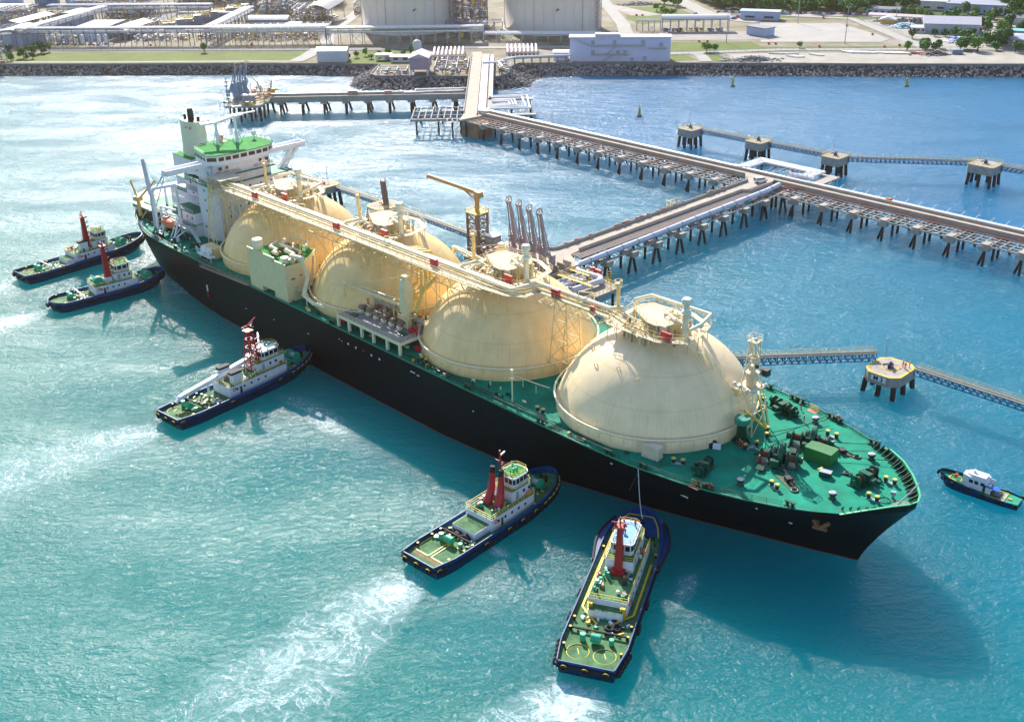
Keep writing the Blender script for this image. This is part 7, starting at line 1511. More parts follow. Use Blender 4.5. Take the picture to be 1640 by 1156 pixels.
# ---- van, buoys
def van():
    V = bt('parked_van', 'silver white van parked on the trestle junction', 'van', 54.6, 163.8); V.location = FW(54.6, 166.6, 7.97); V.rotation_euler[2] = R_(14)
    b = MB(); P = [(-2.3, .45), (-2.3, 1.55), (-2.15, 2.02), (1.0, 2.05), (1.75, 1.35), (2.35, 1.1), (2.4, .45)]
    for s0, s1 in ((-.9, .9),): 
        n = len(P); vs = [(x, s0, z) for x, z in P] + [(x, s1, z) for x, z in P]; b.add(vs, [tuple(range(n)), tuple(reversed(range(n, 2 * n)))] + [(i, n + i, n + (i + 1) % n, (i + 1) % n) for i in range(n)], False)
    bo = b.build('body', mat('van_paint', (.68, .70, .78), .3, metal=.2, var=.05), V)
    for s in (-1, 1):
        for x0, x1 in ((-2.0, -.8), (-.7, .4), (.5, 1.25)): w = MB(); w.bx(x0, x1, s * .9 - .02, s * .9 + .02, 1.3, 1.8); w.build('window', GLASS, V)
    w = MB(); w.bx(-2.33, -2.29, -.75, .75, 1.3, 1.85); w.build('window', GLASS, V); w = MB(); w.add([(1.08, -.78, 1.98), (1.08, .78, 1.98), (1.78, .8, 1.36), (1.78, -.8, 1.36)], [(0, 3, 2, 1)]); w.build('windscreen', GLASS, V)
    for x in (-1.5, 1.5):
        for s in (-1, 1): q = MB(); q.tube((x, s * .78, .36), (x, s * .95, .36), .36, n=14); q.m(1).tube((x, s * .95, .36), (x, s * .97, .36), .2, n=10); q.build('wheel', [BLACK, LGREY], V)
    for s in (-1, 1): q = MB(); q.bx(-2.34, -2.3, s * .75 - .1, s * .75 + .1, .8, 1.2); q.build('tail_light', REDB, V)
van()
for x, y, l in ((62.6, 517.8, 'yellow channel buoy nearest the trestle'), (118.8, 581.0, 'small yellow buoy close under the rock bank, left one'), (207.7, 572.8, 'small yellow buoy close under the rock bank, right one')):
    t = thing('buoy', l, 'buoy', (x, y, 0), 0, 'channel buoys'); m = MB(); m.lathe((0, 0, -.3), [(1.0, 0), (1.25, .6), (1.0, 1.0)], 14); m.build('float', mat('buoy_base', (.12, .08, .04), .7), t)
    m = MB(); m.lathe((0, 0, .7), [(.8, 0), (.42, 2.6), (.5, 2.7), (.5, 3.6), (.15, 3.9)], 12); m.tube((0, 0, 4.4), (0, 0, 5.6), .12, n=6); m.build('tower', mat('buoy_yellow', (.55, .38, .03), .6), t)
for a, b, z1, z2, sag, lab in (((157.6, -22.6), (152.9, -41.6), 13.6, 4.2, 2.0, 'pale towing line from the carrier rail down to the bow of the nearest tug'),):
    t = bt('towing_line', lab, 'rope', a[0], a[1]); m = MB(); A = Vector((a[0], a[1], z1 + 1.2)); Bp = Vector((24.2, 174.0, 4.6)); inv = lambda w: ((w.x - OX) * HX + (w.y - OY) * HY, -(w.x - OX) * HY + (w.y - OY) * HX); q = inv(Bp); Bv = Vector((q[0], q[1], 4.6)); prev = A
    for k in range(1, 17): u = k / 16; p = A.lerp(Bv, u) - Vector((0, 0, sag * 4 * u * (1 - u))); m.tube(prev, p, .09, n=5, cap=False); prev = p
    put(m, 'rope', mat('rope_pale', (.55, .6, .62), .8), t)
# ------------------------------------------------------------------ shore plant (world axes)
ROOFG = mat('roof_mauve_grey', (.17, .17, .21), .6, var=.12, scale=.3); ROOFW = mat('roof_white', (.58, .58, .62), .5, var=.08); ROOFP = mat('roof_pink_grey', (.52, .42, .44), .6, var=.1)
WLAV = mat('wall_lavender', (.62, .60, .76), .6, var=.06, scale=.1); WBLUE = mat('wall_pale_blue', (.36, .45, .66), .6, var=.08); WGREY = mat('wall_grey', (.30, .31, .36), .7, var=.12); WWHITE = mat('wall_white', (.55, .56, .61), .6, var=.1)
STL = mat('plant_steel', (.17, .22, .31), .5, var=.2); DKW = mat('shed_shadow_blue', (.10, .14, .20), .7)
def rect4(p, q, w):                     # rectangle from front edge p-q going back w
    p, q = Vector(p), Vector(q); d = (q - p).normalized(); n = Vector((-d.y, d.x)) * w; return [p, q, q + n, p + n]
def building(name, label, p, q, w, h, roof='flat', wall=WWHITE, rmat=ROOFG, rise=2.0, openw=False, ncol=6, win=0, cat='building', group=None):
    R4 = rect4(p, q, w); T = wt(name, label, cat, *R4[0], group); m = MB(); L = (R4[1] - R4[0]).length; d = (R4[1] - R4[0]).normalized(); n = Vector((-d.y, d.x)); z = GZ
    if openw:
        for k in range(ncol + 1):
            for s in (0, 1): c = R4[0] + d * (L * k / ncol) + n * (w * s); m.bar((c.x, c.y, z), (c.x, c.y, z + h), .45)
        for s in (0, 1): c = R4[0] + n * w * s; e = R4[1] + n * w * s; m.bar((c.x, c.y, z + h - .4), (e.x, e.y, z + h - .4), .4, .8)
        put(m, 'frame', wall, T); e = MB(); rn = random.Random(int(L * 7)); 
        for k in range(int(L * w / 18) + 2):
            a = R4[0] + d * rn.uniform(1, L - 1) + n * rn.uniform(1, w - 1); e.m(rn.choice((0, 1, 2))); e.cb((a.x, a.y, z + 1.2), (rn.uniform(1, 2.5), rn.uniform(1, 2.5), rn.uniform(1, 2.6)), rn.random())
        put(e, 'machinery', [STL, RUSTM, LGREY], T)
    else: m.prism([tuple(v) for v in R4], z, z + h); put(m, 'wall', wall, T)
    r = MB(); o = .7; A, B, C, D = R4[0] - d * o - n * o, R4[1] + d * o - n * o, R4[2] + d * o + n * o, R4[3] - d * o + n * o; zt = z + h
    if roof == 'flat': r.prism([tuple(v) for v in (A, B, C, D)], zt, zt + .45)
    elif roof == 'gable':       # ridge parallel to the front edge
        mA, mB = (A + D) / 2, (B + C) / 2; vs = [(*A, zt), (*B, zt), (*C, zt), (*D, zt), (*mA, zt + rise), (*mB, zt + rise)]; r.add(vs, [(0, 1, 5, 4), (2, 3, 4, 5), (0, 4, 3), (1, 2, 5), (3, 2, 1, 0)], False)
    elif roof == 'gable_x':     # ridge runs front to back
        mA, mD = (A + B) / 2, (D + C) / 2; vs = [(*A, zt), (*B, zt), (*C, zt), (*D, zt), (*mA, zt + rise), (*mD, zt + rise)]; r.add(vs, [(1, 2, 5, 4), (3, 0, 4, 5), (0, 1, 4), (2, 3, 5), (3, 2, 1, 0)], False)
    else:
        K = 10; vs = []; U, V = (D - A, B - A) if roof == 'vault' else (B - A, D - A)
        for k in range(K + 1):
            t = k / K; zz = zt + rise * math.sin(math.pi * t); a = A + U * t; vs += [(*a, zz), (*(a + V), zz), (*a, zz - .35), (*(a + V), zz - .35)]
        for k in range(K):
            i = 4 * k; r.add([vs[i], vs[i + 1], vs[i + 5], vs[i + 4]], [(0, 1, 2, 3)], True); r.add([vs[i + 2], vs[i + 3], vs[i + 7], vs[i + 6]], [(3, 2, 1, 0)], True)
            for e in (0, 1): r.add([vs[i + e], vs[i + 4 + e], vs[i + 6 + e], vs[i + 2 + e]], [(0, 1, 2, 3)], False)
            if not openw:
                for e in (0, 1): r.add([vs[i + 2 + e], vs[i + 6 + e], (vs[i + 6 + e][0], vs[i + 6 + e][1], zt - .2), (vs[i + 2 + e][0], vs[i + 2 + e][1], zt - .2)], [(0, 1, 2, 3)], False)
    put(r, 'roof', rmat, T)
    for k in range(win):
        for row in range(max(1, int(h / 4))):
            c = R4[0] + d * (L * (k + .5) / win) - n * .05; b = MB(); b.cb((c.x, c.y, z + 2.0 + row * 3.6), (L / win * .5, .12, 1.3), math.atan2(d.y, d.x)); put(b, 'window', GLASS, T)
    return T
def pipe_rack(name, label, p, q, h=10, w=7, step=7.5, npipe=6, greenish=False, z2=True):
    p, q = Vector(p), Vector(q); T = wt(name, label, 'pipe rack', *p, None); d = (q - p); L = d.length; d.normalize(); n = Vector((-d.y, d.x)); m = MB(); N = max(1, round(L / step)); z = GZ
    for k in range(N + 1):
        a = p + d * (L * k / N); b = a + n * w
        for c in (a, b): m.bar((c.x, c.y, z), (c.x, c.y, z + h), .42)
        for zz in ((z + h - .3, z + h - 2.6) if z2 else (z + h - .3,)): m.bar((a.x, a.y, zz), (b.x, b.y, zz), .35)
        if k % 5 == 2:
            c = a + d * (L / N); m.bar((a.x, a.y, z), (c.x, c.y, z + h - 2.6), .2); m.bar((c.x, c.y, z), (a.x, a.y, z + h - 2.6), .2)
    for s in (0, w):
        a, b = p + n * s, q + n * s
        for zz in ((z + h - .2, z + h - 2.6) if z2 else (z + h - .2,)): m.bar((a.x, a.y, zz), (b.x, b.y, zz), .3, .4)
    put(m, 'rack_frame', STL if not greenish else mat('rack_steel_pale', (.45, .46, .46), .5), T); r = MB(); rn = random.Random(int(L))
    for lv, zz in ((0, z + h + .3), (1, z + h - 2.1)):
        for k in range(npipe):
            if lv == 1 and not z2: continue
            u = (k + .5) / npipe * w; rr = rn.choice((.16, .25, .35, .42)); a, b = p + n * u, q + n * u; r.m(lv if k % 3 else 0).tube((a.x, a.y, zz), (b.x, b.y, zz), rr, n=6)
    put(r, 'rack_pipes', [PIPEW, mat('green_grey_pipe', (.28, .32, .24), .5) if greenish else LGREY], T); return T
def plant_unit(label, x, y, sx, sy, h, seed, rz=0.0, name='process_unit'):
    T = thing(name, label, 'process unit', (x, y, GZ), rz); m = MB(); rn = random.Random(seed)
    nx, ny, nz = max(1, int(sx / 5)), max(1, int(sy / 5)), max(1, int(h / 4))
    for i in range(nx + 1):
        for j in range(ny + 1): m.bar((sx * i / nx, sy * j / ny, 0), (sx * i / nx, sy * j / ny, h), .35)
    for k in range(1, nz + 1):
        z = h * k / nz
        for i in range(nx + 1): m.bar((sx * i / nx, 0, z), (sx * i / nx, sy, z), .28)
        for j in range(ny + 1): m.bar((0, sy * j / ny, z), (sx, sy * j / ny, z), .28)
    m.build('frame', STL, T); e = MB()
    for k in range(int(sx * sy * nz / 9) + 6):
        a, b, z = rn.uniform(0, sx), rn.uniform(0, sy), rn.uniform(.5, h); e.m(rn.choice((0, 0, 1, 2, 3, 4))); q = rn.random()
        if q < .35: e.tube((a, b, z), (min(sx, a + rn.uniform(2, 8)), b, z), rn.uniform(.12, .35), n=5)
        elif q < .6: e.tube((a, b, max(0, z - 3)), (a, b, z), rn.uniform(.2, .9), n=7)
        else: e.cb((a, b, z), (rn.uniform(.6, 2.6), rn.uniform(.6, 2.4), rn.uniform(.5, 2)), 0)
    e.build('equipment', [LGREY, PIPEW, STL, YEL, REDPIPE], T); return T

# storage tanks
def storage(x, y, label, R=31.4):
    T = thing('storage_tank', label, 'storage tank', (x, y, GZ), 0, 'storage tanks'); m = MB(); m.lathe((0, 0, 0), [(R + 1.2, 0), (R + 1.2, 1.2), (R, 1.25), (R, 40), (R + .5, 40), (R + .5, 41.2)], 72, True, False); K = [(R * math.cos(a), 41 + 9 * math.sin(a)) for a in [math.pi / 2 * k / 8 for k in range(9)]]; m.lathe((0, 0, 0), [(r, z) for r, z in K], 72, True, False)
    m.build('tank_shell', mat('storage_tank_paint', (.68, .60, .52), .6, var=.07, scale=.05, rust=.1, rustcol=(.5, .4, .33), streak_scale=.25, stretch=.02), T)
    c = MB()
    for k in range(30): a = 2 * math.pi * k / 30 + .1; c.bar((R * 1.01 * math.cos(a), R * 1.01 * math.sin(a), 1.2), (R * 1.01 * math.cos(a), R * 1.01 * math.sin(a), 40), .12 if k % 5 else .5)
    c.build('shell_rib', mat('rib_paint', (.55, .52, .48), .6), T)
    p = MB(); a0 = R_(-28); 
    for dz_ in range(0, 40, 4):
        z = dz_; a = a0; p.tube(((R + 1) * math.cos(a), (R + 1) * math.sin(a), z), ((R + 1) * math.cos(a), (R + 1) * math.sin(a), z + 4), .5, n=8)
    for s in (-1, 1): a = a0 + s * .05; p.bar(((R + 3) * math.cos(a), (R + 3) * math.sin(a), 0), ((R + 3) * math.cos(a), (R + 3) * math.sin(a), 40), .5)
    for k in range(14): z = 3 * k; p.bar(((R + 3) * math.cos(a0 - .05), (R + 3) * math.sin(a0 - .05), z), ((R + 3) * math.cos(a0 + .05), (R + 3) * math.sin(a0 + .05), z + 3), .25); p.bar(((R) * math.cos(a0 - .05), R * math.sin(a0 - .05), z), ((R + 3) * math.cos(a0 - .05), (R + 3) * math.sin(a0 - .05), z), .25)
    p.build('stair_tower', mat('stair_pinkgrey', (.45, .36, .38), .6), T)
    d = MB(); a = math.atan2(-y, -x) + .12; px, py = (R + .12) * math.cos(a), (R + .12) * math.sin(a); t = Vector((-math.sin(a), math.cos(a), 0)); zc = 15.5; s = 1.5; C = Vector((px, py, zc)) + Vector((math.cos(a), math.sin(a), 0)) * .2
    q = [(Vector((0, 0, s)), 0), (t * s, 1), (Vector((0, 0, -s)), 2), (-t * s, 3)]
    for v, k in q: 
        o = C + v * .5; d.m(k).add([o + Vector((0, 0, s / 2)), o + t * s / 2, o - Vector((0, 0, s / 2)), o - t * s / 2], [(0, 1, 2, 3)])
    d.build('hazard_diamond', [REDB, YEL, WHITE2, BLUE], T); return T
storage(-64.5, 764, 'left pale concrete gas storage tank behind the pipe racks'); storage(31, 752, 'right pale concrete gas storage tank beside the lavender hall')
for i, (x, y, R, c, l) in enumerate(((-368, 922, 9.5, mat('tank_deep_blue', (.04, .16, .32), .4), 'deep blue round tank at the back left of the plant'), (-344, 922, 9, WBLUE, 'pale blue round tank right of the deep blue one'), (-398, 925, 9, WBLUE, 'pale blue round tank left of the deep blue one'))):
    t = thing('round_tank', l, 'tank', (x, y, GZ)); m = MB(); m.lathe((0, 0, 0), [(R, 0), (R, 14), (R * .5, 15.2), (0.1, 15.6)], 32, True, False); m.build('tank_shell', c, t)
# pipe racks
pipe_rack('pipe_rack', 'long steel pipe rack with white pipes behind the left lawn', (-312, 720), (-184, 709), 10.5, 8, 7.4)
pipe_rack('pipe_rack', 'wide pipe rack with green grey lower pipes left of the storage tanks', (-184, 708), (-112, 704), 10.5, 12, 7.4, 8, True)
pipe_rack('pipe_rack', 'tall pipe rack running across in front of the left storage tank', (-112, 704), (-14, 700), 9.5, 8, 7.4, 8, True)
pipe_rack('pipe_rack', 'low pipe rack in front of the right storage tank', (-14, 704), (58, 694), 4.5, 10, 8, 7, True, False)
pipe_rack('pipe_rack', 'pipe rack slanting back past the arched sheds', (-303, 716), (-283, 815), 11, 8, 9)
pipe_rack('pipe_rack', 'pipe rack crossing at the far left back', (-330, 823), (-210, 812), 11, 8, 8)
pipe_rack('pipe_rack', 'pipe rack slanting back left of the white vaulted shed', (-183, 716), (-176, 800), 11, 7, 8)
pipe_rack('pipe_rack', 'short pipe rack leaving the picture at the left edge', (-345, 690), (-310, 712), 11, 7, 7)
pipe_rack('pipe_rack', 'pipe rack behind the slanting plant road', (-262, 862), (-200, 905), 11, 10, 8)
pipe_rack('pipe_rack', 'back pipe rack between road and vaulted shed', (-236, 818), (-190, 812), 5, 6, 8, 5, False, False)
# left plant buildings
building('flat_roofed_building', 'pale blue flat roofed building behind the long pipe rack', (-283, 742), (-262, 740), 34, 7, 'flat', WBLUE, mat('flat_roof_buff', (.42, .38, .36), .8, var=.15), win=0)
building('open_shed', 'grey roofed open shed right of the pale blue building', (-260, 738), (-247, 735), 36, 6.5, 'gable_x', STL, ROOFG, 2.2, True, 3)
building('open_shed', 'long grey roofed open shed at the left edge', (-337, 760), (-324, 757), 40, 9, 'gable_x', STL, ROOFG, 1.6, True, 3)
building('arched_shed', 'arched roof shed in front of the slanting pipe rack', (-326, 722), (-308, 720), 26, 8, 'vault_x', WBLUE, ROOFG, 2.6)
building('arched_shed', 'arched roof shed behind the slanting pipe rack', (-314, 792), (-296, 789), 22, 8, 'vault_x', WBLUE, ROOFG, 2.6)
building('arched_shed', 'long white arched shed at the back left edge', (-395, 832), (-348, 828), 18, 8, 'vault', STL, ROOFW, 3, True, 8)
building('arched_shed', 'white vaulted shed behind the junction of pipe racks', (-177, 776), (-149, 773), 10, 5.5, 'vault', WGREY, ROOFW, 2.2)
building('gate_hall', 'tall open hall with curved grey roof left of the storage tanks', (-139, 779), (-121, 777), 44, 11, 'vault_x', mat('hall_steel', (.30, .33, .42), .6), ROOFG, 3.2, True, 2)
building('small_hut', 'white hut under the curved grey hall', (-147, 764), (-139, 763), 6, 4, 'flat', WWHITE, ROOFW)
building('pump_building', 'white gabled pump building on stilts at the seawall', (-109, 645), (-92, 644), 9, 6.4, 'gable', WWHITE, ROOFW, 1.6, False)
T = building('intake_hall', 'pink grey gabled intake hall on legs above the rock bank', (-52, 600), (-42, 599.4), 16, 6.2, 'gable_x', mat('intake_mauve', (.40, .28, .34), .7), ROOFP, 2.2); T.location.z = 3.2
for k, (x, y) in enumerate(((-51.4, 600.4), (-42.6, 600), (-51.4, 614), (-42.6, 614))):
    m = MB(); m.bar((x, y, GZ - 3.4), (x, y, GZ), .9); put(m, 'leg', WLAV, T)
building('small_hut', 'white hut with ribbed roof left of the intake hall', (-66, 640), (-55, 639), 6, 3.2, 'gable', WWHITE, ROOFP, 1.0, win=2)
building('carport', 'small flat canopy left of the white hut', (-75, 646), (-67, 645.4), 5, 3, 'flat', WWHITE, ROOFW, openw=True, ncol=2)
t = thing('water_tank', 'small white water tank with domed top behind the huts', 'tank', (-53, 672, GZ)); m = MB(); m.lathe((0, 0, 0), [(2.6, 0), (2.6, 6), (1.2, 7), (.1, 7.2)], 20, True, False); m.tube((0, 0, 7), (0, 0, 10), .1); m.build('tank_shell', WWHITE, t)
for i, (x, y, l) in enumerate(((-38, 655, 'ribbed pink pipe grid left of the causeway road'), (5, 660, 'ribbed white pipe grid right of the causeway road'))):
    t = thing('pipe_grid', l, 'pipe grid', (x, y, GZ)); m = MB()
    for k in range(8): m.tube((k * 2.4 - 4, -8, 2 + .0 * k), (k * 2.4 - 4, 9, 3.6), .8, n=8)
    for y_ in (-7, 0, 8): m.bar((-5, y_, 1.6), (14, y_, 1.6), .4); m.bar((-5, y_, 0), (-5, y_, 1.8), .4); m.bar((14, y_, 0), (14, y_, 1.8), .4)
    m.build('grid_pipes', mat('grid_pink', (.62, .52, .56), .5), t)
plant_unit('clutter of pumps and screens between intake hall and causeway', -39, 602, 18, 34, 3.5, 21); plant_unit('pump skids left of the intake hall', -70, 602, 16, 10, 3, 22)
plant_unit('tall steel gantry full of pipework between the two storage tanks', -34, 742, 22, 30, 26, 23); plant_unit('steel platform linking the storage tanks at rack height', -38, 716, 36, 12, 10, 24)
plant_unit('valve frame right of the causeway at the shoreline', -4, 600, 6, 16, 4, 25)
# lavender hall
def hall():
    T = building('lavender_hall', 'long windowless lavender hall with outside stairs on the seawall', (36, 632.5), (92, 627), 9, 13, 'flat', WLAV, mat('roof_pinkish', (.5, .42, .46), .7)); m = MB(); d = Vector((56, -5.5)).normalized(); P = lambda u, z, o=.35: (36 + d.x * u - d.y * -o * 1 * -1 * -1, 632.5 + d.y * u - o * d.x, GZ + z)
    for u0, u1, z in ((12, 42, 8.6), (44, 54, 7.2), (12, 33, 3.8)): a, b = P(u0, z, .9), P(u1, z, .9); m.bar(a, b, 1.2, .2); m.rail([P(u0, z, 1.5), P(u1, z, 1.5)], 1, .12, 2, 2)
    m.bar(P(2, 13, .9), P(12, 8.6, .9), 1, .2); m.rail([P(2, 13, 1.4), P(12, 8.6, 1.4)], 1, .12, 2, 1); m.bar(P(26, 8.6, .9), P(20, 3.8, .9), 1, .2); m.bar(P(24, 3.8, .9), P(18, 0, .9), 1, .2); put(m, 'outside_stair', mat('stair_yellow_grey', (.50, .45, .38), .6), T)
    for u, z in ((13, 10.4), (25, 10.4), (41, 10.4), (51, 9.2), (13, 5), (27, 5), (31, 5), (35, 1), (42, 1.6)): c = MB(); c.bar(P(u - 1, z, .1), P(u + 1, z, .1), .2, 2.0); c.m(1).bar(P(u - 1.2, z + 1.2, .5), P(u + 1.2, z + 1.2, .5), .9, .12); put(c, 'door', [mat('door_lav', (.42, .40, .50), .6), WWHITE], T)
    r = MB()
    for k in range(24): r.bar(P(30 + k, 13.6, -2), P(30 + k, 13.6, -7), .3, .3); 
    r.bar(P(14, 14.2, -4), P(28, 14.2, -4), 5, 1.2); put(r, 'roof_vents', WWHITE, T)
hall()
building('small_hut', 'white annex at the left end of the lavender hall', (27, 636), (35, 635), 7, 4.6, 'vault', WLAV, ROOFW, 1.0)
pipe_rack('pipe_rack', 'elevated pipe rack joining the lavender hall to the causeway', (0, 625), (34, 628.5), 3.6, 4, 5, 4, False, False)
# truck loading shed and offices on the right
building('truck_shed', 'long open truck loading shed with white vaulted roof', (101, 728), (143, 724), 8, 8, 'vault', mat('shed_blue_grey', (.32, .36, .46), .6), ROOFW, 2.2, True, 8)
pipe_rack('pipe_rack', 'small pipe gantry at the left end of the truck shed', (85, 733), (100, 731), 6.5, 6, 4, 3, False, False)
building('small_office', 'white cube building right of the truck shed', (152, 712), (161, 700), 9, 5, 'flat', WBLUE, ROOFG)
building('office', 'long pale blue building behind the yard', (160, 773), (184, 764), 9, 5.4, 'flat', WBLUE, WBLUE, win=2)
building('site_hut', 'grey roofed glazed hut at the forest edge', (250, 786), (269, 776), 8, 4, 'gable', WBLUE, ROOFG, 1.2, win=5)
building('open_shed', 'long low shed with pale roof behind the gabled warehouse', (243, 757), (273, 741), 7, 4, 'gable', WWHITE, ROOFP, 1.0, True, 6)
building('small_hut', 'small yellow and blue hut in the yard', (246, 742), (254, 738), 7, 3.2, 'gable_x', mat('hut_ochre', (.55, .38, .12), .7), ROOFW, 1.8)
building('warehouse', 'grey gabled warehouse with roof lights among the trees', (261, 704), (292, 694), 17, 6, 'gable', mat('warehouse_grey', (.38, .41, .50), .7, var=.15), mat('warehouse_roof', (.52, .50, .58), .6, var=.1), 3.6)
building('small_hut', 'white lean-to in front of the warehouse', (254, 706), (262, 703), 8, 3.4, 'gable', WWHITE, ROOFW, 1.0, win=3)
building('long_hall', 'long grey roofed hall below the teal roofed one', (284, 664), (300, 634), 14, 5, 'gable_x', WGREY, mat('roof_blue_grey', (.34, .36, .46), .6), 1.6); building('long_hall', 'long hall with teal green roof at the right edge', (298, 674), (318, 636), 10, 6, 'gable_x', WGREY, mat('roof_teal', (.10, .36, .34), .6), 1.8)
building('office_block', 'white office block with flat roofs among the trees', (305, 786), (338, 768), 24, 6, 'flat', WBLUE, mat('roof_slate', (.26, .28, .36), .7), win=5); building('office_block', 'low white wing of the office block', (292, 800), (308, 792), 16, 6, 'flat', WWHITE, ROOFW, win=2)
building('apartment_block', 'tall pale building with rows of windows at the top right corner', (360, 812), (400, 790), 20, 22, 'flat', WWHITE, ROOFG, win=9); building('white_house', 'small white house peeping over the forest', (268, 830), (276, 826), 8, 7, 'gable', WWHITE, ROOFW, 2)
building('small_hut', 'white hut with grey roof at the right edge by the road', (325, 735), (345, 722), 9, 4, 'gable', WWHITE, ROOFG, 1.6)
t = thing('shipping_container', 'grey blue container on the sand by the trees', 'container', (255.5, 632.5, GZ), R_(-6)); m = MB(); m.bx(-3, 3, -1.2, 1.2, 0, 2.6); m.build('body', mat('container_blue_grey', (.22, .30, .42), .6), t); m = MB()
for k in range(14): m.bx(-2.9 + k * .43, -2.75 + k * .43, -1.25, -1.2, .1, 2.5)
m.build('side_rib', mat('container_rib', (.16, .22, .33), .6), t)
for k, (x, y, s, l) in enumerate(((-244, 783, 1, 'left'),)): pass
# five repeated vaporiser units left of the centre
for k in range(5):
    x, y = -232 + k * 7.5, 770 + k * 17; t = thing('vaporiser', ['nearest', 'second', 'middle', 'fourth', 'farthest'][k] + ' of the five stacked vaporiser units along the plant road', 'vaporiser', (x, y, GZ), R_(20), 'vaporisers along the plant road')
    m = MB(); m.bx(0, 14, 0, 6, 0, 1); m.bx(9, 14, 0, 6, 1, 7); m.m(1).tube((1.5, 3, 3.2), (1.5, 3, 5.0), 2.2, n=14); m.tube((6.0, 3, 3.2), (6.0, 3, 5.0), 2.2, n=14); m.m(0).bx(0, 9, .5, 5.5, 1, 3.2); m.m(2).rail([(-1, -.5, 5), (9, -.5, 5), (9, 6.5, 5), (-1, 6.5, 5)], 1.4, .35, 3, 2, True); m.build('unit_body', [STL, LGREY, YEL], t)
for x, y, sx, sy, h, sd, l in ((-330, 738, 22, 16, 9, 31, 'red and grey pump hall under the left edge racks'), (-300, 724, 26, 10, 6, 32, 'row of white vessels under the long pipe rack'), (-350, 780, 20, 30, 14, 33, 'steelwork at the left border of the plant'), (-292, 830, 36, 20, 9, 34, 'dense pipework behind the crossing rack'), (-216, 880, 24, 30, 14, 35, 'steel frames beyond the vaporisers'), (-200, 730, 14, 12, 5, 36, 'small skid behind the long pipe rack'), (-176, 726, 60, 30, 6, 37, 'brown pump bay behind the wide pipe rack'), (-206, 860, 20, 20, 18, 38, 'tall frame at the top edge left of the hall'), (-180, 830, 26, 40, 12, 39, 'blue grey steelwork at the top behind the vaulted shed'), (-260, 900, 40, 30, 12, 40, 'steel pipework at the top edge over the plant road'), (-330, 870, 50, 30, 8, 41, 'low pipework field before the round tanks')): plant_unit(l, x, y, sx, sy, h, sd)
for x, y, sx, sy, h, sd, l in ((-345, 800, 40, 22, 7, 51, 'pipework bay under the crossing rack at the far left'), (-298, 850, 30, 26, 12, 52, 'dense blue steelwork left of the plant road'), (-250, 770, 10, 30, 5, 53, 'narrow equipment row beside the plant road'), (-240, 730, 34, 14, 3, 54, 'low skids behind the middle of the long rack'), (-150, 800, 22, 30, 9, 55, 'steelwork beyond the white vaulted shed'), (-166, 870, 40, 30, 14, 56, 'tall steelwork at the top edge behind the curved hall'), (-110, 830, 26, 30, 8, 57, 'equipment yard left of the left storage tank'), (58, 700, 12, 10, 4, 58, 'valve skid right of the right storage tank'), (-312, 790, 16, 26, 8, 59, 'steel frame between the arched sheds'), (-390, 800, 40, 20, 10, 60, 'steelwork leaving the picture at the left edge')): plant_unit(l, x, y, sx, sy, h, sd)
t = plant_unit('blue steel stair tower at the left edge on the seawall', -303, 658, 7, 7, 16, 44, 0, 'stair_tower')
for k in range(9):
    t = thing('vessel', 'white upright vessel standing in a row under the pipe rack', 'vessel', (-298 + k * 5.2, 728 - k * .4, GZ), 0, 'vessels under the pipe rack'); m = MB(); m.lathe((0, 0, 0), [(1.5, 0), (1.5, 4.5), (.8, 5.4), (.1, 5.6)], 14, True, False); m.build('shell', PIPEW if k % 3 else WBLUE, t)
# masts and poles
for x, y, h, l in ((194, 751, 22, 'lamp mast on the far lawn edge behind the pale yard'), (203, 672, 21, 'lamp mast at the front of the pale yard'), (134, 683, 20, 'lamp mast right of the truck shed'), (118, 782, 24, 'lamp mast behind the truck shed roof'), (258, 748, 12, 'lamp pole by the forest road'), (300, 745, 12, 'lamp pole beside the office block'), (306, 652, 12, 'lamp pole by the teal roof')):
    t = thing('lamp_mast', l, 'lamp mast', (x, y, GZ), 0, 'lamp masts'); m = MB(); m.tube((0, 0, 0), (0, 0, h), .28, .14, 8); m.bar((-1.2, 0, h), (1.2, 0, h), .2); m.cb((-1, 0, h + .2), (.7, .5, .5)); m.cb((1, 0, h + .2), (.7, .5, .5)); m.build('mast', GREY, t)
# pipe sections and barriers lying on the sand
for k in range(26):
    grp = 'white pipe sections on the sand'; x = 196 + k * 1.25; y = 643 - k * .25
    if 11 < k < 14: continue
    t = thing('pipe_section', 'white concrete pipe section in the long row on the sand', 'pipe', (x, y, GZ + .5), R_(-52 + (k % 3) * 4), grp); m = MB(); m.tube((-3.6, 0, 0), (3.6, 0, 0), .45, n=8); m.build('pipe', mat('pipe_white', (.78, .76, .74), .6), t)
for k in range(9):
    x, y = ((155, 643), (158, 642.5), (161, 642), (164, 641.6), (162, 633), (164, 633), (166, 633.4), (176, 637), (178, 637))[k]; t = thing('pipe_section', 'loose white pipe section in the scattered group on the sand', 'pipe', (x, y, GZ + .5), R_(-50 if k > 3 else -20), 'loose pipe sections'); m = MB(); m.tube((-4, 0, 0), (4, 0, 0), .4, n=8); m.build('pipe', mat('pipe_white', (.78, .76, .74)), t)
for k in range(14):
    t = thing('road_barrier', 'red and white barrier in the row on the sand', 'barrier', (228.5 + k * 1.1, 637 - k * .1, GZ), R_(-40), 'red and white barriers'); m = MB()
    for j in range(5): m.m(j % 2).bx(-2.5 + j, -1.5 + j, -.25, .25, 0, .9)
    m.build('barrier_body', [mat('barrier_red', (.65, .05, .12), .6), WHITE2], t)
rn = random.Random(77)
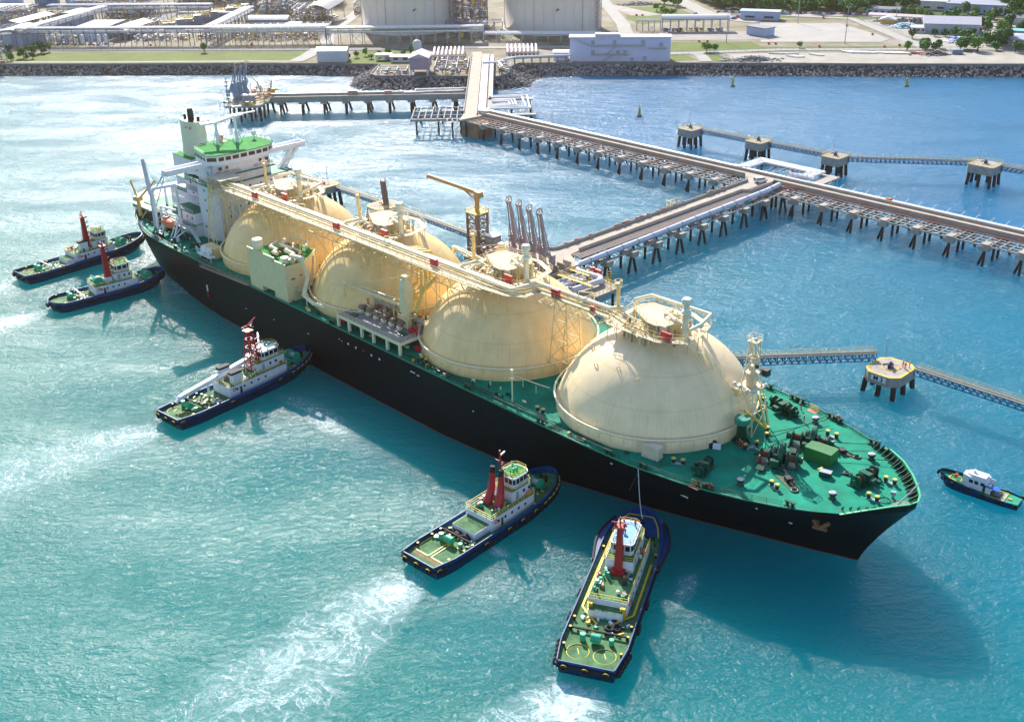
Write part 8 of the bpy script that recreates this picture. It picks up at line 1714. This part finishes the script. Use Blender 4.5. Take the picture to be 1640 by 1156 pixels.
def heap(name, label, x, y, sx, sy, n, cols, smin=.5, smax=1.6, h=2.2):
    m = MB()
    for k in range(n):
        a, b = rn.gauss(0, .4), rn.gauss(0, .4); z = max(0, h * (1 - a * a * 2 - b * b * 2)) * rn.random(); m.m(rn.randrange(len(cols))); m.cb((a * sx, b * sy, z + .3), (rn.uniform(smin, smax), rn.uniform(smin, smax), rn.uniform(.3, 1)), rn.random() * 3)
    o = m.build(name, cols, None, (x, y, GZ)); tag(o, label, 'heap'); stuff(o)
heap('rubble_heap', 'pale heap of broken rock behind the seawall', 138, 626, 16, 6, 420, [mat('grey_rock', (.2, .185, .185)), mat('pale_rock', (.36, .33, .32)), LGREY]); heap('scrap_heap', 'brown scrap and rubble heap near the container', 243, 631, 10, 3, 240, [RUSTM, mat('pale_rock', (.36, .33, .32)), DARK, LGREY]); heap('scrap_heap', 'heap of blue and white tarpaulins beside the warehouse', 272, 672, 9, 6, 200, [mat('tarp_blue', (.03, .14, .55), .6), WHITE2, WWHITE], 1, 3, 2.5); heap('scrap_heap', 'jumble of blue and white covers behind the warehouse', 258, 728, 10, 10, 240, [mat('tarp_blue', (.03, .14, .55), .6), WHITE2, WWHITE, LGREY, mat('tarp_teal', (.05, .4, .42))], 1, 3, 2.5)
heap('rubble_heap', 'low stone heap at the top edge behind the dry field', 100, 852, 20, 5, 200, [LGREY, mat('pale_rock', (.36, .33, .32))])
# parked vehicles, simple but with cabin and wheels
cols = [mat('car_white', (.75, .75, .78), .3), mat('car_silver', (.42, .44, .48), .3, metal=.4), mat('car_dark', (.04, .045, .06), .3), mat('car_blue', (.03, .12, .40), .3), mat('car_red', (.45, .04, .04), .3)]
def car(x, y, rz, c, label, group='parked cars behind the yards', s=1.0):
    t = thing('parked_car', label, 'car', (x, y, GZ + .1), rz, group); t.scale = (s, s, s); b = MB(); b.bx(-2.1, 2.1, -.88, .88, .35, .95); b.add([(-1.6, -.8, .95), (1.1, -.8, .95), (1.1, .8, .95), (-1.6, .8, .95), (-1.1, -.68, 1.5), (.5, -.68, 1.5), (.5, .68, 1.5), (-1.1, .68, 1.5)], [(0, 1, 5, 4), (1, 2, 6, 5), (2, 3, 7, 6), (3, 0, 4, 7), (4, 5, 6, 7)], False); b.build('body', c, t)
    g = MB()
    for s_ in (-1, 1): g.add([(-1.35, s_ * .79, 1.0), (.9, s_ * .79, 1.0), (.45, s_ * .7, 1.42), (-1.05, s_ * .7, 1.42)], [(0, 1, 2, 3) if s_ < 0 else (3, 2, 1, 0)])
    g.build('window', GLASS, t)
    for xx in (-1.35, 1.35):
        for s_ in (-1, 1): w = MB(); w.tube((xx, s_ * .72, .34), (xx, s_ * .92, .34), .34, n=10); w.build('wheel', BLACK, t)
names = ['white', 'silver', 'dark', 'blue', 'red']
for k, (x, y) in enumerate(((146, 778), (151, 776), (156, 774), (160, 780), (196, 796), (206, 793), (216, 790), (226, 787), (236, 784))):
    q = (0, 1, 3, 4, 0, 2, 1, 3, 2)[k]; car(x, y, R_(20 + 13 * k), cols[q], '%s car parked %s' % (names[q], ['at the office road bend', 'next beside the white one at the bend', 'third along at the office road bend', 'behind the others at the bend', 'at the left end of the forest edge row', 'second along the forest edge row', 'middle of the forest edge row', 'fourth along the forest edge row', 'at the right end of the forest edge row'][k]), s=1.1)
for x, y, c, l in ((288, 715, (.45, .22, .1), 'brown digger parked behind the warehouse'), (297, 709, (.2, .12, .14), 'dark digger parked right of the brown one')):
    t = thing('digger', l, 'digger', (x, y, GZ), .5); m = MB(); m.cb((0, 0, 1.6), (4, 2.6, 1.6)); m.cb((-.6, 0, 2.9), (1.6, 1.6, 1.4)); m.bar((1.6, 0, 2), (4.6, 0, 4.4), .5); m.bar((4.6, 0, 4.4), (6.4, 0, 1.6), .4); m.build('cab', mat('digger_' + l.split()[0], c, .6), t); m = MB(); m.cb((0, -1.2, .5), (4.4, .6, 1)); m.cb((0, 1.2, .5), (4.4, .6, 1)); m.build('track', BLACK, t)
# fences, kerbs and small red hydrant boxes
def fence(label, pts, h=2.4, m_=None, name='fence'):
    m = MB(); m.rail([(x, y, GZ) for x, y in pts], h, .1, 3.5, 3); o = m.build(name, m_ or GREY); tag(o, label, 'fence')
fence('wire fence between the left lawn and the plant road', [(-330, 704), (-240, 695.5), (-160, 686.5), (-120, 685)]); fence('wire fence along the seawall road on the right', [(95, 646), (160, 651), (245, 644.5), (330, 636)]); fence('wire fence slanting between yard and warehouse', [(249, 655), (246, 700), (241, 760)]); fence('wire fence around the rubble strip', [(118, 650), (128, 622)])
m = MB(); P = [(150, 806), (179, 798.6), (244, 783), (336, 739), (420, 696)]; k = 0
for a, b in zip(P, P[1:]):
    a, b = Vector(a), Vector(b); n = int((b - a).length / 2.4)
    for i in range(n): u, v = a.lerp(b, i / n), a.lerp(b, (i + 1) / n); m.m(i % 2).bar((u.x, u.y, GZ + .7), (v.x, v.y, GZ + .7), .4, 1.4)
tag(m.build('striped_barrier', [mat('kerb_red', (.5, .12, .1)), WHITE2]), 'long red and white striped barrier along the forest road', 'barrier')
for k, (x, y) in enumerate(((-259, 716), (-262, 716.4), (-225, 713), (-160, 708), (118, 687), (123, 686.6), (158, 675), (162, 674.6), (185, 662), (222, 657), (232, 661), (228, 700), (222, 735), (216, 770), (180, 776), (92, 798), (96, 797), (-190, 790))):
    t = thing('hydrant_box', 'small red fire hydrant box standing on the plant ground', 'hydrant', (x, y, GZ), 0, 'red hydrant boxes'); m = MB(); m.bx(-.5, .5, -.4, .4, .1, 1.2); m.tube((.9, 0, 0), (.9, 0, 1.0), .15, n=6); m.bx(-.6, .6, -.5, .5, 1.2, 1.3); m.build('box', REDB, t)
# ------------------------------------------------------------------ trees
def leaf_mat(name, c):
    m = bpy.data.materials.new(name); m.use_nodes = True; nt = m.node_tree; b = nt.nodes["Principled BSDF"]; N = nt.nodes.new; Lk = nt.links.new; b.inputs["Roughness"].default_value = .7
    g = N("ShaderNodeNewGeometry"); r = N("ShaderNodeMapRange"); r.inputs[3].default_value = .55; r.inputs[4].default_value = 1.5; Lk(g.outputs["Random Per Island"], r.inputs[0])
    mx = N("ShaderNodeMix"); mx.data_type = 'RGBA'; mx.blend_type = 'MULTIPLY'; mx.inputs[0].default_value = 1; mx.inputs[6].default_value = lin(c); Lk(r.outputs[0], mx.inputs[7]); Lk(mx.outputs[2], b.inputs["Base Color"]); return m
LEAF = [leaf_mat('leaf_mid', (.025, .15, .010)), leaf_mat('leaf_dark', (.010, .095, .014)), leaf_mat('leaf_pale', (.075, .21, .015))]
BARK = mat('bark', (.10, .07, .05), .9)
def crown_mb(rn, R, H, n, ls=.5, lobes=7):
    m = MB(); L = [(0, 0, H * .62, R * .7)] + [(rn.uniform(-.55, .55) * R, rn.uniform(-.55, .55) * R, H * rn.uniform(.4, .85), R * rn.uniform(.32, .55)) for _ in range(lobes)]
    for k in range(n):
        c = rn.choice(L); v = Vector((rn.gauss(0, 1), rn.gauss(0, 1), rn.gauss(0, 1) * .8 + .25)).normalized() * c[3] * rn.uniform(.72, 1.06); p = Vector(c[:3]) + v; nrm = (v.normalized() + Vector((rn.gauss(0, .5), rn.gauss(0, .5), rn.gauss(0, .5)))).normalized(); a = nrm.orthogonal().normalized(); b = nrm.cross(a); s = ls * rn.uniform(.6, 1.3)
        m.add([p - a * s, p - b * s * .7, p + a * s, p + b * s * .7], [(0, 1, 2, 3)])
    return m
_tm = {}
def tree(x, y, R, H, kind, label, group, name='broadleaf_tree'):
    rn = random.Random(int(x * 13 + y * 7)); T = thing(name, label, 'tree', (x, y, GZ), 0, group); key = (kind, int(R), rn.randrange(2))
    if key not in _tm:
        q = random.Random(hash(key) & 255); m = crown_mb(q, R, H, int(240 + R * R * 26), .30 + R * .05); _tm[key] = (m, R, H)
    if isinstance(_tm[key][0], MB):
        o = _tm[key][0].build('crown', LEAF[kind], T); _tm[key] = (o.data, R, H)
    else: o = bpy.data.objects.new('crown', _tm[key][0]); COL.objects.link(o); o.parent = T
    o.scale = (R / _tm[key][1], R / _tm[key][1], H / _tm[key][2]); o.rotation_euler[2] = rn.random() * 6
    t = MB(); t.tube((0, 0, -.2), (.1, 0, H * .5), .09 * R, .05 * R, 7)
    for k in range(4): a = k * 1.6 + .3; t.tube((.05, 0, H * .3), (R * .45 * math.cos(a), R * .45 * math.sin(a), H * .62), .045 * R, .02 * R, 5)
    t.build('trunk', BARK, T); return T
G1 = 'trees on the right shore'
RT = [(248, 686, 3.2, 5.5, 1, 'round dark tree at the left of the warehouse yard'), (230, 642, 2.6, 6.5, 2, 'thin pale tree beside the sand at the road corner'), (240, 640, 4.0, 6.5, 0, 'bushy tree above the striped barriers'), (246, 641, 3.2, 5, 1, 'low tree right of the striped barriers'), (243.5, 652, 3.4, 6, 0, 'tree behind the striped barriers'), (252, 651, 3, 5, 1, 'round tree left of the container'), (262, 645, 4.6, 7, 0, 'tree behind the container'), (270, 640, 5.6, 8.5, 2, 'large bright green tree right of the container'), (267, 650, 4, 7.5, 1, 'dark tree behind the large bright one'), (281, 641, 2.8, 4.5, 0, 'small tree at the bend of the seawall road'), (288, 652, 6.6, 10, 1, 'biggest dark tree in front of the long halls'), (283, 660, 4.5, 8, 0, 'tree joining the biggest dark tree'), (289, 634, 4.4, 6.5, 1, 'round dark tree at the right end of the sand'), (276, 678, 3.2, 5, 0, 'tree beside the blue tarpaulin heap'), (282, 684, 4, 6, 1, 'tree at the right end of the warehouse'), (270, 690, 3, 4.6, 1, 'dark shrub tree before the warehouse wall'), (276, 691, 3, 4.6, 0, 'second shrub tree before the warehouse wall'), (264, 692, 2.8, 4.2, 1, 'leftmost shrub tree before the warehouse wall'), (287, 700, 4, 6.5, 1, 'tree behind the right gable of the warehouse'), (117, 653, 3.4, 6, 2, 'pale bush tree near the lavender hall, left one'), (121.5, 653, 2.6, 5, 2, 'pale bush tree near the lavender hall, right one'), (312, 770, 4.5, 9, 0, 'tree in front of the white office block'), (318, 766, 3.6, 7, 2, 'yellowish tree in front of the white office block'), (322, 700, 5, 7, 1, 'dark tree at the right edge road'), (173, 660, 2.2, 4.5, 2, 'thin pale shrub at the left end of the seawall road')]
for a in RT: tree(*a, G1)
_w = ['beside the forest road', 'behind the warehouse', 'between warehouse and road', 'next to the white office block', 'near the teal roof']
_k = ['dark', 'bright', 'pale']
for k, (x, y) in enumerate(((262, 762), (270, 757), (279, 752), (290, 745), (300, 738), (312, 730), (322, 724), (300, 756), (310, 751), (322, 745), (334, 738), (294, 726), (302, 718), (298, 700), (306, 694), (314, 706), (326, 690), (334, 668), (276, 735), (284, 730))):
    tree(x, y, 3.4 + (k * 7 % 5) * .5, 6 + (k * 3 % 4), (1, 0, 2)[k % 3], '%s green tree %s' % (_k[k % 3], _w[0 if k < 7 else 3 if k < 11 else 1 if k < 13 else 4 if k < 18 else 2]), 'trees around the right yards')
LT = [(-309, 700, 2.6, 4.5, 1), (-295, 668, 2.8, 4.6, 0), (-290.5, 676, 3.4, 5.8, 0), (-296, 697, 2.4, 4, 0), (-289, 688, 3.2, 5.6, 0), (-287, 694, 3.6, 6.2, 1), (-286.5, 671, 1.6, 3.2, 1), (-284.5, 674, 2.0, 4, 1), (-283, 697, 2.0, 6.5, 2), (-283.5, 690, 2.2, 3.6, 1), (-184, 685, 2.8, 6, 2)]
LL = ['tree beside the slanting rack at the far left', 'round tree close to the left seawall', 'broad round tree on the left lawn', 'small tree at the back of the left grove', 'largest tree in the middle of the left grove', 'dark tree at the back of the left grove', 'smallest bush tree near the white track', 'dark bush tree right of the smallest one', 'slim pale tree right of the left grove', 'low dark tree at the right of the left grove', 'lone oval tree beside the plant road']
for a, l in zip(LT, LL): tree(*a, l, 'trees on the left lawn')
MT = [(109, 818, 3.5, 6), (111, 806, 3.6, 6), (112.6, 797, 3.8, 6), (116.5, 795, 3.4, 5), (119, 852, 4, 7), (125, 848, 4.4, 7.5), (127, 838, 4.6, 8), (130, 776, 2.4, 5)]
ML = ['olive tree at the left end of the short row behind the truck shed', 'second olive tree in the short row behind the truck shed', 'third olive tree in the short row behind the truck shed', 'olive tree at the right end of the short row behind the truck shed', 'left tree of the trio at the top edge', 'middle tree of the trio at the top edge', 'right tree of the trio at the top edge', 'small tree behind the truck shed roof']
for a, l in zip(MT, ML): tree(a[0], a[1], a[2], a[3], 2 if a[1] < 830 else 0, l, 'trees behind the truck shed')
PT = [(-92 + 4.5 * k, 652 + (k % 3) * 5, 1.8 + .5 * (k % 2), 3 + (k % 3), 2) for k in range(9)]
for k, a in enumerate(PT): tree(*a, ['low yellow green shrub left of the huts, one of a loose row'][0], 'yellow green shrubs by the huts', 'shrub')
def forest():
    rn = random.Random(99); m = MB(); poly = [(141, 885), (158, 810), (200, 796), (248, 784), (262, 796), (290, 790), (345, 752), (420, 715), (470, 760), (470, 960), (300, 1010), (150, 1010)]
    def inside(x, y):
        c = False; n = len(poly)
        for i in range(n):
            a, b = poly[i], poly[(i + 1) % n]
            if (a[1] > y) != (b[1] > y) and x < (b[0] - a[0]) * (y - a[1]) / (b[1] - a[1]) + a[0]: c = not c
        return c
    clear = [(305, 340, 766, 812), (290, 310, 790, 820), (356, 404, 786, 836), (264, 280, 824, 838)]; mats = LEAF
    n = 0
    while n < 900:
        x, y = rn.uniform(140, 430), rn.uniform(715, 880)
        if not inside(x, y) or any(a - 3 < x < b + 3 and c - 3 < y < d + 3 for a, b, c, d in clear): continue
        n += 1; R = rn.uniform(3.0, 6.0); H = rn.uniform(7, 14); kd = rn.choice((0, 1, 1, 0, 2)); m.cm = kd
        L = [(x, y, GZ + H - R * .9, R * .8)] + [(x + rn.uniform(-.6, .6) * R, y + rn.uniform(-.6, .6) * R, GZ + H * rn.uniform(.45, .8), R * rn.uniform(.35, .55)) for _ in range(4)]
        for k in range(int(R * R * 9) + 60):
            c = rn.choice(L); v = Vector((rn.gauss(0, 1), rn.gauss(0, 1), abs(rn.gauss(0, 1)) * .9)).normalized() * c[3] * rn.uniform(.75, 1.05); p = Vector(c[:3]) + v; nr = (v.normalized() + Vector((rn.gauss(0, .45), rn.gauss(0, .45), rn.gauss(0, .45)))).normalized(); a = nr.orthogonal().normalized(); b = nr.cross(a); s = rn.uniform(.45, 1.0); m.add([p - a * s, p - b * s * .7, p + a * s, p + b * s * .7], [(0, 1, 2, 3)])
    o = m.build('forest', LEAF); tag(o, 'dense green wood filling the top right corner', 'wood'); stuff(o)
    f = sheet('ground', [(141, 885), (160, 812), (250, 790), (345, 752), (470, 712), (900, 700), (900, 1300), (150, 1300)], mat('forest_floor', (.012, .06, .010), .95, var=.4, scale=.05), 2)
forest()
# ------------------------------------------------------------------ warm lens flare glow, imitated by an added volume of haze
hz = bpy.data.materials.new('flare_glow_air'); hz.use_nodes = True; hn = hz.node_tree; hn.nodes.remove(hn.nodes["Principled BSDF"])
pv = hn.nodes.new("ShaderNodeVolumePrincipled"); pv.inputs["Density"].default_value = .00006; pv.inputs["Anisotropy"].default_value = .78; pv.inputs["Color"].default_value = (1, .82, .64, 1)
hn.links.new(pv.outputs[0], hn.nodes["Material Output"].inputs["Volume"])
hb = MB(); hb.bx(-1500, 1500, -420, 2500, -5, 150); stuff(hb.build('flare_haze', hz))
scene.cycles.volume_bounces = 0
